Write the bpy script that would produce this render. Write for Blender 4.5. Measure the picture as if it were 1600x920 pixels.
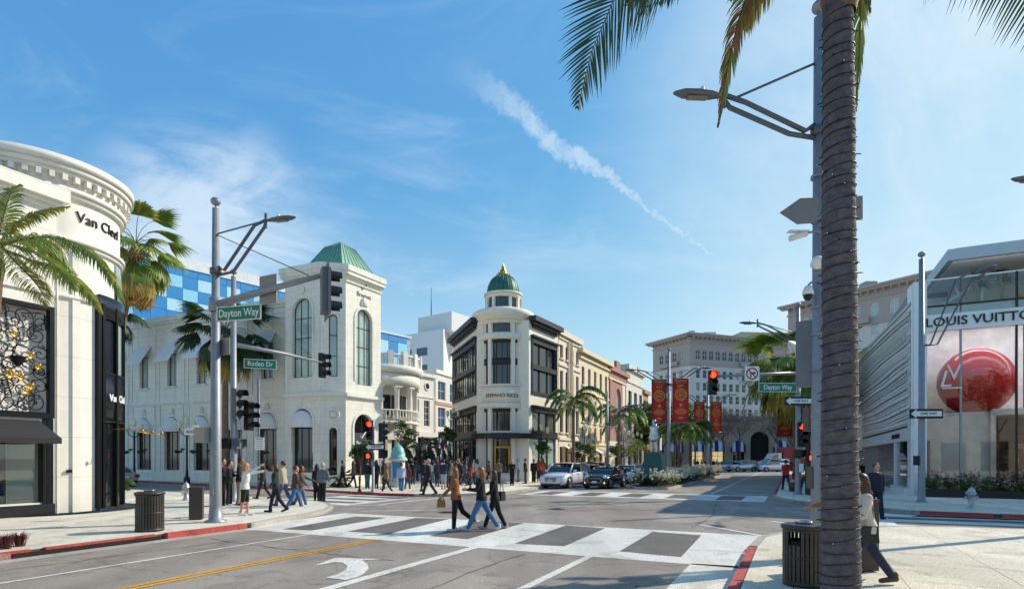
import bpy, bmesh, math, random
from mathutils import Vector, Matrix, noise
R = math.radians
PI = math.pi
random.seed(7)
for o in list(bpy.data.objects): bpy.data.objects.remove(o)
scn = bpy.context.scene
col = scn.collection

# ---------------------------------------------------------------- camera
cd = bpy.data.cameras.new('camera'); cam = bpy.data.objects.new('camera', cd); col.objects.link(cam)
FPX = 900.0; HOR = 715.0; CH = 2.0
cd.sensor_width = 36; cd.lens = 36*FPX/1600; cd.shift_y = (HOR-460)/1600
cd.clip_start = .1; cd.clip_end = 4000
cam.location = (0, 0, CH); cam.rotation_euler = (R(90), 0, 0)
scn.camera = cam
scn.view_settings.view_transform = 'Standard'; scn.view_settings.look = 'None'
scn.view_settings.exposure = 0.2; scn.view_settings.gamma = 1

# ---------------------------------------------------------------- sun and sky
SUN_DIR = Vector((.92, .39)).normalized(); SUN_EL = R(35)
sd = Vector((SUN_DIR.x*math.cos(SUN_EL), SUN_DIR.y*math.cos(SUN_EL), math.sin(SUN_EL)))
sl = bpy.data.lights.new('sun', 'SUN'); sl.energy = 4.15; sl.angle = R(.53); sl.color = (1, .90, .76)
so = bpy.data.objects.new('sun', sl); col.objects.link(so)
so.rotation_euler = sd.to_track_quat('Z', 'Y').to_euler(); so.location = sd*60
w = bpy.data.worlds.new('World'); scn.world = w; w.use_nodes = True
nt = w.node_tree; nt.nodes.clear(); N = nt.nodes.new; Lk = nt.links.new
def mth(op, a, b=None, c=None, clamp=False):
    n = N('ShaderNodeMath'); n.operation = op; n.use_clamp = clamp
    for i, x in enumerate((a, b, c)):
        if x is None: continue
        if isinstance(x, (int, float)): n.inputs[i].default_value = x
        else: Lk(x, n.inputs[i])
    return n.outputs[0]
def dotv(a, v):
    n = N('ShaderNodeVectorMath'); n.operation = 'DOT_PRODUCT'; Lk(a, n.inputs[0]); n.inputs[1].default_value = v
    return n.outputs['Value']
def rng(x, a, b, c=0., d=1., smooth=True):
    n = N('ShaderNodeMapRange'); n.interpolation_type = 'SMOOTHSTEP' if smooth else 'LINEAR'
    Lk(x, n.inputs[0])
    for i, q in enumerate((a, b, c, d)): n.inputs[1+i].default_value = q
    return n.outputs[0]
sky = N('ShaderNodeTexSky'); sky.sky_type = 'NISHITA'; sky.sun_disc = False
sky.sun_elevation = SUN_EL; sky.sun_rotation = math.atan2(SUN_DIR.x, SUN_DIR.y)
sky.air_density = 1.0; sky.dust_density = .6; sky.ozone_density = 2.2; sky.altitude = 60
tc = N('ShaderNodeTexCoord'); D = tc.outputs['Generated']
def pdir(px, py): return Vector(((px-800)/FPX, 1, (HOR-py)/FPX)).normalized()
def noisev(scale, detail, vec, dist=0, stretch=None):
    n = N('ShaderNodeTexNoise'); n.inputs['Scale'].default_value = scale; n.inputs['Detail'].default_value = detail
    n.inputs['Roughness'].default_value = .6; n.inputs['Distortion'].default_value = dist
    if stretch:
        mp = N('ShaderNodeMapping'); mp.inputs['Scale'].default_value = stretch; mp.inputs['Rotation'].default_value = (.3, .5, .9)
        Lk(vec, mp.inputs['Vector']); vec = mp.outputs[0]
    Lk(vec, n.inputs['Vector']); return n.outputs['Fac']
# condensation trail: a band round the great circle through two directions of the sky
ca, cb = pdir(748, 132), pdir(1150, 422)
cn = ca.cross(cb).normalized(); ct = (cb-ca).normalized()
warp = mth('MULTIPLY', mth('SUBTRACT', noisev(9, 4, D), .5), .05)
warp2 = mth('MULTIPLY', mth('SUBTRACT', noisev(55, 5, D, .6), .5), .036)
off = mth('ADD', mth('ADD', dotv(D, cn), warp), warp2)
tt = rng(dotv(D, ct), ca.dot(ct), cb.dot(ct), 0, 1, False)
wid = mth('ADD', mth('MULTIPLY', mth('POWER', mth('SUBTRACT', 1, tt, clamp=True), 1.3), .017), .0034)
edge = mth('DIVIDE', mth('ABSOLUTE', off), wid)
band = mth('SUBTRACT', 1, rng(edge, .25, 1.3))
ends = mth('MULTIPLY', rng(dotv(D, ct), ca.dot(ct)-.05, ca.dot(ct)+.10), mth('SUBTRACT', 1, rng(dotv(D, ct), cb.dot(ct)-.06, cb.dot(ct))))
trail = mth('MULTIPLY', mth('MULTIPLY', band, ends), rng(noisev(48, 6, D, .5), .25, .62, .35, 1))
# broad cloud low on the left, thin veil toward the sun, faint streaks everywhere
def blob(px, py, r0, r1):
    d = dotv(D, pdir(px, py)); return rng(d, math.cos(r1), math.cos(r0))
c1 = mth('MULTIPLY', blob(345, 375, .01, .19), rng(noisev(4.5, 6, D, .6, (1, 1, 2.2)), .34, .62))
c1b = mth('MULTIPLY', blob(640, 440, .02, .26), mth('MULTIPLY', rng(noisev(3.5, 6, D, .4, (1, 1, 3)), .38, .75), .45))
c2 = mth('MULTIPLY', blob(1640, 220, .03, .62), rng(noisev(2.6, 6, D, .5, (1, 1.5, 1)), .30, .72, .35, .9))
c3 = mth('MULTIPLY', rng(noisev(3.0, 7, D, .9, (.7, 2.4, 3)), .46, .85), .30)
c4 = mth('MULTIPLY', blob(1195, 266, .002, .02), .35)
zz = N('ShaderNodeSeparateXYZ'); Lk(D, zz.inputs[0])
c5 = mth('SUBTRACT', 1, rng(zz.outputs['Z'], -.04, .46)); c5 = mth('MULTIPLY', c5, .62)
m1 = mth('MAXIMUM', mth('MAXIMUM', mth('MULTIPLY', trail, .50), mth('MULTIPLY', c1, .68)), mth('MAXIMUM', c2, c4))
inv = mth('MULTIPLY', mth('MULTIPLY', mth('SUBTRACT', 1, m1, clamp=True), mth('SUBTRACT', 1, c3)), mth('MULTIPLY', mth('SUBTRACT', 1, c5), mth('SUBTRACT', 1, c1b)))
mask = mth('SUBTRACT', 1, inv, clamp=True)
sp = N('ShaderNodeSeparateColor'); Lk(sky.outputs[0], sp.inputs[0]); cbn = N('ShaderNodeCombineColor')
for i, (g_, p_) in enumerate(((.73, .85), (1.72, .62), (3.55, .28))): Lk(mth('MULTIPLY', mth('POWER', sp.outputs[i], p_), g_), cbn.inputs[i])
mx = N('ShaderNodeMix'); mx.data_type = 'RGBA'; Lk(mask, mx.inputs[0]); Lk(cbn.outputs[0], mx.inputs[6])
mx.inputs[7].default_value = (5.5, 6.35, 6.95, 1)
bg = N('ShaderNodeBackground'); Lk(mx.outputs[2], bg.inputs[0]); bg.inputs[1].default_value = .128
wo = N('ShaderNodeOutputWorld'); Lk(bg.outputs[0], wo.inputs[0])

# ---------------------------------------------------------------- coordinates
def G(px, py, z=0.):                       # point of height z seen at a pixel of the survey photograph
    Y = (CH-z)*FPX/(py-HOR); return Vector(((px-800)/FPX*Y, Y, z))
def P(px, py, Y): return Vector(((px-800)/FPX*Y, Y, CH-(py-HOR)/FPX*Y))
A1 = Vector((.439, .898)).normalized(); B1 = Vector((A1.y, -A1.x))   # along the avenue, across it
ST = math.atan2(B1.y, B1.x)                # street frame angle
def F(u, v, z=0.): q = B1*u + A1*v; return Vector((q.x, q.y, z))

# ---------------------------------------------------------------- materials
def lin(h):
    if isinstance(h, (tuple, list)): return tuple(h)+(1,)
    c = [int(h[i:i+2], 16)/255 for i in (0, 2, 4)]
    return tuple((x/12.92 if x <= .04045 else ((x+.055)/1.055)**2.4) for x in c)+(1,)
MATS = {}
def M(name, c='808080', rough=.6,  metal=0., var=.12, scale=2.5, bump=0., bscale=30, spec=.5, emit=None, es=1, coat=0, stain=0, trans=0, joint=None):
    if name in MATS: return MATS[name]
    m = bpy.data.materials.new(name); m.use_nodes = True; t = m.node_tree; b = t.nodes['Principled BSDF']
    cc = lin(c)
    tcn = t.nodes.new('ShaderNodeTexCoord'); o = tcn.outputs['Object']
    ns = t.nodes.new('ShaderNodeTexNoise'); ns.inputs['Scale'].default_value = scale; ns.inputs['Detail'].default_value = 6
    ns.inputs['Roughness'].default_value = .65; t.links.new(o, ns.inputs['Vector'])
    rp = t.nodes.new('ShaderNodeValToRGB'); e = rp.color_ramp.elements
    e[0].position = .3; e[1].position = .7
    e[0].color = tuple(x*(1-var) for x in cc[:3])+(1,); e[1].color = tuple(min(1, x*(1+var)) for x in cc[:3])+(1,)
    t.links.new(ns.outputs['Fac'], rp.inputs[0]); out = rp.outputs[0]
    if stain:
        n2 = t.nodes.new('ShaderNodeTexNoise'); n2.inputs['Scale'].default_value = .9; n2.inputs['Detail'].default_value = 8
        mp = t.nodes.new('ShaderNodeMapping'); mp.inputs['Scale'].default_value = (2.2, 2.2, .35)
        t.links.new(o, mp.inputs[0]); t.links.new(mp.outputs[0], n2.inputs['Vector'])
        r2 = t.nodes.new('ShaderNodeMapRange'); r2.inputs[1].default_value = .5; r2.inputs[2].default_value = .75; r2.inputs[3].default_value = 0; r2.inputs[4].default_value = stain
        t.links.new(n2.outputs['Fac'], r2.inputs[0])
        mm = t.nodes.new('ShaderNodeMix'); mm.data_type = 'RGBA'; t.links.new(r2.outputs[0], mm.inputs[0]); t.links.new(out, mm.inputs[6])
        mm.inputs[7].default_value = tuple(x*.55 for x in cc[:3])+(1,); out = mm.outputs[2]
    if joint:
        jr = None
        for ax in (0, 2):
            sx = t.nodes.new('ShaderNodeSeparateXYZ'); t.links.new(o, sx.inputs[0]); q = t.nodes.new('ShaderNodeMath'); q.operation = 'PINGPONG'; q.inputs[1].default_value = joint[0 if ax == 0 else 1]/2
            t.links.new(sx.outputs[ax], q.inputs[0]); g = t.nodes.new('ShaderNodeMapRange'); g.inputs[1].default_value = .004; g.inputs[2].default_value = .016; g.inputs[3].default_value = .72; g.inputs[4].default_value = 1; t.links.new(q.outputs[0], g.inputs[0])
            if jr: mm = t.nodes.new('ShaderNodeMath'); mm.operation = 'MINIMUM'; t.links.new(jr, mm.inputs[0]); t.links.new(g.outputs[0], mm.inputs[1]); jr = mm.outputs[0]
            else: jr = g.outputs[0]
        mm = t.nodes.new('ShaderNodeMix'); mm.data_type = 'RGBA'; mm.blend_type = 'MULTIPLY'; mm.inputs[0].default_value = 1; t.links.new(out, mm.inputs[6]); t.links.new(jr, mm.inputs[7]); out = mm.outputs[2]
    t.links.new(out, b.inputs['Base Color'])
    b.inputs['Roughness'].default_value = rough; b.inputs['Metallic'].default_value = metal
    b.inputs['Specular IOR Level'].default_value = spec; b.inputs['Coat Weight'].default_value = coat
    if coat: b.inputs['Coat Roughness'].default_value = .05
    if bump:
        n3 = t.nodes.new('ShaderNodeTexNoise'); n3.inputs['Scale'].default_value = bscale; n3.inputs['Detail'].default_value = 4
        t.links.new(o, n3.inputs['Vector']); bp = t.nodes.new('ShaderNodeBump'); bp.inputs['Strength'].default_value = bump
        bp.inputs['Distance'].default_value = .02; t.links.new(n3.outputs['Fac'], bp.inputs['Height']); t.links.new(bp.outputs[0], b.inputs['Normal'])
    if emit:
        b.inputs['Emission Color'].default_value = lin(emit); b.inputs['Emission Strength'].default_value = es
    if trans:
        tr = t.nodes.new('ShaderNodeBsdfTranslucent'); t.links.new(out, tr.inputs[0]); ms = t.nodes.new('ShaderNodeMixShader')
        ms.inputs[0].default_value = trans; t.links.new(b.outputs[0], ms.inputs[1]); t.links.new(tr.outputs[0], ms.inputs[2])
        t.links.new(ms.outputs[0], t.nodes['Material Output'].inputs[0])
    MATS[name] = m; return m
def see_glass(name, tintc=(.75, .85, .85), refl=.12):
    if name in MATS: return MATS[name]
    m = bpy.data.materials.new(name); m.use_nodes = True; t = m.node_tree; t.nodes.clear()
    tr = t.nodes.new('ShaderNodeBsdfTransparent'); tr.inputs[0].default_value = tintc+(1,)
    gl = t.nodes.new('ShaderNodeBsdfGlossy'); gl.inputs['Roughness'].default_value = .02
    fr = t.nodes.new('ShaderNodeFresnel'); fr.inputs[0].default_value = 1.5
    ad = t.nodes.new('ShaderNodeMath'); ad.operation = 'ADD'; ad.use_clamp = True; ad.inputs[1].default_value = refl; t.links.new(fr.outputs[0], ad.inputs[0])
    ms = t.nodes.new('ShaderNodeMixShader'); t.links.new(ad.outputs[0], ms.inputs[0]); t.links.new(tr.outputs[0], ms.inputs[1]); t.links.new(gl.outputs[0], ms.inputs[2])
    ou = t.nodes.new('ShaderNodeOutputMaterial'); t.links.new(ms.outputs[0], ou.inputs[0]); MATS[name] = m; return m
def ground_mat(name, c1, c2, fine=90, joints=None, cracks=0.):
    if name in MATS: return MATS[name]
    m = bpy.data.materials.new(name); m.use_nodes = True; t = m.node_tree; b = t.nodes['Principled BSDF']
    geo = t.nodes.new('ShaderNodeNewGeometry'); o = geo.outputs['Position']
    def nz(s, d=6, dist=0, sc=None):
        n = t.nodes.new('ShaderNodeTexNoise'); n.inputs['Scale'].default_value = s; n.inputs['Detail'].default_value = d
        n.inputs['Distortion'].default_value = dist; v = o
        if sc:
            mp = t.nodes.new('ShaderNodeMapping'); mp.inputs['Scale'].default_value = sc; mp.inputs['Rotation'].default_value = (0, 0, -ST)
            t.links.new(o, mp.inputs[0]); v = mp.outputs[0]
        t.links.new(v, n.inputs['Vector']); return n.outputs['Fac']
    def ramp(x, p0, p1, a, bb):
        r = t.nodes.new('ShaderNodeValToRGB'); r.color_ramp.elements[0].position = p0; r.color_ramp.elements[1].position = p1
        r.color_ramp.elements[0].color = lin(a) if not isinstance(a, float) else (a, a, a, 1)
        r.color_ramp.elements[1].color = lin(bb) if not isinstance(bb, float) else (bb, bb, bb, 1); t.links.new(x, r.inputs[0]); return r.outputs[0]
    def mul(a, bb, f=1.):
        n = t.nodes.new('ShaderNodeMix'); n.data_type = 'RGBA'; n.blend_type = 'MULTIPLY'; n.inputs[0].default_value = f
        t.links.new(a, n.inputs[6]); t.links.new(bb, n.inputs[7]); return n.outputs[2]
    base = ramp(nz(.35, 8, .4), .32, .68, c1, c2)
    base = mul(base, ramp(nz(fine, 3), .3, .7, .62, 1.35))
    base = mul(base, ramp(nz(.9, 6, 0, (1, .08, 1)), .35, .65, .84, 1.08))
    base = mul(base, ramp(nz(1.1, 8, 1.2), .36, .44, .80, 1.0)); base = mul(base, ramp(nz(.5, 7, .8), .60, .70, 1.0, .86)); base = mul(base, ramp(nz(7, 4), .28, .34, .78, 1.0)); base = mul(base, ramp(nz(22, 3), .32, .68, .86, 1.13)); base = mul(base, ramp(nz(230, 2), .3, .72, .66, 1.34))
    if cracks:
        vo = t.nodes.new('ShaderNodeTexVoronoi'); vo.feature = 'DISTANCE_TO_EDGE'; vo.inputs['Scale'].default_value = .16
        wn = t.nodes.new('ShaderNodeTexNoise'); wn.inputs['Scale'].default_value = 1.3; wn.inputs['Detail'].default_value = 7; t.links.new(o, wn.inputs['Vector'])
        va = t.nodes.new('ShaderNodeMix'); va.data_type = 'RGBA'; va.blend_type = 'LINEAR_LIGHT'; va.inputs[0].default_value = .5
        t.links.new(o, va.inputs[6]); t.links.new(wn.outputs['Color'], va.inputs[7]); t.links.new(va.outputs[2], vo.inputs['Vector'])
        base = mul(base, ramp(vo.outputs['Distance'], .0015, .005, .45, 1.), cracks)
    t.links.new(base, b.inputs['Base Color']); b.inputs['Roughness'].default_value = .85; b.inputs['Specular IOR Level'].default_value = .3
    bp = t.nodes.new('ShaderNodeBump'); bp.inputs['Strength'].default_value = .35; bp.inputs['Distance'].default_value = .01
    t.links.new(nz(fine, 3), bp.inputs['Height']); t.links.new(bp.outputs[0], b.inputs['Normal'])
    MATS[name] = m; return m

# ---------------------------------------------------------------- mesh builder
class MB:
    def __init__(s): s.v = []; s.f = []; s.mi = []; s.sm = []
    def add(s, vs, fs, mi=0, sm=False):
        n = len(s.v); s.v += [tuple(x) for x in vs]
        for f in fs: s.f.append(tuple(i+n for i in f)); s.mi.append(mi); s.sm.append(sm)
        return s
    def quad(s, a, b, c, d, mi=0): return s.add((a, b, c, d), ((0, 1, 2, 3),), mi)
    def box(s, c, d, mi=0, rz=0., m=None):
        x, y, z = (q/2 for q in d); vs = [Vector((i*x, j*y, k*z)) for k in (-1, 1) for i, j in ((-1, -1), (1, -1), (1, 1), (-1, 1))]
        if rz: vs = [Matrix.Rotation(rz, 3, 'Z') @ q for q in vs]
        vs = [q+Vector(c) for q in vs]
        if m: vs = [m @ q for q in vs]
        return s.add(vs, ((3, 2, 1, 0), (4, 5, 6, 7), (0, 1, 5, 4), (1, 2, 6, 5), (2, 3, 7, 6), (3, 0, 4, 7)), mi)
    def bx(s, x0, x1, y0, y1, z0, z1, mi=0): return s.box(((x0+x1)/2, (y0+y1)/2, (z0+z1)/2), (x1-x0, y1-y0, z1-z0), mi)
    def prism(s, poly, z0, z1, mi=0, bottom=True):
        n = len(poly); vs = [(p[0], p[1], z0) for p in poly]+[(p[0], p[1], z1) for p in poly]
        fs = [(i, (i+1) % n, n+(i+1) % n, n+i) for i in range(n)]+[tuple(range(n, 2*n))]
        if bottom: fs.append(tuple(range(n-1, -1, -1)))
        return s.add(vs, fs, mi)
    def extr(s, poly, y0, y1, mi=0):       # polygon in x,z pushed along y
        n = len(poly); vs = [(p[0], y0, p[1]) for p in poly]+[(p[0], y1, p[1]) for p in poly]
        return s.add(vs, [(i, (i+1) % n, n+(i+1) % n, n+i) for i in range(n)]+[tuple(range(n, 2*n)), tuple(range(n-1, -1, -1))], mi)
    def tube(s, pts, r, n=8, mi=0, cap=True, flat=1., sm=True):
        pts = [Vector(p) for p in pts]; m = len(pts); rs = r if isinstance(r, (list, tuple)) else [r]*m; vs = []; prev = None
        for i, p in enumerate(pts):
            t = (pts[min(i+1, m-1)]-pts[max(i-1, 0)])
            t = t.normalized() if t.length > 1e-9 else Vector((0, 0, 1))
            if prev is None:
                a = Vector((1, 0, 0)) if abs(t.x) < .8 else Vector((0, 1, 0))
                a = (a-t*a.dot(t)).normalized()
            else: a = (prev-t*prev.dot(t)).normalized() if (prev-t*prev.dot(t)).length > 1e-6 else prev
            prev = a; b = t.cross(a)
            for k in range(n):
                q = 2*PI*k/n; vs.append(p+(a*math.cos(q)+b*math.sin(q)*flat)*rs[i])
        fs = [(i*n+k, i*n+(k+1) % n, (i+1)*n+(k+1) % n, (i+1)*n+k) for i in range(m-1) for k in range(n)]
        s.add(vs, fs, mi, sm)
        if cap:
            o = len(s.v)-len(vs); s.f.append(tuple(o+k for k in range(n-1, -1, -1))); s.f.append(tuple(o+(m-1)*n+k for k in range(n))); s.mi += [mi, mi]; s.sm += [False, False]
        return s
    def lathe(s, prof, n=24, mi=0, c=(0, 0, 0), a0=0., a1=2*PI, sm=True, ax='Z', rib=0):
        full = abs(a1-a0-2*PI) < 1e-6; k = n if full else n+1; vs = []
        for r, z in prof:
            for i in range(k):
                a = a0+(a1-a0)*i/n; rr = r*(1+(rib if i % 2 else 0))
                p = (rr*math.cos(a), rr*math.sin(a), z)
                if ax == 'Y': p = (p[0], p[2], p[1])
                if ax == 'X': p = (p[2], p[0], p[1])
                vs.append((p[0]+c[0], p[1]+c[1], p[2]+c[2]))
        fs = []
        for j in range(len(prof)-1):
            for i in range(n if full else n):
                i2 = (i+1) % k if full else i+1
                fs.append((j*k+i, j*k+i2, (j+1)*k+i2, (j+1)*k+i))
        return s.add(vs, fs, mi, sm)
    def ball(s, c, r, n=10, m=7, mi=0):
        r = r if isinstance(r, (tuple, list)) else (r, r, r); vs = []; fs = []
        for j in range(m+1):
            th = PI*j/m
            for i in range(n):
                ph = 2*PI*i/n; vs.append((c[0]+r[0]*math.sin(th)*math.cos(ph), c[1]+r[1]*math.sin(th)*math.sin(ph), c[2]+r[2]*math.cos(th)))
        for j in range(m):
            for i in range(n): fs.append((j*n+i, (j+1)*n+i, (j+1)*n+(i+1) % n, j*n+(i+1) % n))
        return s.add(vs, fs, mi, True)
    def mesh(s, name, mats):
        me = bpy.data.meshes.new(name); me.from_pydata(s.v, [], s.f)
        for m in (mats if isinstance(mats, (list, tuple)) else [mats]): me.materials.append(m)
        me.polygons.foreach_set('material_index', s.mi); me.polygons.foreach_set('use_smooth', s.sm)
        me.update(); return me
    def build(s, name, mats, parent=None, loc=(0, 0, 0), rz=0., kind=None, label=None):
        return put(name, s.mesh(name, mats), parent, loc, rz, kind, label)
def put(name, me, parent=None, loc=(0, 0, 0), rz=0., kind=None, label=None):
    o = bpy.data.objects.new(name, me); col.objects.link(o); o.location = loc; o.rotation_euler = (0, 0, rz)
    if parent: o.parent = parent
    if kind: o['kind'] = kind
    if label: o['label'] = label
    return o
def tag(o, label, cat, group=None, kind=None):
    o['label'] = label; o['category'] = cat
    if group: o['group'] = group
    if kind: o['kind'] = kind
    return o
def thing(name, label, cat, loc=(0, 0, 0), rz=0., group=None):
    o = bpy.data.objects.new(name, None); col.objects.link(o); o.empty_display_size = .3
    o.location = loc; o.rotation_euler = (0, 0, rz); return tag(o, label, cat, group)
def dup(root, loc, rz, label, group=None):
    def cp(o, par):
        c = o.copy(); col.objects.link(c)
        if par: c.parent = par
        for ch in o.children: cp(ch, c)
        return c
    c = cp(root, None); c.location = loc; c.rotation_euler = (0, 0, rz); c['label'] = label
    if group: c['group'] = group
    return c
TXT = {}
def text(s, size, extr=.01, bold=0., sx=1., parent=None, mat=None, loc=(0, 0, 0), rz=0., name='lettering', bend=None):
    k = (s, size, extr, bold, sx, bend)
    if k not in TXT:
        c = bpy.data.curves.new('t', 'FONT'); c.body = s; c.size = size; c.extrude = extr; c.offset = bold; c.align_x = 'CENTER'; c.align_y = 'CENTER'; c.resolution_u = 3
        o = bpy.data.objects.new('t', c); col.objects.link(o); bpy.context.view_layer.update()
        me = bpy.data.meshes.new_from_object(o.evaluated_get(bpy.context.evaluated_depsgraph_get()))
        bpy.data.objects.remove(o)
        for v in me.vertices:
            x, y, z = v.co; x *= sx
            v.co = (x, -z, y)
            if bend: a = x/bend; rr = bend+z; v.co = (rr*math.sin(a), -rr*math.cos(a), y)
        TXT[k] = me
    me = TXT[k].copy(); me.materials.clear(); me.materials.append(mat)
    return put(name, me, parent, loc, rz)
# ---------------------------------------------------------------- ground, roads and pavements
asphalt = ground_mat('asphalt', '8d8379', 'a1978b', 75, cracks=.55)
asphalt_d = ground_mat('asphalt_dark', '6b655f', '7a746d', 75)
concrete = ground_mat('concrete', 'd6cebc', 'e4dccb', 60)
concrete2 = ground_mat('concrete_ivory', 'ddd1b8', 'e8dcc4', 60)
paintw = ground_mat('road_paint_white', 'd6d2c7', 'e4e0d6', 55, cracks=.35)
painty = ground_mat('road_paint_yellow', 'c9952a', 'd6a238', 60)
redk = ground_mat('kerb_red', 'b0453f', 'c8635a', 30, cracks=.9)
greyk = ground_mat('kerb_grey', 'a9a398', 'bdb6aa', 45)
darkj = M('joint_dirt', '5e5850', .9)
m = MB(); m.quad((-1500, -1500, -.3), (1500, -1500, -.3), (1500, 2500, -.3), (-1500, 2500, -.3)); m.build('ground', M('far_ground', '8a8478', .9, scale=.05), kind='structure')
m = MB(); m.prism([tuple(F(u, v)[:2]) for u, v in ((-130, -60), (110, -60), (110, 150), (-130, 150))], -.28, 0); m.build('road', asphalt, kind='structure')

def UV(px, py): g = G(px, py); return (g.dot(B1), g.dot(A1))
NL = [(-13.9, -22), (-13.9, 11.5), (-14.3, 12.8), (-14.7, 14.6), (-15.2, 15.8), (-16.2, 17.2), (-17.5, 18.3), (-19.1, 18.9), (-22, 19.4), (-35, 20.8), (-90, 26), (-90, -22)]
NR = [(60, -22), (60, 20.2), (8, 19.7), (4, 19.4), (2.4, 18.8), (1, 17.8), (-.2, 16.3), (-.75, 14.9), (-.85, 13.2), (-.85, -22)]
FR = [(-.95, 92), (-.95, 32), (-.6, 29.6), (0, 28.2), (1, 27.0), (2.6, 25.4), (4, 24.5), (6, 24.3), (60, 24.0), (60, 92)]
FL = [(-120, 35), (-51, 29.3), (-30, 26.4), (-19.5, 24.4), (-17.6, 24.5), (-15.6, 25.6), (-14.3, 27.6), (-14.2, 30), (-14.5, 33), (-15, 36), (-15, 92), (-120, 92)]
def W2(poly): return [tuple(F(u, v)[:2]) for u, v in poly]
def clipc(poly, cell):
    out = poly
    for i in range(len(cell)):
        a, b = cell[i], cell[(i+1) % len(cell)]; inp = out; out = []
        ins = lambda p: (b[0]-a[0])*(p[1]-a[1])-(b[1]-a[1])*(p[0]-a[0]) >= 0
        for j in range(len(inp)):
            p, q = inp[j], inp[(j+1) % len(inp)]; ip, iq = ins(p), ins(q)
            if ip != iq:
                d1 = (b[0]-a[0])*(p[1]-a[1])-(b[1]-a[1])*(p[0]-a[0]); d2 = (b[0]-a[0])*(q[1]-a[1])-(b[1]-a[1])*(q[0]-a[0]); t = d1/(d1-d2)
                x = (p[0]+(q[0]-p[0])*t, p[1]+(q[1]-p[1])*t)
            if ip and iq: out.append(q)
            elif ip: out.append(x)
            elif iq: out += [x, q]
        if len(out) < 3: return []
    return out
def area(p): return sum(p[i][0]*p[(i+1) % len(p)][1]-p[(i+1) % len(p)][0]*p[i][1] for i in range(len(p)))/2
def inset(poly, d):                        # shift every edge of the outline inwards by d
    n = len(poly); sgn = 1 if area(poly) > 0 else -1; out = []
    for i in range(n):
        a, b, c = Vector(poly[i-1]), Vector(poly[i]), Vector(poly[(i+1) % n]); e1 = (b-a).normalized(); e2 = (c-b).normalized()
        nn = (Vector((-e1.y, e1.x))+Vector((-e2.y, e2.x)))*sgn; nn = nn.normalized(); k = max(.4, nn.dot(Vector((-e1.y, e1.x))*sgn))
        out.append(tuple(b+nn*d/k))
    return out
KH = .14
def pavement(name, poly, mat, red, slab, sub, name_label=None):
    root = put(name, None, kind='structure')
    base = MB(); base.prism(W2(inset(poly, .15)), -.02, KH-.02); base.build('pavement_bed', darkj, root)
    # slabs: only where the photograph can tell them apart
    ip = inset(poly, .17)
    if area(ip) < 0: ip = ip[::-1]
    (u0, u1, v0, v1), cs = slab, sub; g = .006
    nu = int(round((u1-u0)/cs)); nv = int(round((v1-v0)/cs))
    for i in range(nu):
        for j in range(nv):
            a, b = u0+i*cs, v0+j*cs; cell = [(a+g, b+g), (a+cs-g, b+g), (a+cs-g, b+cs-g), (a+g, b+cs-g)]
            q = clipc(ip, cell)
            if len(q) > 2 and abs(area(q)) > .05:
                s = MB(); s.prism(W2(q), KH-.03, KH+random.uniform(-.0015, .0015), 0, False); s.build('paving_slab', mat, root)
    big = MB()
    for cell in ([(-400, -400), (u0, -400), (u0, 400), (-400, 400)], [(u1, -400), (400, -400), (400, 400), (u1, 400)], [(u0, -400), (u1, -400), (u1, v0), (u0, v0)], [(u0, v1), (u1, v1), (u1, 400), (u0, 400)]):
        q = clipc(ip, cell)
        if len(q) > 2: big.prism(W2(q), KH-.03, KH-.001, 0, False)
    if big.v: big.build('outer_paving', mat, root)
    # kerb stones along the road side
    n = len(poly); inn = inset(poly, .15); L = 0.
    for i in range(n-1 if name != 'x' else n):
        a, b = Vector(poly[i]), Vector(poly[i+1]); c, d = Vector(inn[i]), Vector(inn[i+1])
        if abs(a.x) > 55 and abs(b.x) > 55: continue
        ln = (b-a).length; k = max(1, int(ln/2.4)) if ln < 40 else 22
        for j in range(k):
            t0, t1 = j/k+.004, (j+1)/k-.004
            q = [a.lerp(b, t0), a.lerp(b, t1), c.lerp(d, t1), c.lerp(d, t0)]
            mid = a.lerp(b, (j+.5)/k); isr = red(mid)
            s = MB(); s.prism(W2([tuple(x) for x in q]), -.02, KH+.002, 0, False)
            s.build('kerb_stone', redk if isr else greyk, root)
    return root
pavement('pavement_near_left', NL, concrete, lambda m: m.y < 11.6 and m.x > -20, (-23, -13.5, -1, 20), 1.5, None)
pavement('pavement_near_right', NR, concrete2, lambda m: m.y < 12.4 and m.x < 1, (-1.5, 12, 1.5, 21), 1.5, None)
pavement('pavement_far_right', FR, concrete2, lambda m: (m.x > 4.5 and m.x < 7.6) or (m.x < 0 and m.y > 32), (-1.5, 13.5, 24, 39), 1.5, None)
pavement('pavement_far_left', FL, concrete2, lambda m: m.x < -17.4 or m.x < -19, (-36, -13.5, 24, 42), 1.5, None)

_a, _b = Vector((-13.885, 5.9)), Vector((-13.885, 8.9)); _m = MB(); _m.prism(W2([(-13.93, 5.9), (-13.93, 8.9), (-13.885, 8.9), (-13.885, 5.9)]), .005, .10); _m.build('storm_drain_opening', M('drain_dark', '241c1a', .9), kind='structure')
_m = MB(); _m.prism(W2([(-13.93, 5.5), (-13.93, 5.86), (-13.88, 5.86), (-13.88, 5.5)]), .005, .12); _m.build('drain_block', ground_mat('kerb_worn', 'a08078', 'b59890', 40), kind='structure')
def sheet(name, pts, z, mat, parent=None, kind='structure'):
    s = MB(); s.add([(p[0], p[1], z) for p in pts], (tuple(range(len(pts))),)); return s.build(name, mat, parent, kind=kind)
def line(px0, py0, px1, py1, wd, name='lane_line', mat=None, z=.008):
    a, b = G(px0, py0), G(px1, py1); d = (b-a).normalized(); n = Vector((-d.y, d.x, 0))*wd/2
    return sheet(name, [a-n, b-n, b+n, a+n], z, mat or paintw)
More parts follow.
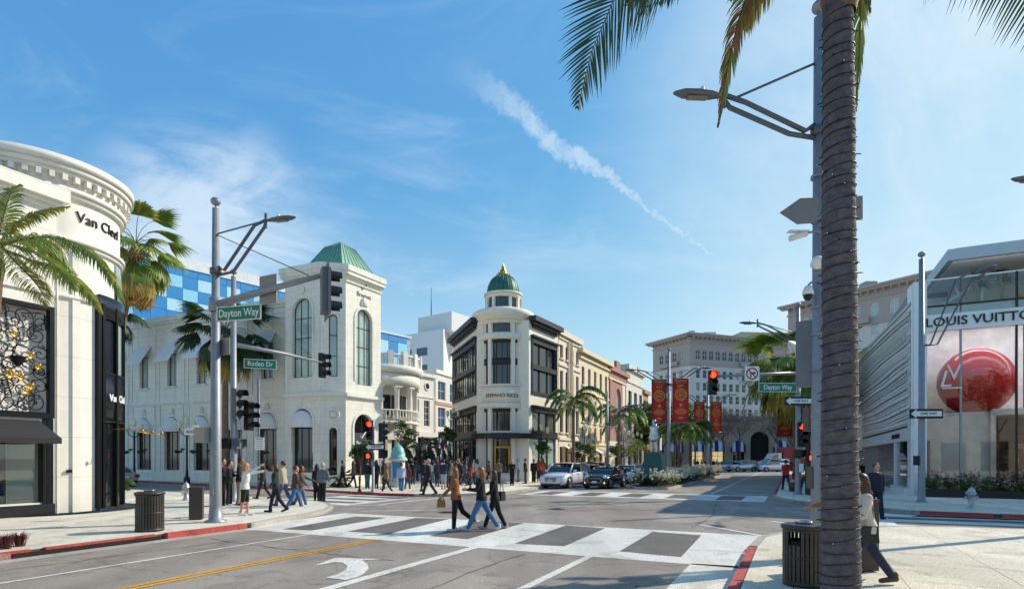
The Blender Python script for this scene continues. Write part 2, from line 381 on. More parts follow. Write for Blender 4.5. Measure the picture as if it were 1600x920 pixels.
def lineuv(u0, v0, u1, v1, wd, **k):
    a, b = F(u0, v0), F(u1, v1); d = (b-a).normalized(); n = Vector((-d.y, d.x, 0))*wd/2
    return sheet(k.get('name', 'lane_line'), [a-n, b-n, b+n, a+n], k.get('z', .008), k.get('mat', paintw))
lineuv(-11.35, -8, -11.35, 11.1, .11)
for du in (-.09, .09): lineuv(-9.15+du, -8, -9.15+du, 11.2, .11, name='centre_line', mat=painty)
lineuv(-6.4, -8, -6.4, 11.35, .22)
lineuv(-3.72, -8, -3.72, 11.3, .16)
# concrete gutters
sheet('gutter', [F(-13.9, -20), F(-13.45, -20), F(-13.45, 11.2), F(-13.9, 11.2)], .004, greyk)
sheet('gutter', [F(-1.75, -20), F(-.85, -20), F(-.85, 11.4), F(-1.75, 11.3)], .004, concrete)
sheet('gutter', [F(-17, 23.75), F(-17, 24.3), F(-50.5, 28.9), F(-50.5, 28.4)], .004, greyk)
sheet('gutter', [F(3.6, 23.7), F(60, 23.4), F(60, 24.0), F(5.8, 24.28), F(4, 24.46)], .004, greyk)
# near crossing: white field with asphalt windows
near = [G(380, 829), G(600, 842), G(820, 856), G(1000, 874), G(1107, 884), G(1150, 890)]
cross = near+[F(-.9, 11.0), F(-.87, 13.2), F(-.77, 14.9), G(1178, 846), G(1152, 836), G(1000, 823), G(820, 812), G(640, 805), G(520, 802), G(470, 808)]
sheet('near_crosswalk', [F(-13.85, 11.2), F(-.87, 11.2), F(-.87, 13.2), F(-.78, 14.9), F(-.6, 16.1), F(-14.6, 16.1), F(-14.4, 13.2), F(-13.95, 11.6)], .004, paintw)
def quadpx(name, pts, mat, z=.008): return sheet(name, [G(*p) for p in pts], z, mat)
for q in (((440, 826.5), (556, 806.5), (604, 808.5), (487, 828.5)), ((543, 830), (650, 809), (702, 810.5), (606, 834)),
          ((672, 837), (752, 813), (818, 817), (731, 842)), ((804, 849), (884, 820.5), (946, 825), (882, 853)),
          ((968, 861), (1020, 830.5), (1096, 836), (1064, 870))):
    quadpx('crosswalk_gap', q, asphalt_d)
# far crossing
sheet('far_crosswalk', [F(-13.6, 28.4), F(-1.2, 28.4), F(-1.2, 32.8), F(-13.6, 32.8)], .004, paintw)
for i in range(5): u = -13+i*2.4; sheet('crosswalk_gap', [F(u, 29), F(u+1.2, 29), F(u+1.2, 32.2), F(u, 32.2)], .008, asphalt_d)
# crossing over the side street, left and right
sheet('left_crosswalk', [F(-21.4, 19.7), F(-16.9, 18.7), F(-16.9, 24.0), F(-21.4, 24.3)], .004, paintw)
for i in range(3): v = 19.6+i*1.7; sheet('crosswalk_gap', [F(-20.9, v), F(-17.4, v), F(-17.4, v+.75), F(-20.9, v+.75)], .008, asphalt_d)
lineuv(-15.9, 19.6, -15.9, 24.2, .2); lineuv(-14.6, 16.9, -12.3, 18.6, .15); line(604, 789, 470, 791, .18, 'stop_line')
sheet('right_crosswalk', [F(2.2, 19.3), F(8.2, 20.0), F(8.2, 24.1), F(3.4, 24.3), F(2.2, 25.2)], .004, paintw)
for i in range(2): v = 20.6+i*1.8; sheet('crosswalk_gap', [F(2.8, v), F(7.6, v+.1), F(7.6, v+.95), F(2.8, v+.85)], .008, asphalt_d)
line(1092, 819, 1192, 837, .17); line(1205, 814, 1270, 822, .17); line(1212, 793, 1275, 795, .15)
lineuv(-4.1, 33.5, -4.1, 90, .13); lineuv(-12.4, 34, -12.4, 90, .13)
line(1150, 771.5, 1214, 772.5, .16, 'stop_line')
# left-turn arrow
ar = [(490, 884), (524, 871), (598, 873.5), (566, 875), (574, 881), (576, 888), (568, 897), (557, 902), (540, 906), (509, 902.5), (528, 897), (540, 890), (543, 884), (535, 879), (524, 878)]
quadpx('turn_arrow', ar, paintw, .008)
# tar patches, manholes, trench repair lines
for q in (((560, 790), (700, 787), (740, 792), (600, 797)), ((1010, 815), (1060, 813), (1075, 818), (1020, 821))): pass
def manhole(px, py, r=.33):
    c = G(px, py); s = MB(); s.lathe([(0, .012), (r*.9, .012), (r*.92, .008), (r, .012), (r+.05, .012), (r+.06, .004)], 20)
    for i in range(-3, 4): s.box((0, i*.075, .014), (r*1.4*math.cos(i*.3), .02, .006))
    o = s.build('manhole_cover', M('cast_iron', '4c4846', .7, .3), None, c); o['kind'] = 'structure'; return o
manhole(700, 800); manhole(870, 795, .28)
for a, b, c, d in ((455, 800, 800, 791), (800, 791, 1130, 800)): line(a, b, c, d, .035, 'tar_joint', M('tar', '45403c', .8), .006)

patch = ground_mat('asphalt_patch', '857b72', '8f867c', 75); patch2 = ground_mat('asphalt_patch_pale', '9a9084', 'a89e91', 75)
for i, (u0, u1, v0, v1, mt) in enumerate(((-12.6, -10.6, 3.5, 4.3, patch), (-5.6, -4.2, 6.2, 8.6, patch2), (-9.0, -6.9, 20.4, 21.3, patch), (-4.0, -2.2, 18.2, 21.9, patch2), (-12.5, -12.0, 17.5, 27.0, patch), (-1.9, -.9, 20.5, 23.2, patch))):
    sheet('road_patch', [F(u0, v0), F(u1, v0+.06), F(u1+.05, v1), F(u0-.04, v1-.05)], .003, mt)
tar = M('tar', '45403c', .8); rt = random.Random(31)
for i, (u0, v0, u1, v1) in enumerate(((-13, 9.6, -7, 9.2), (-12.8, 2, -12.2, 10.8), (-8.2, 16.6, -7.6, 27.8), (-13.5, 21.8, -1.5, 22.6), (-5.3, 2.5, -5.0, 10.9), (-2.6, 16.8, -3.1, 27.9), (-10.6, 17, -10.1, 23), (-1.5, 24.6, -9.5, 26.2), (-2.6, 4.0, -2.2, 9.0))):
    a, b = F(u0, v0), F(u1, v1); n = 26; d = (b-a).normalized(); nn = Vector((-d.y, d.x, 0)); off = 0; m = MB(); prev = None
    for k in range(n+1):
        off += rt.uniform(-.06, .06); q = a.lerp(b, k/n)+nn*off; wv = nn*rt.uniform(.006, .016); cur = (q-wv+Vector((0, 0, .006)), q+wv+Vector((0, 0, .006)))
        if prev: m.quad(prev[0], cur[0], cur[1], prev[1])
        prev = cur
    m.build('crack_seal', tar, kind='structure')

# ---------------------------------------------------------------- buildings: faces, walls with openings, windows
MESHC = {}
class Face:
    """a flat or single-facet elevation from p0 (left as seen from outside) to p1; x along, y into the building"""
    def __init__(s, root, p0, p1):
        s.root = root; s.p0 = Vector((p0[0], p0[1], 0)); d = Vector((p1[0]-p0[0], p1[1]-p0[1], 0)); s.W = d.length; s.a = math.atan2(d.y, d.x)
        s.M = Matrix.Rotation(s.a, 3, 'Z')
    def loc(s, x, y, z): return s.p0+s.M @ Vector((x, y, z))-s.root.location
    def put(s, name, me, x=0, y=0, z=0, parent=None, kind=None):
        return put(name, me, parent or s.root, s.loc(x, y, z), s.a, kind)
    def b(s, mb, name, mats, x=0, y=0, z=0, kind=None): return s.put(name, mb.mesh(name, mats), x, y, z, None, kind)
def building(name, label, cat, p, group=None): return thing(name, label, cat, (p[0], p[1], 0), 0, group)
def wall_mb(W, z0, z1, holes, depth=.3, mi=0):
    """flat wall with real openings; holes = (x0,x1,za,zb,arch)"""
    m = MB(); xs = sorted({0., W}|{h[0] for h in holes}|{h[1] for h in holes}); zs = sorted({z0, z1}|{h[2] for h in holes}|{h[3] for h in holes})
    xs = [x for x in xs if 0 <= x <= W]; zs = [z for z in zs if z0 <= z <= z1]
    for i in range(len(xs)-1):
        j = 0
        while j < len(zs)-1:
            xm = (xs[i]+xs[i+1])/2
            def inh(j): zm = (zs[j]+zs[j+1])/2; return any(h[0] < xm < h[1] and h[2] < zm < h[3] for h in holes)
            if inh(j): j += 1; continue
            k = j
            while k+1 < len(zs)-1 and not inh(k+1): k += 1
            m.quad((xs[i], 0, zs[j]), (xs[i+1], 0, zs[j]), (xs[i+1], 0, zs[k+1]), (xs[i], 0, zs[k+1]), mi); j = k+1
    for h in holes:
        x0, x1, a, b = h[:4]; arch = len(h) > 4 and h[4]
        if not arch:
            m.quad((x0, 0, b), (x0, depth, b), (x0, depth, a), (x0, 0, a), mi); m.quad((x1, 0, a), (x1, depth, a), (x1, depth, b), (x1, 0, b), mi)
            m.quad((x0, 0, b), (x1, 0, b), (x1, depth, b), (x0, depth, b), mi); m.quad((x0, 0, a), (x0, depth, a), (x1, depth, a), (x1, 0, a), mi)
        else:
            r = (x1-x0)/2; s = b-r; xc = (x0+x1)/2; n = 12
            m.quad((x0, 0, s), (x0, depth, s), (x0, depth, a), (x0, 0, a), mi); m.quad((x1, 0, a), (x1, depth, a), (x1, depth, s), (x1, 0, s), mi)
            m.quad((x0, 0, a), (x0, depth, a), (x1, depth, a), (x1, 0, a), mi)
            pt = [(xc-r*math.cos(PI*i/n), s+r*math.sin(PI*i/n)) for i in range(n+1)]
            for i in range(n):
                p, q = pt[i], pt[i+1]
                m.quad((p[0], 0, p[1]), (q[0], 0, q[1]), (q[0], 0, b), (p[0], 0, b), mi)
                m.quad((p[0], 0, p[1]), (p[0], depth, p[1]), (q[0], depth, q[1]), (q[0], 0, q[1]), mi)
    return m
def arch_pts(w, h, n=12):
    r = w/2; return [(-r, 0), (r, 0)]+[(r*math.cos(PI*i/n), h-r+r*math.sin(PI*i/n)) for i in range(n+1)]
def window(face, x, z0, w, h, frame, glass, nx=1, nz=1, arch=False, depth=.18, bar=.05, sill=None, name='window', key=None):
    if isinstance(glass, (list, tuple)): glass = random.choice(glass)
    k = ('w', w, h, nx, nz, arch, bar, frame.name, glass.name)
    if k not in MESHC:
        m = MB(); t = bar*1.3
        if arch:
            P0 = arch_pts(w, h); P1 = arch_pts(w-2*t, h-2*t); P1 = [(a, b+t) for a, b in P1]; n = len(P0)
            for i in range(n):
                j = (i+1) % n
                m.quad((P0[i][0], -.03, P0[i][1]), (P0[j][0], -.03, P0[j][1]), (P1[j][0], -.03, P1[j][1]), (P1[i][0], -.03, P1[i][1]))
                m.quad((P1[i][0], -.03, P1[i][1]), (P1[j][0], -.03, P1[j][1]), (P1[j][0], .04, P1[j][1]), (P1[i][0], .04, P1[i][1]))
        else:
            for q in ((-w/2, -w/2+t, 0, h), (w/2-t, w/2, 0, h)): m.bx(q[0], q[1], -.03, .05, q[2], q[3])
            m.bx(-w/2+t, w/2-t, -.03, .05, 0, t); m.bx(-w/2+t, w/2-t, -.03, .05, h-t, h)
        hh = h-(w/2 if arch else 0)
        for i in range(1, nx):
            xx = -w/2+w*i/nx; m.bx(xx-bar/2, xx+bar/2, -.025, .03, t, (hh+math.sqrt(max(0, (w/2)**2-xx**2)) if arch else h)-t)
        for i in range(1, nz):
            zz = h*i/nz; ww = w/2-t if (not arch or zz < hh) else math.sqrt(max(.01, (w/2)**2-(zz-hh)**2))-t
            m.bx(-ww, ww, -.022, .03, zz-bar/2, zz+bar/2)
        g = MB(); pts = arch_pts(w-t, h-t) if arch else [(-w/2+t/2, 0), (w/2-t/2, 0), (w/2-t/2, h-t/2), (-w/2+t/2, h-t/2)]
        g.add([(a, 0, b+t/4) for a, b in pts], (tuple(range(len(pts))),))
        MESHC[k] = (m.mesh(name, frame), g.mesh('pane', glass))
    a, b = MESHC[k]; o = face.put(name, a, x, depth-.02, z0); put('pane', b, o, (0, .012, 0))
    if sill: s = MESHC.setdefault(('s', w, sill.name), MB().bx(-w/2-.12, w/2+.12, -.14, .1, -.12, 0).mesh('sill', sill)); put('sill', s, o, (0, -depth+.0, -.003))
    return o
def band(face, z0, z1, proud, mat, name='cornice', x0=0, x1=None, steps=1, y1=.0):
    m = MB(); x1 = face.W if x1 is None else x1
    for i in range(steps):
        p = proud*(i+1)/steps; m.bx(x0-p, x1+p, -p, y1+.03, z0+(z1-z0)*i/steps, z0+(z1-z0)*(i+1)/steps-.002)
    return face.b(m, name, mat)
def shell(root, poly, z1, mat, z0=0., roofm=None, skip=(), roof_z=None, name='side_walls'):
    """side and back walls plus roof; skip = indices of edges that have their own elevation"""
    L = root.location; m = MB(); n = len(poly)
    for i in range(n):
        if i in skip: continue
        a, b = poly[i], poly[(i+1) % n]; m.quad((a[0]-L.x, a[1]-L.y, z0), (b[0]-L.x, b[1]-L.y, z0), (b[0]-L.x, b[1]-L.y, z1), (a[0]-L.x, a[1]-L.y, z1))
    m.build(name, mat, root); r = MB(); rz = z1-.05 if roof_z is None else roof_z
    r.add([(a[0]-L.x, a[1]-L.y, rz) for a in poly], (tuple(range(n)),)); r.build('roof', roofm or M('roof_felt', '8d8a86', .9), root)
def awning(face, x, z, w, drop, out, mat, y=-.02):
    k = ('aw', w, drop, out, mat.name)
    if k not in MESHC:
        m = MB(); m.add([(-w/2, 0, 0), (w/2, 0, 0), (w/2, -out, -drop), (-w/2, -out, -drop), (-w/2, -out, -drop-.12), (w/2, -out, -drop-.12), (-w/2, 0, -.04), (w/2, 0, -.04), (w/2, -out+.02, -drop-.04), (-w/2, -out+.02, -drop-.04)],
                        ((0, 3, 2, 1), (3, 4, 5, 2), (6, 7, 8, 9), (0, 6, 9, 3), (1, 2, 8, 7)))
        MESHC[k] = m.mesh('awning', mat)
    return face.put('awning', MESHC[k], x, y, z)
def dome_awning(face, x, z, w, h, mat, mat2=None, out=None, sx=6):
    r = w/2; out = out or r; k = ('da', w, h, mat.name, out)
    if k not in MESHC:
        m = MB(); n = 12; K = 6
        for j in range(K):
            for i in range(n):
                def p(i, j): a = PI*i/n; e = PI/2*j/K; return (-r*math.cos(a)*math.cos(e) if False else -r*math.cos(a), -out*math.sin(a)*math.sin(e), h*math.sin(a)*math.cos(e))
                m.add([p(i, j), p(i+1, j), p(i+1, j+1), p(i, j+1)], ((0, 3, 2, 1),), (i//2) % 2 if mat2 else 0, not mat2)
        for i in range(n):
            a0, a1 = PI*i/n, PI*(i+1)/n
            m.add([(-r*math.cos(a0), -out*math.sin(a0), 0), (-r*math.cos(a1), -out*math.sin(a1), 0), (-r*math.cos(a1), -out*math.sin(a1), -.18), (-r*math.cos(a0), -out*math.sin(a0), -.18)], ((0, 3, 2, 1),), (i//2) % 2 if mat2 else 0)
        MESHC[k] = m.mesh('dome_awning', [mat, mat2] if mat2 else mat)
    return face.put('dome_awning', MESHC[k], x, -.02, z)

white = M('white_stucco', 'e8e3d5', .75, var=.06, bump=.15, bscale=60, stain=.45, joint=(1.27, .62))
limest = M('pale_limestone', 'dcd8cc', .8, var=.07, bump=.15, bscale=60, stain=.3)
frame_b = M('bronze_frame', '3c3430', .45, .3); frame_k = M('black_frame', '26262a', .4, .2); frame_w = M('white_frame', 'd8d8d4', .5)
g_dark = M('dark_glass', '141a1e', .04, 0, .4, 1.2, spec=1.0); g_pale = M('pale_blind_glass', '9fb0aa', .08, 0, .15, .8, spec=.8)
g_blue = M('blue_window_glass', '3a5368', .06, 0, .3, .6, spec=1.); g_green = M('green_tinted_glass', 'a9bcb2', .06, 0, .2, .5, spec=1.)
g_warm = M('shop_glass_warm', '4a3626', .06, 0, .7, 1.6, spec=1.0); g_curt = M('curtained_glass', '5d5a52', .1, 0, .5, 2.5, spec=.9)  # warm glass: brown mottle paints goods and warm interior light into the pane
stone_lt = M('light_trim', 'd9d4c8', .75, var=.05)

# ===== white rounded boutique at the left corner
C0 = Vector((-16.9, 20.7, 0)); RW = 2.33
vb = building('corner_boutique', 'white rounded corner boutique with scrolled iron screen and black glazed bay at far left', 'building', C0)
stone_v = M('boutique_white_stone', 'e6e1d6', .6, var=.05, bump=.08, bscale=25, stain=.22, joint=(400, 1.35))
black_v = M('black_granite', '222328', .25, .1, .3, 6); bronze_v = M('black_metal_trim', '1b1b1d', .35, .5)
m = MB(); aS = ST-PI/2                      # direction facing the avenue is ST
m.lathe([(RW, 0), (RW, 11.0)], 48); m.build('drum_wall', stone_v, vb)
m = MB()
for z0, z1, p in ((9.15, 9.28, .09), (9.28, 9.4, .16), (7.35, 7.5, .07), (10.75, 10.9, .12), (10.9, 11.05, .2), (11.42, 11.52, .3), (11.52, 11.7, .38), (11.7, 11.95, .45)):
    m.lathe([(RW-.02, z0), (RW+p, z0), (RW+p, z1), (RW-.02, z1)], 64)
m.lathe([(RW+.05, 11.0), (RW+.1, 11.42)], 64); m.lathe([(0, 11.94), (RW+.44, 11.94)], 64)
m.build('cornice_rings', stone_v, vb)
dm = MB().bx(.0, .2, -.07, .07, 0, .2).mesh('dentil', stone_v)
for i in range(48):
    a = 2*PI*i/48; put('dentil', dm, vb, ((RW+.13)*math.cos(a), (RW+.13)*math.sin(a), 11.2), a)
text('Van Cleef', .50, .02, .0, .95, vb, bronze_v, (0, 0, 10.2), R(85), bend=RW+.02)
# black bay wraps the drum on its right
bayA = R(-58)+0
def arcp(r, a0, a1, z0, z1, n=12): return [(r, z0), (r, z1)]
k0, k1 = R(-11), R(75)
m = MB()
for z0, z1, p in ((0, .25, .14), (3.35, 5.0, .12), (7.0, 7.75, .14)): MB().lathe([(RW, z0), (RW+p, z0), (RW+p, z1), (RW, z1)], 16, 0, (0, 0, 0), k0, k1).build('bay_band', black_v, vb)
for z in (5.02, 6.98, 3.3): m.lathe([(RW+.13, z-.03), (RW+.16, z), (RW+.13, z+.03)], 16, 0, (0, 0, 0), k0, k1)
m.build('bay_bead', black_v, vb, kind='stuff')
m = MB()
for aa in (-11, -7, 9, 30, 52, 75):
    a = R(aa); m.box(((RW+.08)*math.cos(a), (RW+.08)*math.sin(a), 3.85), (.16, .12, 7.2), 0, a)
m.build('bay_mullions', bronze_v, vb)
m = MB(); m.lathe([(RW+.05, 5.0), (RW+.05, 7.0)], 16, 0, (0, 0, 0), k0, R(9)); m.build('bay_panel', M('black_metal_panel', '2b2e38', .25, .4), vb)
m = MB(); m.lathe([(RW+.05, 5.0), (RW+.05, 7.0)], 16, 0, (0, 0, 0), R(9), k1); m.build('pane', g_pale, vb)
m = MB(); m.lathe([(RW+.04, .25), (RW+.04, 3.35)], 16, 0, (0, 0, 0), k0, k1); m.build('pane', g_dark, vb)
m = MB(); m.lathe([(RW, 7.75), (RW+.1, 7.8), (RW+.02, 9.1)], 16, 0, (0, 0, 0), R(12), R(60)); m.lathe([(RW+.03, 7.9), (RW+.03, 9.0)], 16, 0, (0, 0, 0), R(12), R(60)); m.build('upper_bay_glass', g_pale, vb)
text('Van Cleef & Arpels', .36, .015, .006, .9, vb, M('letter_white', 'f0f0ee', .5), (0, 0, 4.15), R(118), bend=RW+.14)
m = MB(); m.lathe([(0, .16), (RW+.75, .16), (RW+.75, .0), (0, .0)], 32); m.build('entrance_step', black_v, vb)
# gilded bracket over the door
br = MB(); gold = M('gold_leaf', 'c9952f', .35, .8)
dn = Vector((math.cos(R(12)), math.sin(R(12)), 0)); sdv = Vector((-dn.y, dn.x, 0)); b0 = dn*(RW+.15)
for s in (-.8, 0, .8):
    p = b0+sdv*s; br.tube([p+Vector((0, 0, 3.0)), p+dn*.6+Vector((0, 0, 3.05)), p+dn*1.1+Vector((0, 0, 2.9))], .010, 6)
br.tube([b0-sdv*.9+dn*1.1+Vector((0, 0, 2.9)), b0+sdv*.9+dn*1.1+Vector((0, 0, 2.9))], .012, 6)
for s in (-.9, 0, .9): br.ball(b0+sdv*s+dn*1.12+Vector((0, 0, 2.95)), (.045, .045, .08), 6, 4)
br.build('gilded_bracket', gold, vb)
# flat wing along the avenue
fp0, fp1 = F(-21.95, -14), F(-21.95, 10.5)
vf = Face(vb, fp0, fp1); Wv = vf.W
def vx(px):                                # distance along the wing of a point seen at column px
    k = (px-800)/FPX; v = (k*21.95*B1.y*-1 - -21.95*B1.x*-1)/1 if False else None
    u = -21.95; num = B1.x*u-k*B1.y*u; den = k*A1.y-A1.x; return num/den+14
xr = vx(84); xs0 = vx(-330)
holes = [(xs0, vx(78), 3.45, 6.85), (xs0, vx(66), .55, 3.05)]
vf.b(wall_mb(Wv, 0, 10.6, holes, .3), 'wing_wall', stone_v)
m = MB(); m.bx(xs0, vx(78), .3, .34, 3.45, 6.85); vf.b(m, 'screen_backing', stone_v)
fr = MB(); x0, x1 = xs0, vx(78)
for q in ((x0-.1, x0+.02, 3.3, 6.95), (x1-.03, x1+.1, 3.3, 6.95)): fr.bx(q[0], q[1], -.07, .3, q[2], q[3])
fr.bx(x0, x1, -.07, .3, 6.83, 6.95); fr.bx(x0, x1, -.12, .3, 3.28, 3.47); vf.b(fr, 'screen_frame', bronze_v)
random.seed(3)
iron = M('wrought_iron', '1e1d1f', .5, .6); sc = MB()
def spiral(cx, cz, r, a0, turns, dr, out=1.8):
    pts = []
    n = int(14*turns)
    for i in range(n+1):
        t = i/n; a = a0+dr*turns*2*PI*t; rr = r*(1-t)**.8+.015; pts.append((cx+rr*math.cos(a), .06, cz+rr*math.sin(a)))
    return pts
xx = x1-.3
while xx > x0:
    for zz in (3.75, 4.3, 4.85, 5.4, 5.95, 6.5):
        cx = xx+random.uniform(-.14, .14); cz = zz+random.uniform(-.1, .1); a = random.uniform(0, 2*PI); r = random.uniform(.22, .34); d = random.choice((-1, 1))
        sp = spiral(cx, cz, r, a, random.uniform(1.2, 1.7), d); tail = [(cx+r*math.cos(a)+d*math.sin(a)*t*.5+random.uniform(-.02, .02), .06, cz+r*math.sin(a)-d*math.cos(a)*t*.5) for t in (1, .5)]
        pts = [p for p in tail+sp if x0 < p[0] < x1 and 3.45 < p[2] < 6.85]
        if len(pts) > 3: sc.tube(pts, [.017]*(len(pts)-1)+[.03], 5)
        for q in range(2):
            a2 = random.uniform(0, 2*PI); c2 = (cx+r*.9*math.cos(a2), cz+r*.9*math.sin(a2))
            pts = [p for p in spiral(c2[0], c2[1], r*.42, a2, 1.1, -d) if x0 < p[0] < x1 and 3.45 < p[2] < 6.85]
            if len(pts) > 3: sc.tube(pts, .012, 4)
    xx -= .40
vf.b(sc, 'iron_scrollwork', iron, 0, .06, 0, 'stuff')
fl = MB()
for i in range(7):
    a = i*.9; fl.add([(0, -.02, 0), (.11*math.cos(a-.28), -.05, .11*math.sin(a-.28)), (.2*math.cos(a), .0, .2*math.sin(a)), (.11*math.cos(a+.28), -.05, .11*math.sin(a+.28))], ((0, 1, 2, 3),))
fl.ball((0, -.04, 0), .04, 6, 4); flm = fl.mesh('gold_flower', gold)
for i in range(40):
    vf.put('gold_flower', flm, x1-.25-random.random()*5.2, .05, random.uniform(3.7, 6.6)).scale = [random.uniform(.7, 1.15)]*3
m = MB(); m.tube([(vx(20), .05, 5.05), (vx(20), -.25, 5.1)], .05, 8); m.lathe([(.05, 4.85), (.2, 5.1), (.22, 5.15)], 14, 0, (vx(20), -.3, 0)); vf.b(m, 'iron_lantern', iron)
m = MB(); xa0, xa1 = xs0-.2, vx(62)
m.add([(xa0, 0, 3.2), (xa1, 0, 3.2), (xa1+.12, -1.05, 2.62), (xa0, -1.05, 2.62), (xa1+.12, -1.05, 2.45), (xa0, -1.05, 2.45), (xa1, 0, 2.45)], ((0, 3, 2, 1), (3, 5, 4, 2), (1, 2, 4, 6)))
vf.b(m, 'black_awning', M('black_canvas', '2e2d30', .9))
m = MB()
for q in ((vx(66), vx(70)), (vx(72), vx(82))): m.bx(q[0], q[1], -.06, .28, .5, 3.28)
m.bx(xs0, vx(66), -.02, .28, 3.0, 3.1)
vf.b(m, 'window_frame', bronze_v); m = MB(); m.bx(xs0, vx(84), -.09, .05, .0, .5); vf.b(m, 'black_plinth', black_v)
xw = vx(66); wb = MB(); wb.bx(xs0, xw, 1.6, 1.65, .5, 3.05, 0); wb.bx(xs0, xw, .3, 1.6, .5, .53, 1); wb.bx(vx(18), vx(20), .35, 1.6, .53, 3.05, 1)
wb.bx(xw-.02, xw, .3, 1.6, .5, 3.05, 0); vf.b(wb, 'display_interior', [M('display_dark', '3c3632', .7), M('display_cream', 'd6cfa8', .6)])
dp = MB(); dp.lathe([(.0, 0), (.22, 0), (.22, .05), (.1, .1), (.12, .5), (.3, .75), (.32, .95), (.1, 1.05), (0, 1.06)], 14, 0, (vx(8), .9, .53)); vf.b(dp, 'display_bust', M('display_white', 'e3e3dd', .4))
dp = MB(); dp.box((vx(14), .6, .95), (.2, .15, .26), 0); dp.box((vx(14), .6, 1.12), (.1, .1, .1), 0); dp.bx(vx(-40), vx(22), .4, 1.2, .53, .8, 1); vf.b(dp, 'perfume_bottle', [M('perfume_blue', '2b4f96', .15), M('display_cream')])
m = MB(); m.quad((xs0, .2, .5), (xw, .2, .5), (xw, .2, 3.05), (xs0, .2, 3.05)); vf.b(m, 'pane', see_glass('shop_glass'))
m = MB()
for z0, z1, p in ((10.15, 10.3, .1), (10.3, 10.42, .22), (10.42, 10.85, .38), (7.35, 7.5, .08), (8.9, 9.0, .05)): m.bx(0, vx(80)+p, -p, .1, z0, z1)
vf.b(m, 'wing_cornice', stone_v)
m = MB(); m.bx(vx(88), vx(90), -.05, .02, 0, 9); m.bx(vx(112), vx(124), -.06, .02, 0, 9); vf.b(m, 'pilaster', stone_v)
m = MB(); m.box((vx(107), -.03, 1.55), (.16, .04, .1), 0); vf.b(m, 'wall_plate', bronze_v)
bk = F(-40, -14); bk2 = F(-40, 11)
shell(vb, [tuple(fp0[:2]), tuple(fp1[:2]), tuple(bk2[:2]), tuple(bk[:2])], 10.6, stone_v, skip=(0,))

# ===== grey-white building with the corner tower (shade side to us)
TA, TB, TC, TD = (-16.9, 42.9), (-13.8, 41.5), (-12.1, 41.9), (-10.3, 45.2)
bw = building('arched_boutique', 'long white two-storey boutique with arched windows and green-roofed corner tower', 'building', TA)
p0, p1 = (-46.5, 58.03), (-17.6, 44.7)
f = Face(bw, p0, p1); off0 = (Vector(p0)-Vector((-35.6, 53.))).length
cen = [off0+2.7+i*3.8 for i in range(-3, 5)]
holes = []
for c in cen:
    holes += [(c-.62, c+.62, 8.25, 11.1), (c-1.02, c+1.02, .95, 5.6, True)]
f.b(wall_mb(f.W, 0, 14.4, holes, .35), 'wing_wall', white)
inn = M('shop_interior_warm', '6a4c34', .7, 0, .5, 1.2)
aw_grey = M('pale_grey_canvas', 'e2e0dc', .9, var=.04)
for i, c in enumerate(cen):
    window(f, c, 8.25, 1.24, 2.85, frame_b, g_pale, 2, 1, depth=.3, sill=white)
    awning(f, c, 12.0, 2.1, 1.6, 1.0, aw_grey)
    window(f, c, .95, 2.04, 4.65, frame_b, [g_dark, g_warm], 3, 1, True, .3)
    dome_awning(f, c, 4.45, 2.04, 1.1, aw_grey, None, .75)
m = MB()
for c in cen:                              # arch rings and shell ornaments
    for k in range(12):
        a0, a1 = PI*k/12, PI*(k+1)/12; s = 5.6-1.02
        q = [(c+rr*math.cos(a), s+rr*math.sin(a)) for rr, a in ((1.03, a0), (1.2, a0), (1.2, a1), (1.03, a1))]
        m.extr([(x, z) for x, z in q][::-1], -.06, .01)
    m.ball((c, -.08, 6.1), (.26, .12, .3), 8, 6)
    for s in (-1, 1): m.ball((c+s*.22, -.05, 5.95), (.14, .07, .14), 6, 4)
f.b(m, 'arch_moulding', white)
for c in [x+1.9 for x in cen[:-1]]+[cen[0]-1.9]:
    m = MB(); m.bx(c-.42, c-.32, -.08, .01, 0, 6.6); m.bx(c+.32, c+.42, -.08, .01, 0, 6.6); m.bx(c-.3, c-.22, -.06, .01, 7.0, 12.9); m.bx(c+.22, c+.3, -.06, .01, 7.0, 12.9); f.b(m, 'pilaster', white)
for z0, z1, p in ((0, .75, .07), (6.62, 6.72, .08), (6.72, 6.95, .16), (12.9, 13.0, .06), (13.3, 13.4, .06), (13.75, 13.95, .14), (13.95, 14.4, .25)): band(f, z0, z1, p, white)
faces = [(TA, TB), (TB, TC), (TC, TD)]
tf = [Face(bw, *q) for q in faces]
W0, W1, W2_ = (q.W for q in tf)
a, b, c = W0/2, W1/2, W2_/2
tf[0].b(wall_mb(W0, 0, 15.6, [(a-.95, a+.95, 7.9, 13.7, True), (a-1.0, a+1.0, .95, 5.6, True)], .35), 'tower_wall', white)
tf[1].b(wall_mb(W1, 0, 15.6, [(b-.3, b+.3, 7.9, 12.4, True), (b-.27, b+.27, .8, 4.2, True)], .3), 'tower_wall', white)
tf[2].b(wall_mb(W2_, 0, 15.6, [(c-.85, c+.85, 7.5, 13.2, True), (c-1.05, c+1.05, .1, 5.3, True)], .35), 'tower_wall', white)
window(tf[0], a, 7.9, 1.9, 5.8, frame_b, g_green, 3, 4, True, .25); window(tf[0], a, .95, 2.0, 4.65, frame_b, g_dark, 3, 1, True, .3); dome_awning(tf[0], a, 4.4, 2.04, 1.1, aw_grey, None, .75)
window(tf[1], b, 7.9, .6, 4.5, frame_b, g_green, 1, 3, True, .2); window(tf[1], b, .8, .54, 3.4, frame_b, g_dark, 1, 1, True, .2)
window(tf[2], c, 7.5, 1.7, 5.7, frame_b, g_green, 3, 4, True, .25); window(tf[2], c, .1, 2.1, 5.2, frame_b, g_dark, 2, 2, True, .3)
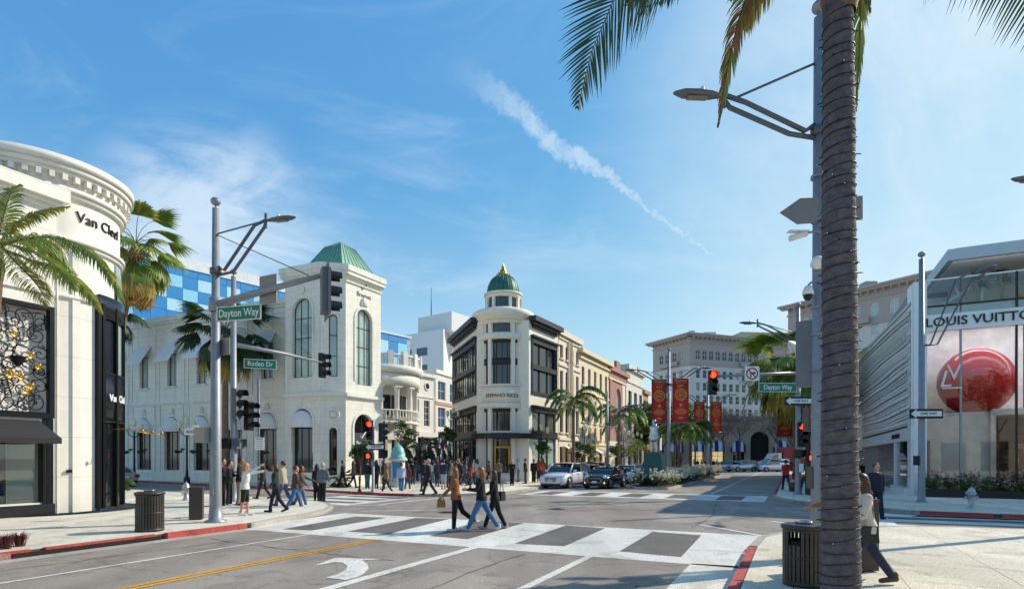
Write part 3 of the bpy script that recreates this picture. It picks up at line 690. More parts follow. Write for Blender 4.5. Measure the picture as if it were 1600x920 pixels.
m = MB(); m.lathe([(.3, -.07), (.4, -.1), (.5, -.07), (.5, 0)], 24, 0, (b, 0, 5.15), ax='Y'); m.lathe([(0, -.03), (.26, -.05), (.3, 0)], 24, 0, (b, 0, 5.15), ax='Y'); tf[1].b(m, 'medallion', white)
sg = MB(); sg.bx(c-1.0, c+1.0, .1, .16, 2.6, 3.9); tf[2].b(sg, 'shop_sign_panel', M('sign_slate', '3e4248', .5))
def swirl(fc, x, z, s, mat, y=-.02):
    text('Breguet', .42*s, .012, .0, 1, fc.root, mat, fc.loc(x, y, z-.05), fc.a)
    mm = MB(); mm.tube([(-.3*s, 0, .5*s), (-.15*s, 0, .3*s), (.25*s, 0, .75*s)], .03*s, 5); fc.b(mm, 'bird_emblem', mat, x, y, z)
swirl(tf[2], c, 3.15, 1.1, M('letter_white'), .08); swirl(tf[2], c, 14.3, 1.15, M('letter_grey', '6c6a66', .6))
m = MB(); m.ball((c, -.1, 13.75), (.3, .12, .35), 8, 6); m.ball((c-.25, -.05, 13.6), (.15, .08, .25), 6, 4); m.ball((c+.25, -.05, 13.6), (.15, .08, .25), 6, 4); tf[2].b(m, 'shell_ornament', white)
for fc, xc, rr, top in ((tf[0], a, .95, 13.7), (tf[2], c, .85, 13.2), (tf[0], a, 1.0, 5.6), (tf[2], c, 1.05, 5.3), (tf[1], b, .3, 12.4), (tf[1], b, .27, 4.2)):
    m = MB(); s = top-rr
    for k in range(14):
        a0, a1 = PI*k/14, PI*(k+1)/14
        m.extr([(xc+r_*math.cos(q), s+r_*math.sin(q)) for r_, q in ((rr+.01, a0), (rr+.18, a0), (rr+.18, a1), (rr+.01, a1))][::-1], -.07, .01)
    for sx in (-1, 1): m.bx(xc+sx*(rr+.095)-.085, xc+sx*(rr+.095)+.085, -.07, .01, s-(4.6 if rr > .5 and top > 9 else 2.2), s)
    fc.b(m, 'arch_moulding', white)
m = MB(); m.ball((a, -.08, 14.3), (.28, .12, .32), 8, 6); tf[0].b(m, 'shell_ornament', white)
L = bw.location
def off_poly(d):                           # tower outline, grown
    pts = [Vector(TA), Vector(TB), Vector(TC), Vector(TD), Vector(TD)+Vector((-4.7, 2.2)), Vector(TA)+Vector((.6, 3.2))]
    c_ = sum(pts, Vector((0, 0)))/len(pts); return [((p.x+(p-c_).normalized().x*d*1.1)-L.x, (p.y+(p-c_).normalized().y*d*1.1)-L.y) for p in pts]
for z0, z1, p in ((0, .7, .1), (6.4, 6.5, .12), (6.5, 6.75, .25), (14.85, 14.95, .1), (15.2, 15.32, .2), (15.32, 15.6, .34), (15.6, 16.0, .42)):
    m = MB(); m.prism(off_poly(p), z0, z1); 
    if z0 > 14 or p > 0: m.build('tower_cornice', white, bw)
m = MB(); t6 = [(x+L.x, y+L.y) for x, y in off_poly(0)]
for i in (3, 4, 5):
    a_, b_ = t6[i], t6[(i+1) % 6]; m.quad((a_[0]-L.x, a_[1]-L.y, 0), (b_[0]-L.x, b_[1]-L.y, 0), (b_[0]-L.x, b_[1]-L.y, 15.6), (a_[0]-L.x, a_[1]-L.y, 15.6))
m.build('tower_back', white, bw)
copper = M('green_copper', '6fa18a', .6, .05, .2, 3); rc = Vector((-13.4, 44.9))
def fr_ring(h, z): return [Vector((rc.x-L.x+i*B1.x*h+j*A1.x*h, rc.y-L.y+i*B1.y*h+j*A1.y*h, z)) for i, j in ((-1, -1), (1, -1), (1, 1), (-1, 1))]
q0, q1 = fr_ring(2.1, 15.95), fr_ring(.75, 18.35); pk = Vector((rc.x-L.x, rc.y-L.y, 18.85)); m = MB()
for i in range(4): m.quad(q0[i], q0[(i+1) % 4], q1[(i+1) % 4], q1[i]); m.add([q1[i], q1[(i+1) % 4], pk], ((0, 1, 2),))
for i in range(4):
    for k in range(0, 9):
        t = k/8; m.tube([q0[i].lerp(q0[(i+1) % 4], t)+Vector((0, 0, .03)), q1[i].lerp(q1[(i+1) % 4], t)+Vector((0, 0, .03))], .035, 4)
m.build('copper_roof', copper, bw)
shell(bw, [p0, p1, (-13, 55), (-40, 70)], 14.4, white, skip=(0,))

bw.location = (TA[0]*.92, TA[1]*.92, KH+.01); bw.scale = (.92, .92, .92)

# ===== blue chequered glass block behind, seen left of the tower and right of it
def chequer(label, p0, p1, zb, zt, cw, rows, seed, para=True):
    r_ = building('glass_office_block', label, 'building', p0, None); fc = Face(r_, p0, p1); random.seed(seed)
    fc.b(MB().bx(0, fc.W, .05, 20, 0, zt), 'core', M('grey_curtain_wall', '9fb4c4', .4)); rh = (zt-(2.6 if para else 1.2)-zb)/rows
    cols = [M('panel_cobalt', '0f88ca', .35, 0, .08, spec=1.), M('panel_sky', '92d4f0', .35, 0, .08, spec=1.), M('panel_pale', 'b9e0f2', .35, 0, .08, spec=1.)]
    ms = [MB().bx(.03, cw-.03, -.02, .06, .03, rh-.03).mesh('glass_panel', c) for c in cols]
    for i in range(int(fc.W/cw)):
        for j in range(rows): fc.put('glass_panel', ms[0] if (i+j) % 2 == 0 or random.random() < .1 else random.choice(ms[1:]), i*cw, 0, zb+j*rh)
        fc.put('glass_panel', MESHC.setdefault(('tp', cw), MB().bx(.03, cw-.03, -.02, .06, 0, 1.0).mesh('glass_panel', cols[0])), i*cw, 0, zt-(2.6 if para else 1.2)+.05)
    m = MB(); m.bx(-.2, fc.W+.2, -.15, 20, zt-(1.5 if para else .15), zt+(0 if para else .1)); fc.b(m, 'white_parapet', M('parapet_white', 'e4e4e2', .7)); return r_
def PW(px, py, Y): q = P(px, py, Y); return (q.x, q.y), q.z
(pa, za), (pb, zb_) = PW(120, 375, 70), PW(480, 480, 100)
chequer('white-topped office block with blue chequered glass behind the left palm', PW(120, 0, 70)[0], PW(500, 0, 96)[0], 12, 29.6, 2.0, 9, 4)
chequer('small blue chequered glass block seen right of the green-roofed tower', PW(560, 0, 86)[0], PW(641, 0, 94)[0], 6, 21.6, 1.9, 6, 9, False)
# ===== corner store with the domed rotunda
RC = Vector((-.72, 47.6, 0)); RR = 2.0
rb = building('domed_corner_store', 'cream corner store with black-framed windows and green dome on a round tower', 'building', RC)
cream_r = M('rotunda_cream', 'eae0cf', .7, var=.06, bump=.12, bscale=50, stain=.15); char = M('charcoal_metal', '322e2e', .45, .3, .2)
copper_d = M('verdigris_dome', '2f6a55', .5, .2, .3, 4); brassm = M('brass_frame', 'b98f3e', .35, .8)
pR0, pR1 = (1.35, 46.0), (4.05, 50.7); pL0, pL1 = (-5.7, 55.4), (-2.75, 46.6)
m = MB(); m.lathe([(RR-.25, 0), (RR-.25, 13)], 36); m.build('rotunda_glass', g_dark, rb)
def ring(z0, z1, r0, r1=None, n=48): return [(r0-.4 if False else .2, z0), (r0, z0), (r1 or r0, z1), (.2, z1)]
for nm, mat, prof in (('stone_band', cream_r, ring(6.35, 7.75, RR+.06)), ('stone_band', cream_r, ring(3.95, 4.15, RR)), ('stone_band', cream_r, ring(11.45, 11.95, RR+.12)), ('stone_band', cream_r, ring(7.72, 7.86, RR+.16)), ('stone_band', cream_r, ring(5.95, 6.36, RR+.1)),
                      ('stone_band', cream_r, ring(12.75, 12.95, RR+.1)), ('main_cornice', cream_r, [(.2, 12.94), (RR+.15, 12.94), (RR+.3, 13.1), (RR+.38, 13.25), (RR+.55, 13.4), (RR+.58, 13.7), (RR+.4, 13.85), (.2, 13.9)]),
                      ('stone_band', cream_r, ring(0, .8, RR+.0)), ('metal_spandrel', char, ring(9.45, 9.95, RR-.12)), ('metal_spandrel', char, ring(11.2, 11.46, RR-.12)), ('metal_spandrel', char, ring(5.7, 5.96, RR-.12)), ('stone_band', cream_r, ring(15.0, 15.3, 1.5)), ('stone_band', cream_r, ring(13.88, 14.1, 1.65)),
                      ('stone_band', cream_r, ring(15.28, 15.42, 1.6))):
    m = MB(); m.lathe(prof, 48); m.build(nm, mat, rb)
m = MB(); m.lathe([(1.32, 14), (1.32, 15.1)], 32); m.build('lantern_glass', g_dark, rb)
fa = R(-92)
for da in (-100, -62, -30, 26, 60, 100):
    for q0, q1, rr, wdt in ((.8, 5.95, RR-.1, .34), (7.8, 11.5, RR-.1, .3), (11.9, 12.8, RR-.15, .3), (14.1, 15.02, 1.36, .22)):
        a = fa+R(da); m = MB(); m.box((rr*math.cos(a), rr*math.sin(a), (q0+q1)/2), (.3, wdt, q1-q0), 0, a); m.build('pier', cream_r, rb)
for da in (-15, 0, 14, 43, -46):
    for q0, q1 in ((4.15, 5.7), (7.86, 9.45), (9.95, 11.2)):
        a = fa+R(da); m = MB(); m.box(((RR-.22)*math.cos(a), (RR-.22)*math.sin(a), (q0+q1)/2), (.07, .06, q1-q0), 0, a); m.build('mullion', char, rb)
m = MB(); prof = [(1.32*math.cos(R(t))**.75, 15.42+1.62*math.sin(R(t))) for t in range(0, 86, 8)]+[(.1, 17.05)]
m.lathe(prof, 40, rib=.035); m.build('dome', copper_d, rb)
m = MB()
for i in range(20):
    a = 2*PI*i/20; m.tube([((r+.015)*math.cos(a), (r+.015)*math.sin(a), z) for r, z in prof[:-1]], .028, 4)
m.build('dome_ribs', copper_d, rb)
m = MB(); m.lathe([(.5, 16.85), (.36, 17.0), (.42, 17.08), (.22, 17.3), (.26, 17.4), (.12, 17.6), (.14, 17.7), (.04, 17.95), (0, 18.1)], 12, rib=.25); 
for i in range(8): a = i*PI/4; m.tube([(.4*math.cos(a), .4*math.sin(a), 16.95), (.55*math.cos(a), .55*math.sin(a), 17.1), (.5*math.cos(a), .5*math.sin(a), 17.2)], .05, 5)
m.build('gilded_finial', gold, rb)
m = MB(); m.prism([(r*math.cos(fa+R(t)), r*math.sin(fa+R(t))) for r, t in [(RR+.8, q) for q in range(-80, 81, 10)]]+[(.9, .9), (-.9, .9)], 3.55, 3.95); m.build('canopy', char, rb)
text('STEFANO RICCI', .40, .02, .006, .98, rb, M('bronze_letter', '8a6d43', .4, .6), (0, 0, 6.95), fa+PI/2-R(1), bend=RR+.09)
m = MB()                                   # brass door frame
dd = Vector((math.cos(fa), math.sin(fa), 0)); dr = Vector((-dd.y, dd.x, 0))
for s in (-.55, .55): m.box(dd*(RR-.18)+dr*s+Vector((0, 0, 1.5)), (.12, .12, 2.7), 0, fa)
m.box(dd*(RR-.18)+Vector((0, 0, 2.85)), (.12, 1.2, .14), 0, fa); m.build('brass_door_frame', brassm, rb)
for p0_, p1_, right in ((pR0, pR1, True), (pL0, pL1, False)):
    fc = Face(rb, p0_, p1_); W = fc.W
    bx0, bx1 = (.55, W-.45) if right else (.35, W-.6)
    holes = [(bx0, bx1, .3, 5.9), (bx0, bx1, 7.3, 11.6)]
    fc.b(wall_mb(W, 0, 13, holes, .3), 'wall', cream_r)
    for i, (z0, z1, nz) in enumerate(((.3, 3.6, 1), (4.2, 5.75, 1), (7.4, 9.2, 1), (9.6, 11.3, 1))):
        n = 3 if right else 5; ww = (bx1-bx0)/n
        for j in range(n): window(fc, bx0+ww*(j+.5), z0, ww-.12, z1-z0, char, (g_pale if (i == 0 and right) else [g_dark, g_pale, g_curt] if (not right and i > 1) else [g_dark, g_dark, g_curt]), 1 if right else 2, 1, depth=.16)
    m = MB()
    for z0, z1 in ((3.6, 4.2), (5.75, 6.1), (7.15, 7.4), (9.2, 9.6), (11.3, 11.75)): m.bx(bx0-.15, bx1+.15, -.12, .25, z0, z1)
    m.bx(bx0-.15, bx0, -.1, .2, 7.3, 11.6); m.bx(bx1, bx1+.15, -.1, .2, 7.3, 11.6); m.bx(bx0-.25, bx1+.25, -.3, .1, 11.75, 11.9); m.bx(bx0-.25, bx1+.25, -.3, .1, 6.1, 6.25)
    fc.b(m, 'bay_frame', char)
    for z0, z1, p in ((12.5, 12.7, .15), (12.7, 12.95, .35), (12.95, 13.35, .6)): band(fc, z0, z1, p, char, 'black_cornice', x0=.65 if right else .7, x1=W-.65)
shell(rb, [pR0, pR1, (-1, 58), (-5.7, 55.4), (-2.75, 46.6)], 13.0, cream_r, skip=(0, 3))

# ===== row of shops along the avenue
def vpx(px, u=-18.65):
    k = (px-800)/FPX; return (B1.x*u-k*B1.y*u)/(k*A1.y-A1.x)
def rowb(label, x0, x1, H, mat, u=-18.65, depth=5.5):
    a, b = F(u, vpx(x0, u)), F(u, vpx(x1, u)); r_ = building('shop_building', label, 'building', a, 'shop fronts along the avenue')
    fc = Face(r_, a, b); c, d = F(u-depth, vpx(x1, u)), F(u-depth, vpx(x0, u)); shell(r_, [tuple(a[:2]), tuple(b[:2]), tuple(c[:2]), tuple(d[:2])], H, mat, skip=(0,)); return r_, fc
crm = M('cream_plaster', 'e4d1b2', .8, var=.06, bump=.1, stain=.2); crm2 = M('warm_stone', 'e3d4be', .8, var=.06, bump=.1, stain=.2); brick = M('rose_brick', 'ab7c6e', .85, var=.2, scale=9, bump=.3, bscale=14)
greyw = M('grey_white_plaster', 'd9d4c9', .8, var=.06, stain=.2); terra = M('terracotta_plaster', 'bd8266', .85, var=.12, stain=.2); tilegreen = M('green_roof_tile', '2c4a3e', .6, var=.3, scale=8)
stripe = M('striped_canvas', 'd8d2c4', .9, 0, .2, 6)
tan_aw = M('tan_canvas', 'a59684', .9)
# cream pair
r1, f1 = rowb('tall cream shop building beside the domed store with small square top windows', 873, 906, 13.4, crm2)
def xs_of(fc, u, pxs): base = (fc.p0.dot(A1)); return [vpx(p, u)-base for p in pxs]
def do_windows(fc, cs, rows, frame, glass, mat, H, ground=True, sillm=None):
    holes = [(c-w_/2, c+w_/2, z0, z1, ar) for z0, z1, w_, ar in rows for c in cs]
    fc.b(wall_mb(fc.W, 0, H, holes, .28), 'wall', mat)
    for z0, z1, w_, ar in rows:
        for c in cs: window(fc, c, z0, w_, z1-z0, frame, glass, 2 if w_ > .8 else 1, 2, ar, .22, sill=sillm)
W = f1.W; n1 = [W*(i+.5)/4 for i in range(4)]
do_windows(f1, n1, [(10.9, 12.1, .75, False), (7.4, 9.8, .75, False), (4.3, 6.5, .85, False), (.2, 3.0, W/4-.5, False)], frame_b, [g_dark, g_warm, g_curt], crm2, 13.4, sillm=stone_lt)
for z0, z1, p in ((3.6, 3.85, .15), (6.9, 7.1, .12), (10.2, 10.4, .12), (12.6, 12.75, .12), (12.9, 13.4, .3)): band(f1, z0, z1, p, crm2)
for x in (W/2-.1, W/2+.0): band(f1, 3.8, 12.7, .16, crm2, 'pilaster', x0=x-.35, x1=x+.35)
for i in (0, 1, 2): awning(f1, n1[i+1] if i < 3 else n1[3], 3.1, 1.7, .8, 1.3, stripe)
r2, f2 = rowb('cream shop building with dark green tiled roof and narrow windows', 906, 951, 12.6, crm)
W = f2.W; n2 = [W*(i+.5)/5 for i in range(5)]
do_windows(f2, n2, [(9.2, 11.0, .8, False), (5.6, 7.9, .8, False), (3.9, 5.2, .7, True), (.2, 2.9, W/5-.7, False)], frame_b, [g_dark, g_warm, g_curt], crm, 12.6, sillm=stone_lt)
for z0, z1, p in ((3.3, 3.5, .12), (8.4, 8.55, .1), (11.7, 11.9, .2), (12.2, 12.6, .5)): band(f2, z0, z1, p, crm)
m = MB(); m.add([(0, -.5, 12.6), (f2.W, -.5, 12.6), (f2.W, 4, 14.3), (0, 4, 14.3), (0, 4, 12.6), (f2.W, 4, 12.6)], ((0, 1, 2, 3), (1, 5, 2), (0, 3, 4), (3, 2, 5, 4))); f2.b(m, 'tiled_roof', tilegreen)
for i in (0, 2, 3): awning(f2, n2[i], 3.0, 2.0, .8, 1.4, stripe if i != 3 else tan_aw)
sg = MB(); sg.bx(n2[2]-.9, n2[2]+.9, -.12, 0, 3.4, 3.8); f2.b(sg, 'shop_sign', M('sign_grey', '77736b', .6))
for i in range(3): f2.b(MB().bx(-.3, .3, -.3, .3, 12.6, 13.5), 'chimney', char, 3+i*4.5, 5)
r3, f3 = rowb('rose brick shop building with one tall arched window', 951, 980, 12.4, brick)
W = f3.W; c3 = W/2; f3.b(wall_mb(W, 0, 12.2, [(c3-1.1, c3+1.1, 4.2, 10.2, True), (c3-1.6, c3+1.6, .2, 3.3)], .35), 'wall', brick)
window(f3, c3, 4.2, 2.2, 6.0, frame_w, g_green, 2, 4, True, .3); window(f3, c3, .2, 3.2, 3.1, frame_b, g_dark, 3, 1, depth=.3)
for z0, z1, p in ((3.4, 3.9, .2), (10.9, 11.1, .15)): band(f3, z0, z1, p, stone_lt)
band(f3, 11.9, 12.4, .3, brick); f3.b(MB().bx(0, c3-1.7, -.06, .02, 0, 3.4).bx(c3+1.7, W, -.06, .02, 0, 3.4), 'ground_floor_front', stone_lt); f3.b(MB().bx(W-2.4, W, -.05, .02, 3.9, 10.9), 'cream_panel', crm2)
for x in (0.3, W-.9): band(f3, 3.9, 11, .14, stone_lt if x > 1 else brick, 'pilaster', x0=x, x1=x+.6)
f3.b(MB().bx(-.8, .8, 0, .3, 12.4, 13.4), 'gable_block', brick, c3)
r4, f4 = rowb('grey-white shop building with three tall dark windows and arched doors', 980, 1005, 13.7, greyw)
W = f4.W; n4 = [W*(i+.5)/3 for i in range(3)]
holes = [(c-.8, c+.8, 5.2, 10.5) for c in n4]+[(c-1.1, c+1.1, .2, 3.5, True) for c in n4]
f4.b(wall_mb(W, 0, 13.7, holes, .35), 'wall', greyw)
for c in n4: window(f4, c, 5.2, 1.6, 5.3, frame_k, g_dark, 2, 3, depth=.3); window(f4, c, .2, 2.2, 3.3, frame_k, g_dark, 2, 2, True, .3)
for z0, z1, p in ((4.2, 4.5, .15), (11.5, 11.7, .12), (13.1, 13.7, .35)): band(f4, z0, z1, p, greyw)
r5, f5 = rowb('terracotta coloured shop building at the far end of the row', 1005, 1013, 11.4, terra)
W = f5.W; n5 = [W*(i+.5)/3 for i in range(3)]
do_windows(f5, n5, [(8.6, 10.0, .9, False), (5.0, 7.5, .9, False), (.3, 3.2, 1.6, False)], frame_k, g_dark, terra, 11.4)
band(f5, 10.9, 11.4, .3, terra); band(f5, 3.6, 3.9, .15, terra)
r6, f6 = rowb('pale shop block beyond the terracotta building behind the trees', 1013, 1034, 9.5, crm2)
W = f6.W; do_windows(f6, [W*(i+.5)/5 for i in range(5)], [(5.4, 7.4, 1.1, False), (.3, 3.2, 2.0, False)], frame_k, g_dark, crm2, 9.5)

# ===== hill street: rising granite paving between the two corner buildings
setts = ground_mat('hill_setts', 'a79f97', 'b8b0a6', 30)
hill = [[(-11.2, 42), (2.2, 46.5), (1.2, 40), (-10.5, 38)]]
def hz(Y): return KH+.004 if Y < 44 else KH+.004+(Y-44)*.115
m = MB(); rows = [(-11.2, 41.5, -.2, 41.5), (-10.6, 47, -1.5, 47), (-20, 56, -4.8, 56), (-22, 66, -7, 66), (-28, 84, -5, 84), (-40, 110, -4, 110)]
vs = []
for x0, y0, x1, y1 in rows: vs += [(x0, y0, hz(y0)), (x1, y1, hz(y1))]
m.add(vs, [(2*i, 2*i+1, 2*i+3, 2*i+2) for i in range(len(rows)-1)]); m.build('hill_street', setts, kind='structure')
# ===== round portico building on the hill street
PC = Vector((-15.0, 64, 0)); PR = 4.6; PZ = 1.9
pb = building('round_portico_building', 'white classical building with a round columned portico and balustrade', 'building', PC)
cl = M('classical_white', 'e2ddd1', .75, var=.06, bump=.1, stain=.25)
m = MB(); m.lathe([(3.3, 0), (3.3, 10.5)], 32); m.build('inner_wall', cl, pb)
for pr, nm in (([(0, 9.6), (PR+.1, 9.6), (PR+.1, 10.9), (0, 10.9)], 'entablature'), ([(0, 10.9), (PR+.3, 10.95), (PR+.45, 11.3), (PR+.5, 11.7), (0, 11.7)], 'cornice_ring'), ([(0, 5.6), (PR, 5.6), (PR, 5.9), (0, 5.9)], 'balcony_floor'), ([(PR-.2, 6.95), (PR, 6.95), (PR, 7.1), (PR-.2, 7.1)], 'balcony_rail'), ([(PR-.05, 12.7), (PR+.25, 12.7), (PR+.25, 12.9), (PR-.05, 12.9)], 'parapet_rail')):
    m = MB(); m.lathe(pr, 40); m.build(nm, cl, pb)
cm = MB(); cm.lathe([(.38, PZ), (.38, PZ+.3), (.27, PZ+.4), (.25, 9.1), (.36, 9.3), (.44, 9.6)], 14); cm.box((0, 0, 9.5), (.85, .85, .16)); cmm = cm.mesh('column', cl)
bm_ = MB().lathe([(.09, 0), (.12, .25), (.06, .5), (.1, .85), (.1, .9)], 8).mesh('baluster', cl)
for i in range(15):
    a = R(-168+i*24/1.0*1.0); put('column', cmm, pb, ((PR-.35)*math.cos(a), (PR-.35)*math.sin(a), 0), a)
for i in range(40):
    a = R(-180+i*5); put('baluster', bm_, pb, ((PR-.1)*math.cos(a), (PR-.1)*math.sin(a), 6.05))
    if i % 4 == 0: put('parapet_post', MESHC.setdefault('pp', MB().box((0, 0, .75), (.5, .6, 1.5)).mesh('parapet_post', cl)), pb, ((PR+.1)*math.cos(a), (PR+.1)*math.sin(a), 11.7), a)
    else: put('baluster', bm_, pb, ((PR+.1)*math.cos(a), (PR+.1)*math.sin(a), 11.75))
for i in range(7):
    a = R(-150+i*22)
    for z in (2.4, 6.3): put('window', MESHC.setdefault('pw', MB().box((0, 0, 1.2), (.12, 1.1, 2.4)).mesh('window', g_dark)), pb, (3.3*math.cos(a), 3.3*math.sin(a), z), a)
text('RODEO', .5, .03, .01, 1, pb, M('letter_grey'), (0, 0, 10.25), R(8), bend=PR+.12)
m = MB(); m.extr([(-1.6, 4.3), (1.6, 4.3), (0, 5.4)], -.2, .3); m.bx(-1.6, 1.6, -.3, .4, 3.9, 4.3)
for s in (-1, 1): m.bx(s*1.3-.25, s*1.3+.25, -.1, .3, PZ, 3.9)
a = R(-45); m.build('door_pediment', cl, pb, ((PR-.2)*math.cos(a), (PR-.2)*math.sin(a), 0), a+PI/2)
# small facade with two round windows, then pale far shops
q0, q1 = (-11.9, 66.5), (-9.6, 70.5)
ub = building('round_window_building', 'cream upper facade with two small round windows beside the portico', 'building', q0); fu = Face(ub, q0, q1); W = fu.W
fu.b(wall_mb(W, 0, 12.1, [(W*.28-.55, W*.28+.55, 5.8, 8.9), (W*.72-.55, W*.72+.55, 5.8, 8.9), (.4, W-.4, 2.2, 4.4)], .3), 'wall', cl)
for s in (.28, .72):
    window(fu, W*s, 5.8, 1.1, 3.1, frame_w, g_dark, 2, 4, depth=.2)
    m = MB(); m.lathe([(0, -.02), (.36, -.03), (.36, -.1), (.5, -.1), (.52, 0)], 20, 0, (W*s, 0, 10.6), ax='Y'); fu.b(m, 'round_window', cl); m = MB(); m.lathe([(0, -.05), (.34, -.05)], 20, 0, (W*s, 0, 10.6), ax='Y'); fu.b(m, 'pane', g_dark)
window(fu, W/2, 2.2, W-.8, 2.2, frame_k, g_dark, 4, 1, depth=.25)
for z0, z1, p in ((4.5, 5.1, .3), (9.2, 9.4, .1), (11.7, 12.1, .3)): band(fu, z0, z1, p, cl)
shell(ub, [q0, q1, (-18, 75), (-20, 70)], 12.1, cl, skip=(0,))
q0, q1 = (-9.8, 74), (-6.3, 84)
ub = building('hill_shop_building', 'pale three-storey shop building at the top of the hill street', 'building', q0); fu = Face(ub, q0, q1); W = fu.W
do_windows(fu, [W*(i+.5)/3 for i in range(3)], [(9.6, 12, 2.2, False), (6, 8.6, 2.2, False), (3.6, 5.4, 2.2, False)], frame_w, g_blue, M('shop_pale', 'd7d4ce', .8), 13.4)
band(fu, 8.9, 9.3, .1, M('panel_tan', 'b98d72', .8)); band(fu, 12.9, 13.4, .2, cl); shell(ub, [q0, q1, (-14, 88), (-18, 78)], 13.4, cl, skip=(0,))
# ===== white office tower behind
offw = M('office_white', 'e6e4e0', .7, var=.03); (oa, _), (ob, _), (oc, _) = PW(620, 500, 126), PW(693, 500, 118), PW(722, 500, 150)
ow = building('white_office_tower', 'plain white office tower with short strips of blue windows and a roof mast', 'building', oa); fo = Face(ow, oa, ob); H = 28.5; W = fo.W
holes = []
for i in range(2):
    for j in range(6): holes.append((1.4+i*4.6, 4.6+i*4.6, 5.5+j*3.6, 7.2+j*3.6))
fo.b(wall_mb(W, 0, H, holes, .3), 'wall', offw)
for h in holes: window(fo, (h[0]+h[1])/2, h[2], h[1]-h[0], h[3]-h[2], frame_k, g_blue, 4, 1, depth=.25)
shell(ow, [oa, ob, oc, (-16, 160)], H, offw, skip=(0,)); fo.b(MB().bx(4, W, 2.5, 14, H, H+4), 'roof_plant_room', offw)
fo.b(MB().tube([(6.5, 4, H+4), (6.5, 4, H+10.5)], [.12, .05], 6), 'mast', char)
ow2 = building('office_wing', 'lower white office wing behind the domed store', 'building', ob); fo = Face(ow2, (ob[0]-4, ob[1]+14), (ob[0]+9, ob[1]+22)); fo.b(MB().bx(0, fo.W, 0, 12, 0, 31), 'wall', offw)

# ===== grand hotel at the end of the avenue
hot_u = M('hotel_terracotta_stone', 'b3a7a0', .85, var=.08, stain=.2); hot_l = M('hotel_pale_stone', 'd2cfcb', .85, var=.06, stain=.2); hot_s = M('hotel_brown_stone', 'a3907c', .85, var=.18, scale=3, bump=.3, bscale=12)
g_h = M('hotel_glass', '1f2c30', .15, 0, .5, .5, spec=.6)
def hotel_face(root, pa, pb_, H, pitch, w_, zr, zarch, glass, ht=1.75, first=None, frame=frame_w):
    fc = Face(root, pa, pb_); W = fc.W; n = int((W-2)/pitch); x0 = (W-(n-1)*pitch)/2; cs = [x0+i*pitch for i in range(n)]
    holes = [(c-w_/2, c+w_/2, z, z+ht) for z in zr for c in cs]; ah = [(c-w_*.6, c+w_*.6, zarch, zarch+2.6, True) for c in cs]
    zs = zarch-1.2
    fc.b(wall_mb(W, 0, zs, holes, .25), 'lower_wall', hot_l); fc.b(wall_mb(W, zs, H, ah, .25), 'upper_wall', hot_u)
    for h in holes: window(fc, (h[0]+h[1])/2, h[2], w_, ht, frame, glass, 1, 2, depth=.2, bar=.07)
    for h in ah: window(fc, (h[0]+h[1])/2, h[2], w_*1.2, 2.6, frame_w, glass, 2, 2, True, .2, bar=.09)
    band(fc, zs-.3, zs, .25, hot_u); band(fc, H-1.9, H-1.6, .2, hot_u); band(fc, H-.5, H-.1, 1.1, hot_u, 'eaves'); band(fc, H-.1, H+.3, 1.5, hot_u, 'eaves')
    bk = MESHC.setdefault('brk', MB().bx(-.12, .12, -1.0, 0, -.45, 0).mesh('bracket', hot_u))
    for i in range(int(W/1.3)): fc.put('bracket', bk, .6+i*1.3, 0, H-.5)
    for i in (n//2-1,): 
        m = MB(); m.bx(cs[i]-pitch*.8, cs[i]+pitch*1.8, -.9, 0, zs+.1, zs+.35); m.bx(cs[i]-pitch*.8, cs[i]+pitch*1.8, -.9, -.8, zs+.35, zs+1.2); fc.b(m, 'balcony', hot_u)
    return fc
hb = building('grand_hotel', 'grey stone grand hotel with arched top windows beyond the avenue', 'building', (44.5, 144)); 
z5 = [9.5+i*3.15 for i in range(5)]
GH = [g_h, g_h, M('hotel_glass_blue', '31424c', .12, 0, .5, .5, spec=.7), M('hotel_blind', '8e938c', .3, 0, .2, 1.2), g_h]
hotel_face(hb, (38.3, 156.5), (44.5, 144), 32.8, 2.5, 1.35, z5, 26.7, GH, 2.05); hotel_face(hb, (44.5, 144), (78, 156.2), 32.8, 2.05, 1.25, z5, 26.7, GH, 2.05)
shell(hb, [(38.3, 156.5), (44.5, 144), (78, 156.2), (72, 170)], 32.8, hot_l, skip=(0, 1))
m = MB(); m.box((8, 10, 34), (3, 3, 2.6)); m.box((2, 5, 33.8), (1.2, 1.2, 2)); m.build('roof_house', hot_l, hb)
hb2 = building('hotel_east_wing', 'nearer wing of the grand hotel with arched windows seen right of the near palm', 'building', (59, 118))
hotel_face(hb2, (57.5, 120), (72, 97), 33.2, 3.3, 1.3, [24.6, 21, 17.4, 13.8, 10.2], 28.0, g_green, 2.2)
shell(hb2, [(57.5, 120), (72, 97), (84, 104), (70, 128)], 33.2, hot_l, skip=(0,))
hotel_face(hb2, (72, 97), (84, 104), 33.2, 3.3, 1.3, [24.6, 21, 17.4, 13.8], 28.0, g_green, 2.2)
m = MB(); m.box((9, -8, 34.2), (2.2, 2.2, 2.4)); m.build('roof_house', hot_u, hb2)
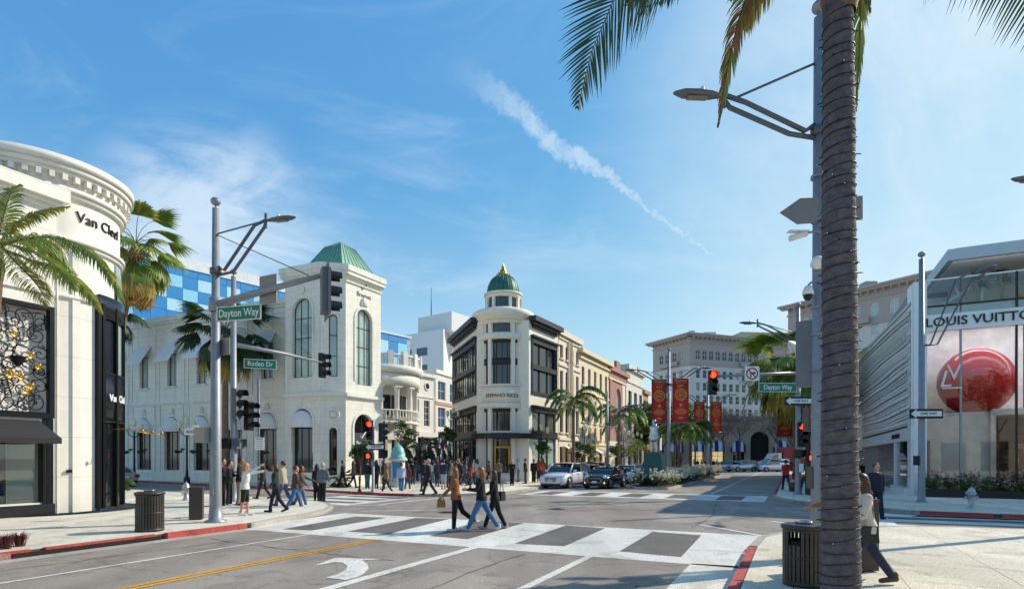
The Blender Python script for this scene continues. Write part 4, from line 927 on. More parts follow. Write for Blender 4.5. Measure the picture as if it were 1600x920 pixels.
# link block (cream set-back top seen between the wings) and arcaded podium
lk = building('hotel_link_block', 'low cream roof block between the two hotel wings', 'building', (66, 166)); flk = Face(lk, (66, 166), (86, 168)); flk.b(MB().bx(0, flk.W, 0, 10, 0, 38.3), 'wall', M('hotel_cream', 'c3b9a0', .8))
pod = building('hotel_arcade', 'brown stone hotel arcade with blue awnings at the end of the avenue', 'building', (30, 116)); fp = Face(pod, (27.5, 118), (70, 108)); W = fp.W
xs_ = [2.2+i*3.9 for i in range(int((W-3)/3.9))]; big = 4+xs_[0]
holes = []; bigi = None
for i, c in enumerate(xs_):
    px = 800+FPX*(fp.p0+fp.M @ Vector((c, 0, 0))).x/(fp.p0+fp.M @ Vector((c, 0, 0))).y
    if bigi is None and abs(px-1190) < 16: bigi = i
for i, c in enumerate(xs_): holes.append((c-1.7, c+1.7, .1, 7.2, True) if i == bigi else (c-1.05, c+1.05, .1, 4.6, True))
fp.b(wall_mb(W, 0, 10.2, holes, .8), 'wall', hot_s); blue_aw = M('navy_canvas', '23246e', .85); wh_aw = M('white_canvas', 'c9c9d2', .85)
win_warm = M('lit_shop_window', 'd9c48c', .4, emit='ffdf9a', es=.5)
for i, c in enumerate(xs_):
    if i == bigi: fp.b(MB().bx(c-1.7, c+1.7, .8, .9, .1, 7.2), 'arch_shadow_panel', M('arch_shadow_dark', '1a1715', .9)); continue  # near-black panel paints the shade inside the open arch
    window(fp, c, .1, 2.1, 4.5, frame_b, win_warm if i in (bigi-2, bigi-3) else g_dark, 2, 2, True, .5)
    dome_awning(fp, c, 3.4, 2.9, 2.1, blue_aw, wh_aw, 1.5)
band(fp, 9.6, 10.2, .4, hot_s); band(fp, 7.6, 7.8, .15, hot_s)
shell(pod, [(27.5, 118), (70, 108), (74, 140), (34, 146)], 10.2, hot_s, skip=(0,))
for i in range(2):
    fb = building('flag_pole', ('tall flagpole with a red and white striped flag over the hotel arcade', 'flagpole with a white state flag hanging near the red banner')[i], 'flag', fp.p0+fp.M @ Vector((xs_[bigi]-3.6+i*8.8, -1.5, 0)))
    fb.location.z = 0; put('pole', MB().tube([(0, 1.3, 9.6), (0, -1.6, 12.8)], .07, 6).mesh('pole', offw), fb)
    m = MB(); n = 8
    for s in range(n):
        t0, t1 = s/n, (s+1)/n; f_ = lambda t, d: (math.sin(t*7+d)*.15+(1-d)*.0, -1.6+1.6*d*.75, 12.8-1.6*d-3.4*t)
        m.quad(f_(t0, 0), f_(t1, 0), f_(t1, 1), f_(t0, 1), s % 2 if i == 0 else (1 if s < 7 else 0))
    m.build('flag', [M('flag_red', 'a83a36', .8), M('flag_white', 'd6d4d2', .8)], fb)
# distant city fill left and right so the street ends in buildings
for i, (px, Y, wd, h, lb) in enumerate(((1075, 190, 60, 12, 'low far block behind the hotel trees'), (-60, 120, 60, 20, 'far grey block behind the left boutique'))):
    q, _ = PW(px, 0, Y); b_ = building('far_building', lb, 'building', q); put('wall', MB().bx(-wd/2, wd/2, 0, 20, 0, h).mesh('wall', greyw), b_)

# ===== glass flagship store on the right corner
SV = 34.5; SU = 5.35
lv = building('glass_flagship_store', 'glass fronted corner store with woven steel side wall and red ball inside', 'building', F(SU, SV))
chrome = M('polished_steel', 'b9bfc4', .18, .95, .15, 3); steel = M('satin_steel', '8d979f', .35, .8, .1); alu = M('white_aluminium', 'dfe3e4', .4, .3, .04); chromed = M('dark_steel_wall', '4c545c', .3, .8, .3, 5)  # chromed: darker steel for the mirror wall
fs = Face(lv, F(SU, SV+46), F(SU, SV)); W = fs.W
fs.b(MB().bx(0, W, .35, .5, 3.4, 11.0), 'backing_wall', M('store_backing', '7f888e', .6))
random.seed(11)
def topz(x): return 10.2+(W-x)*.05
nb = 62; slatm = M('silver_slat', 'e2e6e8', .35, .2, .08, 3); slatp = M('pale_slat', 'f2f3f3', .5, .0, .04, 3); backw = 0
for j in range(nb):
    m = MB(); pts = []; n = 30; ph = random.uniform(-.3, .3)
    for i in range(n+1):
        x = W*i/n; tz = topz(x)-.2; z = 3.75+(tz-3.9)*(j/nb)+(.15*math.sin(x*.11+j*.09)+.03*math.sin(x*.41+j*.3)+ph*.1)*(1 if 2 < j < nb-3 else .25); pts.append((x, max(3.6, min(z, tz))))
    hgt = (.05, .085, .06, .10)[j % 4]; dep = random.uniform(.06, .16); vs = []
    for x, z in pts: vs += [(x, -dep, z-hgt/2), (x, -dep-.03, z+hgt/2), (x, .3, z+hgt/2)]
    fsx = []
    for i in range(n): a = 3*i; fsx += [(a, a+3, a+4, a+1), (a+1, a+4, a+5, a+2)]
    m.add(vs, fsx); fs.b(m, 'steel_slat', slatm if j % 3 else slatp)
m = MB()
for i in range(500):
    x = W-W*random.random()**1.6*.98; z = random.uniform(3.8, topz(x)-.4); s = random.uniform(.05, .1); m.box((x, random.uniform(-.24, -.1), z), (s*2.2, .015, s*.35), random.randint(0, 1), 0)
fs.b(m, 'steel_chips', [chrome, alu], kind='stuff')
fs.b(MB().bx(0, W+.1, -.12, .3, 2.9, 3.55), 'sign_fascia', alu)
text('LOUIS VUITTON', .36, .012, .004, 1.05, lv, M('letter_black', '1c1c1e', .5), fs.loc(W-4.6, -.14, 3.2), fs.a)
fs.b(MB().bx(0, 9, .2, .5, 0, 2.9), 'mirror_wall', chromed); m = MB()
for i in range(16):
    for j in range(26): m.box((W-5.6-i*.62+(j % 2)*.2, .15, .15+j*.105), (.5*random.uniform(.5, 1), .1, .05), 0)
fs.b(m, 'base_strips', chrome, kind='stuff'); fs.b(MB().bx(9, W-5.5, .25, .5, 0, 2.9), 'base_wall', M('store_backing'))
# recessed display window round the corner
fs.b(MB().bx(W-5.3, W-.6, -.3, .3, 0, .45), 'window_plinth', alu); fs.b(MB().bx(W-4.8, W-1.2, .8, .9, .45, 2.9), 'window_back', M('display_grey', '5c5a5c', .7))
m = MB(); m.quad((W-5.0, .02, .45), (W-1.0, .02, .45), (W-1.0, .02, 2.9), (W-5.0, .02, 2.9)); fs.b(m, 'pane', see_glass('shop_glass')); fs.b(MB().bx(W-5.5, W-5.0, -.1, .3, 0, 2.9), 'display_jamb', alu)
for k, x in enumerate((W-3.6, W-2.9)):
    mn = MB(); mn.lathe([(.05, .5), (.16, .55), (.2, .9), (.26, 1.2), (.17, 1.6), (.22, 1.95), (.08, 2.1), (.07, 2.15)], 10, 0, (x, .5, 0)); mn.ball((x, .5, 2.3), (.1, .11, .14)); mn.tube([(x-.22, .5, 1.95), (x-.3, .45, 1.6), (x-.2, .3, 1.35)], .05, 6); mn.tube([(x+.22, .5, 1.95), (x+.3, .45, 1.6), (x+.26, .3, 1.3)], .05, 6)
    mo = fs.b(mn, 'mannequin', M(('mannequin_grey', 'mannequin_sand')[k], ('77787c', '9a8672')[k], .7)); 
fs.b(MB().bx(W-1.0, W, -.1, .3, 0, 10.6), 'corner_column', alu)
# front elevation
FW = 17.; ff = Face(lv, F(SU, SV), F(SU+FW, SV))
ff.b(MB().bx(0, .55, -.08, .3, 0, 10.7), 'corner_column', alu); ff.b(MB().bx(.55, FW, -.1, .25, 8.2, 9.0), 'sign_fascia', alu)
text('LOUIS VUITTON', .60, .025, .004, 1.03, lv, M('letter_black'), ff.loc(2.75, -.14, 8.6), ff.a)
gls = see_glass('store_front_glass', (.96, .98, .98), .07); xm = [.55, 1.9, 4.0, 6.6, 8.6, 11, 13.5, 17]
for i in range(len(xm)-1):
    for z0, z1 in ((.15, 4.3), (4.3, 8.2)):
        m = MB(); m.quad((xm[i]+.03, 0, z0), (xm[i+1]-.03, 0, z0), (xm[i+1]-.03, 0, z1), (xm[i]+.03, 0, z1)); ff.b(m, 'pane', gls)
    m = MB(); m.quad((xm[i]+.03, 0, 9.0), (xm[i+1]-.03, 0, 9.0), (xm[i+1]-.03, 0, 9.4), (xm[i]+.03, 0, 9.4)); ff.b(m, 'pane', M('frosted_band', '9fb4b2', .3))
    m = MB(); m.quad((xm[i]+.03, -.02, 9.45), (xm[i+1]-.03, -.02, 9.45), (xm[i+1]-.03, -.02, 10.7), (xm[i]+.03, -.02, 10.7)); ff.b(m, 'balustrade_glass', see_glass('terrace_glass', (.92, .97, .96), .05))
for x in xm[1:]: ff.b(MB().bx(x-.04, x+.04, -.04, .1, 0, 8.2), 'mullion', frame_k if abs(x-4) < .1 else steel)
ff.b(MB().bx(.55, FW, -.06, .12, 9.38, 9.46), 'terrace_rail', frame_k); ff.b(MB().bx(.55, FW, -.05, .05, 10.68, 10.75), 'hand_rail', alu); ff.b(MB().bx(3.96, 4.04, -.08, 0, 9.0, 10.7), 'rail_post', frame_k)
ff.b(MB().bx(.3, FW, .3, 14, 9.0, 9.38), 'terrace_floor', alu)
wstone = M('interior_cream', 'e4e0da', .7, var=.2, scale=1.3); wood = M('interior_wood', '5a3a20', .5, 0, .4, 3)  # cream: its noise mottle paints in a shadow texture
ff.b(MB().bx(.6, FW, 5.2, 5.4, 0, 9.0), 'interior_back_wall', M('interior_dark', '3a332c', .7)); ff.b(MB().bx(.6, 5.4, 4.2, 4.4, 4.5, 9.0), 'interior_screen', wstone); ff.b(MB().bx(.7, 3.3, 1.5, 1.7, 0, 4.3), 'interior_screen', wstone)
ff.b(MB().bx(.8, FW-1, 2.6, 2.9, 8.9, 8.96), 'added_light_strip', M('added_strip_glow', 'ffffff', .5, emit='f4f6ff', es=11)); ff.b(MB().bx(.8, FW-1, .5, .7, 8.9, 8.96), 'added_light_strip', M('added_strip_glow'))  # glowing strips added to brighten the ball and the interior
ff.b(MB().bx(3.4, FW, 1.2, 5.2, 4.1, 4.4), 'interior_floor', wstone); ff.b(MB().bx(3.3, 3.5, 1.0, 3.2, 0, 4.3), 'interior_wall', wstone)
m = MB()
for z in (1.0, 1.7, 2.4, 3.1): m.bx(3.6, 6.4, 3.4, 3.9, z, z+.06)
m.bx(3.6, 6.5, 3.9, 4.0, 0, 4); m.bx(6.4, 6.55, 3.2, 4, 0, 4); ff.b(m, 'wooden_shelf', wood)
m = MB()
for i in range(26): m.box((3.8+random.random()*2.5, 3.6, random.choice((1.0, 1.7, 2.4))+.2), (random.uniform(.1, .3), .2, random.uniform(.15, .3)), random.randint(0, 2))
ff.b(m, 'shelf_goods', [M('goods_tan', '9a6a3c', .5), M('goods_dark', '2c2420', .4), M('goods_amber', 'c99a4a', .5)])
m = MB(); m.bx(6.0, 6.1, 2.6, 2.7, 1.3, 2.0); m.bx(5.2, 6.0, 3.3, 3.34, 2.35, 2.4); ff.b(m, 'shelf_lamp', M('warm_lamp', 'ffc46a', .5, emit='ffb24a', es=2.2))
redb = M('red_vinyl', 'cf1020', .22, 0, .05, 1)
b_ = ff.b(MB().ball((0, 0, 0), (1.62, 1.62, 1.68), 36, 20), 'red_ball', redb, 2.95, 2.1, 5.85); tag(b_, 'giant glossy red ball hung behind the store front glass', 'ball') if False else None
m = text('L', 1.15, .02, .0, .9, lv, M('logo_white', 'e6e2e2', .4), ff.loc(1.35, -.05, 5.8), ff.a, 'monogram'); m.rotation_euler.y = 0
for v in m.data.vertices: v.co.x += (v.co.z)*.25
m = text('V', 1.05, .02, .0, .9, lv, M('logo_white'), ff.loc(1.62, -.09, 6.1), ff.a, 'monogram')
ff.b(MB().bx(1.15, 1.95, -.05, -.03, 5.36, 5.42), 'monogram_serif', M('logo_white'))
# roof slab over the terrace
ru0, ru1 = F(SU+1.3, SV-.5), F(SU+FW, SV-.5); fr_ = Face(lv, ru0, ru1)
m = MB(); m.bx(0, fr_.W, 0, 20, 11.45, 11.98); m.extr([(0, 11.75), (.5, 12.45), (0, 12.45)], 0, 20) if False else None; fr_.b(m, 'roof_slab', M('roof_fascia_pale', 'b4c0c8', .45, .15, .05))
fr_.b(MB().bx(.4, fr_.W, .5, 20, 11.98, 12.15), 'roof_edge', alu); fr_.b(MB().bx(.25, fr_.W, .25, 6, 11.38, 11.44), 'soffit', M('soffit_bounce_pale', 'ece8e0', .8))  # paler piece under the slab paints in bounced light
for x in (2.0, 5.2, 8.5): fr_.b(MB().tube([(x, 3, 9.4), (x, 3, 11.4)], .08, 10), 'roof_post', alu)
fr_.b(MB().tube([(-.6, 3, 9.4), (2.6, 3, 11.4)], .08, 8), 'diagonal_brace', alu); fr_.b(MB().tube([(1.0, 4, 11.4), (1.8, 4, 9.4)], .06, 8), 'diagonal_brace', alu)
m = MB(); m.bx(1.2, fr_.W, 6, 6.1, 9.4, 11.4); fr_.b(m, 'terrace_back_wall', M('terrace_wall', 'd8d2c6', .8))
m = MB(); m.lathe([(.02, .0), (.6, .0), (.75, .25), (.7, .5), (0, .5)], 20); cu = m.build('tmp', M('cushion_yellow', 'd9a414', .7)); me = cu.data; bpy.data.objects.remove(cu)
q = ff.loc(5.2, 1.4, 9.4)+lv.location; o = put('terrace_pouf', me, None, q); o.scale = (1.2, .8, 1); tag(o, 'round yellow pouf on the store terrace', 'pouf')
shell(lv, [tuple(F(SU, SV)[:2]), tuple(F(SU+FW, SV)[:2]), tuple(F(SU+FW, SV+46)[:2]), tuple(F(SU, SV+46)[:2])], 9.0, alu, skip=(0, 3))
m = MB(); a0_, a1_, a2_, a3_ = F(SU+.5, SV+6), F(SU+FW, SV+6), F(SU+FW, SV+46), F(SU+.5, SV+46); LL = lv.location
m.prism([((q-LL).x, (q-LL).y) for q in (a0_, a1_, a2_, a3_)], 9.0, 11.2); m.build('upper_mass', alu, lv)
# ---------------------------------------------------------------- street furniture
galv = M('galvanised_pole', '8f9296', .5, .35, .12, 3, stain=.15); galv2 = M('dull_pole_paint', '63676c', .5, .3, .1); sigk = M('signal_black', '17181a', .5, .1, .2); sigg = M('signal_grey_back', '6d7278', .5, .3)
signg = M('sign_green', '0f7d55', .45, var=.04); signw = M('sign_white', 'e8e8e6', .5, var=.03); signb = M('sign_black', '1a1a1a', .5); alub = M('sign_back_aluminium', '8b8782', .5, .4, .1); redp = M('sign_red', 'b5202c', .5)
lens_off = M('lens_dark', '1d1514', .2); lens_red = M('lens_red', 'ff3018', .3, emit='ff2a12', es=6); lens_grn = M('lens_green', '2cff9a', .3, emit='30ffa0', es=3)
SG = 'three-lamp traffic signals round the crossing'
def frame_dir(dx, dy): return math.atan2(dy, dx)
def traffic_light(p, face, label, lit=None, s=1.0, body=sigk, back=False):
    """face = direction (angle) the lenses look; local -y is the lens side"""
    t = thing('traffic_light', label, 'traffic light', p, face+PI/2, SG)
    put('housing', MB().bx(-.17*s, .17*s, 0, .2*s, 0, 1.07*s).mesh('housing', body), t)
    if back: put('backplate', MB().bx(-.3*s, .3*s, .06*s, .08*s, -.13*s, 1.2*s).mesh('backplate', body), t)
    for i, nm in enumerate(('green', 'amber', 'red')):
        z = (.18+.355*i)*s; mt = {'red': lens_red, 'green': lens_grn}.get(lit, lens_off) if lit == nm else lens_off
        l = MB(); l.lathe([(0, -.03*s), (.1*s, -.02*s), (.14*s, 0)], 14, 0, (0, 0, 0), ax='Y'); l.build('lens', mt, t, (0, -.005, z))
        v = MB(); n = 10; r = .155*s
        for k in range(n):
            a0, a1 = R(-20)+R(220)*k/n, R(-20)+R(220)*(k+1)/n; L0 = .26*s
            v.quad((r*math.cos(a0), 0, r*math.sin(a0)), (r*math.cos(a1), 0, r*math.sin(a1)), (r*math.cos(a1), -L0, r*math.sin(a1)*.93), (r*math.cos(a0), -L0, r*math.sin(a0)*.93))
        v.build('visor', sigk, t, (0, -.002, z))
    return t
def ped_signal(p, face, label, lit=False, col_=None):
    t = thing('pedestrian_signal', label, 'pedestrian signal', p, face+PI/2, 'pedestrian signals'); k = col_ or sigk
    put('housing', MB().bx(-.21, .21, 0, .2, 0, .44).mesh('housing', k), t)
    m = MB(); m.bx(-.21, .21, -.16, 0, .41, .44); m.bx(-.21, -.19, -.16, 0, .08, .41); m.bx(.19, .21, -.16, 0, .08, .41); m.build('hood', k, t)
    if lit:
        h = MB(); h.bx(-.08, .06, -.012, 0, .1, .24)
        for i in range(4): h.bx(-.08+i*.037, -.05+i*.037, -.012, 0, .24, .34-abs(i-1.5)*.015)
        h.bx(.06, .11, -.012, 0, .14, .2); h.build('hand_symbol', lens_red, t)
    return t
def street_sign(s, p, rz, w, h, label, face=signg, ink=signw, size=.3, cat='street sign', edge=True, backm=None):
    t = thing('street_sign', label, cat, p, rz)
    put('face', MB().bx(-w/2, w/2, -.012, .012, -h/2, h/2).mesh('face', face), t)
    if edge:
        m = MB(); e = .025
        for q in ((-w/2, w/2, -h/2, -h/2+e), (-w/2, w/2, h/2-e, h/2), (-w/2, -w/2+e, -h/2+e, h/2-e), (w/2-e, w/2, -h/2+e, h/2-e)): m.bx(q[0], q[1], -.016, .016, q[2], q[3])
        m.build('border', ink, t)
    if s: text(s, size, .003, .004, .82, t, ink, (0, -.02, 0))
    return t
def arrow_sign(p, rz, w, h, label, left=True, txt=True):
    t = thing('one_way_sign', label, 'street sign', p, rz); s = -1 if left else 1
    put('face', MB().bx(-w/2, w/2, -.01, .01, -h/2, h/2).mesh('face', signb), t)
    m = MB(); pts = [(s*w*.46, 0), (s*w*.3, h*.46), (s*w*.3, h*.27), (-s*w*.46, h*.27), (-s*w*.46, -h*.27), (s*w*.3, -h*.27), (s*w*.3, -h*.46)]
    if s > 0: pts = pts[::-1]
    m.extr(pts, -.014, -.0); m.build('arrow', signw, t); text('ONE WAY', h*.42, .002, .003, .85, t, signb, (-s*w*.07, -.017, 0)); return t
def pole_top(m, z, x=0, y=0): m.tube([(x, y, z), (x, y, z+.12)], .025, 6); m.ball((x, y, z+.2), (.14, .14, .12), 12, 8)
def lamp_arm(t, z0, z1, ang, reach, rod=-.55):
    """double raked arm from collar at z0 up to the lantern at z1"""
    d = Vector((math.cos(ang), math.sin(ang), 0)); n = Vector((-d.y, d.x, 0)); m = MB()
    for off in (0, .3):
        m.tube([d*.1+Vector((0, 0, z0-off*.8)), d*(.28+off)+Vector((0, 0, z0-.12-off*.2)), d*(reach*.62+off)+Vector((0, 0, z1-.1-off*.35)), d*(reach*.80)+Vector((0, 0, z1-off*.3+.02))], .045, 8)
    m.tube([Vector((0, 0, z1+rod)), d*(reach*.70)+Vector((0, 0, z1-.02))], .022, 6); m.box(d*(reach*.80)+Vector((0, 0, z1)), (.06, .06, .42)); m.lathe([(.13, z0-.2), (.16, z0-.2), (.16, z0-.05), (.13, z0-.05)], 12)
    m.build('lamp_arm', galv2, t)
    h = MB(); prof = [(0, -.0), (.07, .05), (.14, .25), (.17, .5), (.15, .75), (.06, .92), (0, .95)]
    q = MB(); q.lathe(prof, 14); M_ = Matrix.Rotation(ang, 3, 'Z') @ Matrix.Rotation(R(82), 3, 'Y')
    q.v = [tuple(Matrix.Rotation(ang, 3, 'Z') @ Vector((Vector(v).z, Vector(v).y*.85, Vector(v).x*.36+Vector(v).z*.03))+d*(reach*.80)+Vector((0, 0, z1))) for v in q.v]
    q.build('lamp_head', galv2, t)
    g = MB(); g.v = []; g.box((.5, 0, -.052), (.36, .14, .012)); g.v = [tuple(Matrix.Rotation(ang, 3, 'Z') @ Vector(v)+d*(reach*.80)+Vector((0, 0, z1))) for v in g.v]; g.build('lamp_lens', M('lamp_lens', '8a7d70', .3), t)
    f = MB(); f.lathe([(0, .16), (.04, .15), (.045, .06)], 8, 0, tuple(d*(reach*.80+.4)+Vector((0, 0, z1)))); f.build('photocell', signw, t)
aA = math.atan2(A1.y, A1.x); aB = ST
# tall signal and lamp pole, near left
gp = G(337, 815, KH); gp.z = KH
pl = thing('signal_pole', 'tall grey signal pole with lamp arm on the near left corner beside the black box', 'signal pole', gp)
m = MB(); m.lathe([(.3, 0), (.3, .04), (.19, .08), (.165, .5), (.09, 9.1), (0, 9.1)], 16); pole_top(m, 9.1); m.box((-.02, -.17, .9), (.1, .05, .2)); m.build('pole', galv, pl)
lamp_arm(pl, 7.4, 8.6, R(-12), 2.05, -.25)
z_arm = 6.35; d2 = Vector((B1.x, B1.y, 0)); end = d2*4.25+Vector((0, 0, z_arm+.25))
m = MB(); m.tube([(0, 0, z_arm-.05), d2*2.2+Vector((0, 0, z_arm+.12)), end], [.11, .09, .06], 10); m.lathe([(.15, z_arm-.25), (.19, z_arm-.22), (.19, z_arm+.12), (.15, z_arm+.15)], 12); m.build('mast_arm', galv, pl)
put('guy_wire', MB().tube([(0, 0, 8.35), end-d2*.5], .012, 4).mesh('guy_wire', char), pl)
traffic_light(gp+end+d2*.12+Vector((0, 0, -1.05)), aA+PI+R(28)-PI*0+R(115), 'grey-backed signal at the tip of the tall left mast arm seen from behind', None, 1.08, sigg, True)
street_sign('Dayton Way', gp+d2*1.03+Vector((0, -.08, z_arm-.42)), aB+R(12), 1.45, .42, 'large green street name sign hanging from the tall left mast arm', size=.31)
q = thing('blank_sign', 'plain grey back of a square sign on the tall left mast arm', 'street sign', gp+d2*2.05+Vector((0, 0, z_arm+.15)), aB); put('plate', MB().bx(-.33, .33, .07, .09, -.4, .4).mesh('plate', alub), q)
q = thing('blank_sign', 'small blank back of an arrow shaped sign halfway up the tall left pole', 'street sign', gp+Vector((-.05, .05, 5.1)), aB)
m = MB(); m.extr([(-.45, 0), (-.2, -.25), (-.2, .25)], .1, .12); m.bx(-.2, .5, .1, .12, -.25, .25); m.build('plate', alub, q)
# second pole with arm over the side street
g2 = G(365, 783, KH); g2.z = KH
p2 = thing('signal_pole', 'second grey pole with a thin mast arm behind the photographing woman', 'signal pole', g2)
m = MB(); m.lathe([(.26, 0), (.26, .04), (.17, .08), (.15, .5), (.1, 9.6), (0, 9.6)], 14); pole_top(m, 9.6); m.build('pole', galv, p2)
za = 6.7; d1 = Vector((A1.x, A1.y, 0)); e2 = d1*4.9+Vector((-.1, 0, za+.05))
e2w = P(519, 563, 0) if False else None
m = MB(); m.tube([Vector((0, 0, za)), d1*5.2*.5+Vector((0, 0, za+.05)), d1*5.2*.98+Vector((0, 0, za-.0))], [.1, .08, .05], 10); m.build('mast_arm', galv, p2); e2 = d1*5.3+Vector((0, 0, za))
put('guy_wire', MB().tube([(0, 0, 8.6), d1*4.6+Vector((0, 0, za))], .012, 4).mesh('guy_wire', galv), p2)
traffic_light(g2+e2+Vector((0, 0, -.75)), R(-8), 'black signal at the tip of the thin mast arm in front of the tower', None, 1.15)
street_sign('Rodeo Dr', g2+d1*1.45+Vector((0, -.15, za-.65)), R(18), 1.35, .42, 'smaller green street name sign hung under the thin mast arm', size=.31)
ga = G(374, 783, KH)
traffic_light(g2+Vector((.35, -.2, 3.5)), R(-12), 'larger black signal facing right on the second left pole', None, 1.2, sigg)
traffic_light(g2+Vector((.62, .3, 3.05)), R(-8), 'lower black signal facing right just right of the second left pole', None, 1.15)
ped_signal(g2+Vector((-.25, -.2, 2.25)), R(-90), 'black pedestrian signal left of the second pole'); ped_signal(g2+Vector((.35, -.1, 2.25)), R(-20), 'pedestrian signal right of the second pole with pale hood', False, sigg)
ped_signal(gp+Vector((-.32, .02, 2.3)), aA, 'grey-backed pedestrian signal left of the tall left pole', False, M('signal_beige', '9a958b', .6))
# tall thin dark post with a regulation notice
g3 = Vector(((404-800)/FPX*30.5, 30.5, 0)); p3_ = thing('sign_post', 'slim blue-grey post with a white notice before the arched boutique', 'sign post', g3); put('post', MB().tube([(0, 0, 0), (0, 0, 6.2)], .07, 8).mesh('post', M('post_blue_grey', '6d7488', .5)), p3_)
q = thing('notice_sign', 'white printed notice on the slim blue-grey post', 'notice sign', g3+Vector((.1, -.1, 2.75)), R(-5)); put('plate', MB().bx(-.25, .25, -.01, .01, -.33, .33).mesh('plate', signw), q); text('NOTICE', .1, .002, .002, 1, q, M('ink_blue', '2c3a66', .6), (0, -.014, .24))
for i in range(5): put('print_line', MB().bx(-.18, .18, -.013, -.01, .12-i*.09, .14-i*.09).mesh('print_line', M('ink_blue')), q)
# white ornate RODEO sign
q = thing('street_sign', 'white scroll-topped street name sign beside the tall left pole', 'street sign', G(306, 815)+Vector((0, 0, 0)), 0); q.location.z = 0
yy = 18.4; q.location = ((306-800)/FPX*yy, yy, 2+(715-674)/FPX*yy)
m = MB(); m.extr([(-.36, -.11), (.33, -.11), (.33, .09), (.12, .12), (.06, .2), (-.06, .22), (-.12, .12), (-.36, .09)], -.012, .012); m.build('face', signw, q); text('RODEO DR', .13, .002, .002, .9, q, signb, (0, -.016, -.01)); put('bracket', MB().tube([(.3, 0, 0), (.62, 0, 0)], .02, 6).mesh('bracket', galv), q)

# near right pole (behind the palm)
g5 = Vector(((1281-800)/FPX*10.6, 10.6, KH))
p5 = thing('signal_pole', 'thick grey pole with long lamp arm just behind the near palm trunk', 'signal pole', g5)
m = MB(); m.lathe([(.26, 0), (.26, .04), (.17, .08), (.155, .5), (.1, 9.95), (0, 9.95)], 18); pole_top(m, 9.95)
for z in (2.6, 3.4, 3.42, 4.1, 4.6, 5.4, 6.2, 7.0): m.lathe([(.14, z), (.155, z), (.155, z+.05), (.14, z+.05)], 14)
m.build('pole', galv, p5); lamp_arm(p5, 7.98, 8.45, PI+R(3), 2.25, .7)
traffic_light(g5+Vector((.0, .35, 3.2)), R(50), 'grey signal back seen edge-on between the right pole and the far street', None, 1.15, sigg)
put('cabinet', MB().box((-.1, .05, 1.5), (.14, .2, .4)).mesh('cabinet', M('cabinet_bronze', '5d5752', .5, .3)), p5); put('signal_housing', MB().box((.06, .45, 2.6), (.2, .2, .45)).mesh('cabinet', M('cabinet_bronze')), p5)
q = thing('blank_sign', 'grey back of a large arrow sign crossing behind the near palm trunk', 'street sign', g5+Vector((.1, -.1, 6.35)), R(-4))
m = MB(); m.extr([(-.86, 0), (-.55, -.22), (.6, -.17), (.6, .26), (-.5, .25)], -.01, .01); m.build('plate', alub, q)
q = thing('blank_sign', 'rounded grey sign back on the right of the near palm trunk', 'street sign', g5+Vector((.62, .3, 2.35)), R(4)); m = MB(); pts = [(.3*sx+.06*math.cos(a_), .3*sz+.06*math.sin(a_)) for sx, sz, a0_ in ((1, 1, 0), (-1, 1, 90), (-1, -1, 180), (1, -1, 270)) for a_ in (R(a0_), R(a0_+45), R(a0_+90))]; m.extr(pts, -.01, .01); m.build('plate', alub, q)
def camera_box(p, rz, label):
    t = thing('security_camera', label, 'security camera', p, rz); q = MB(); q.tube([(-.3, 0, -.1), (0, 0, 0)], [.055, .055], 10); q.box((-.15, 0, .03), (.36, .13, .02)); q.build('camera_body', signw, t); put('bracket', MB().tube([(0, 0, 0), (.18, 0, .04), (.3, 0, .0)], .02, 6).mesh('bracket', galv), t); return t
camera_box(g5+Vector((-.3, -.1, 5.95)), 0, 'white bullet camera on the right pole below the arrow sign')
t = thing('security_camera', 'white round antenna camera on the right pole', 'security camera', g5+Vector((-.12, -.15, 5.4))); put('camera_body', MB().ball((0, 0, 0), (.11, .11, .12), 14, 10).mesh('camera_body', signw), t)
t = thing('security_camera', 'white dome camera with dark globe on the right pole', 'security camera', g5+Vector((-.27, -.1, 4.85))); put('camera_body', MB().lathe([(0, .14), (.05, .14), (.09, .06), (.1, -.02), (0, -.02)], 14).mesh('camera_body', signw), t); put('dome', MB().ball((0, 0, -.04), (.08, .08, .09), 14, 10).mesh('dome', sigk), t); put('bracket', MB().tube([(0, 0, .14), (.05, 0, .2), (.25, 0, .26)], .02, 6).mesh('bracket', galv), t)
# lamp head entering at right edge
ge = Vector((14.6, 14.6, KH)); p6 = thing('street_lamp', 'lamp head reaching into the picture at the right edge', 'street lamp', ge); put('pole', MB().lathe([(.25, 0), (.16, .08), (.15, .5), (.09, 10), (0, 10)], 12).mesh('pole', galv), p6); lamp_arm(p6, 7.9, 8.9, PI, 1.25)
# far right corner signal pole
g7 = P(1247, 768, 29.5); g7.z = KH
p7 = thing('signal_pole', 'grey signal pole on the far right corner carrying the red signals', 'signal pole', g7)
m = MB(); m.lathe([(.28, 0), (.17, .08), (.15, .5), (.09, 9.5), (0, 9.5)], 14); pole_top(m, 9.5); m.build('pole', galv, p7); lamp_arm(p7, 8.1, 8.75, PI, 2.6)
put('mast_arm', MB().tube([(0, 0, 6.2), (-4.2, .1, 6.05)], [.1, .06], 10).mesh('mast_arm', galv), p7)
traffic_light(g7+Vector((-4.35, 0, 5.1)), R(-92), 'lit red signal at the tip of the right mast arm below the sky', 'red', 1.15)
traffic_light(g7+Vector((.1, -.25, 2.45)), R(-92), 'lit red signal on the far right pole under the one way arrow', 'red', 1.15)
ped_signal(g7+Vector((-.0, -.3, 1.85)), R(-70), 'dark pedestrian signal under the lit red signal on the right pole'); ped_signal(g7+Vector((.62, -.1, 1.65)), R(-95), 'pedestrian signal showing a red hand near the palm trunk', True)
street_sign('Dayton Way', g7+Vector((-1.1, -.12, 5.45)), R(3), 2.0, .46, 'green street name sign under the right mast arm', size=.35)
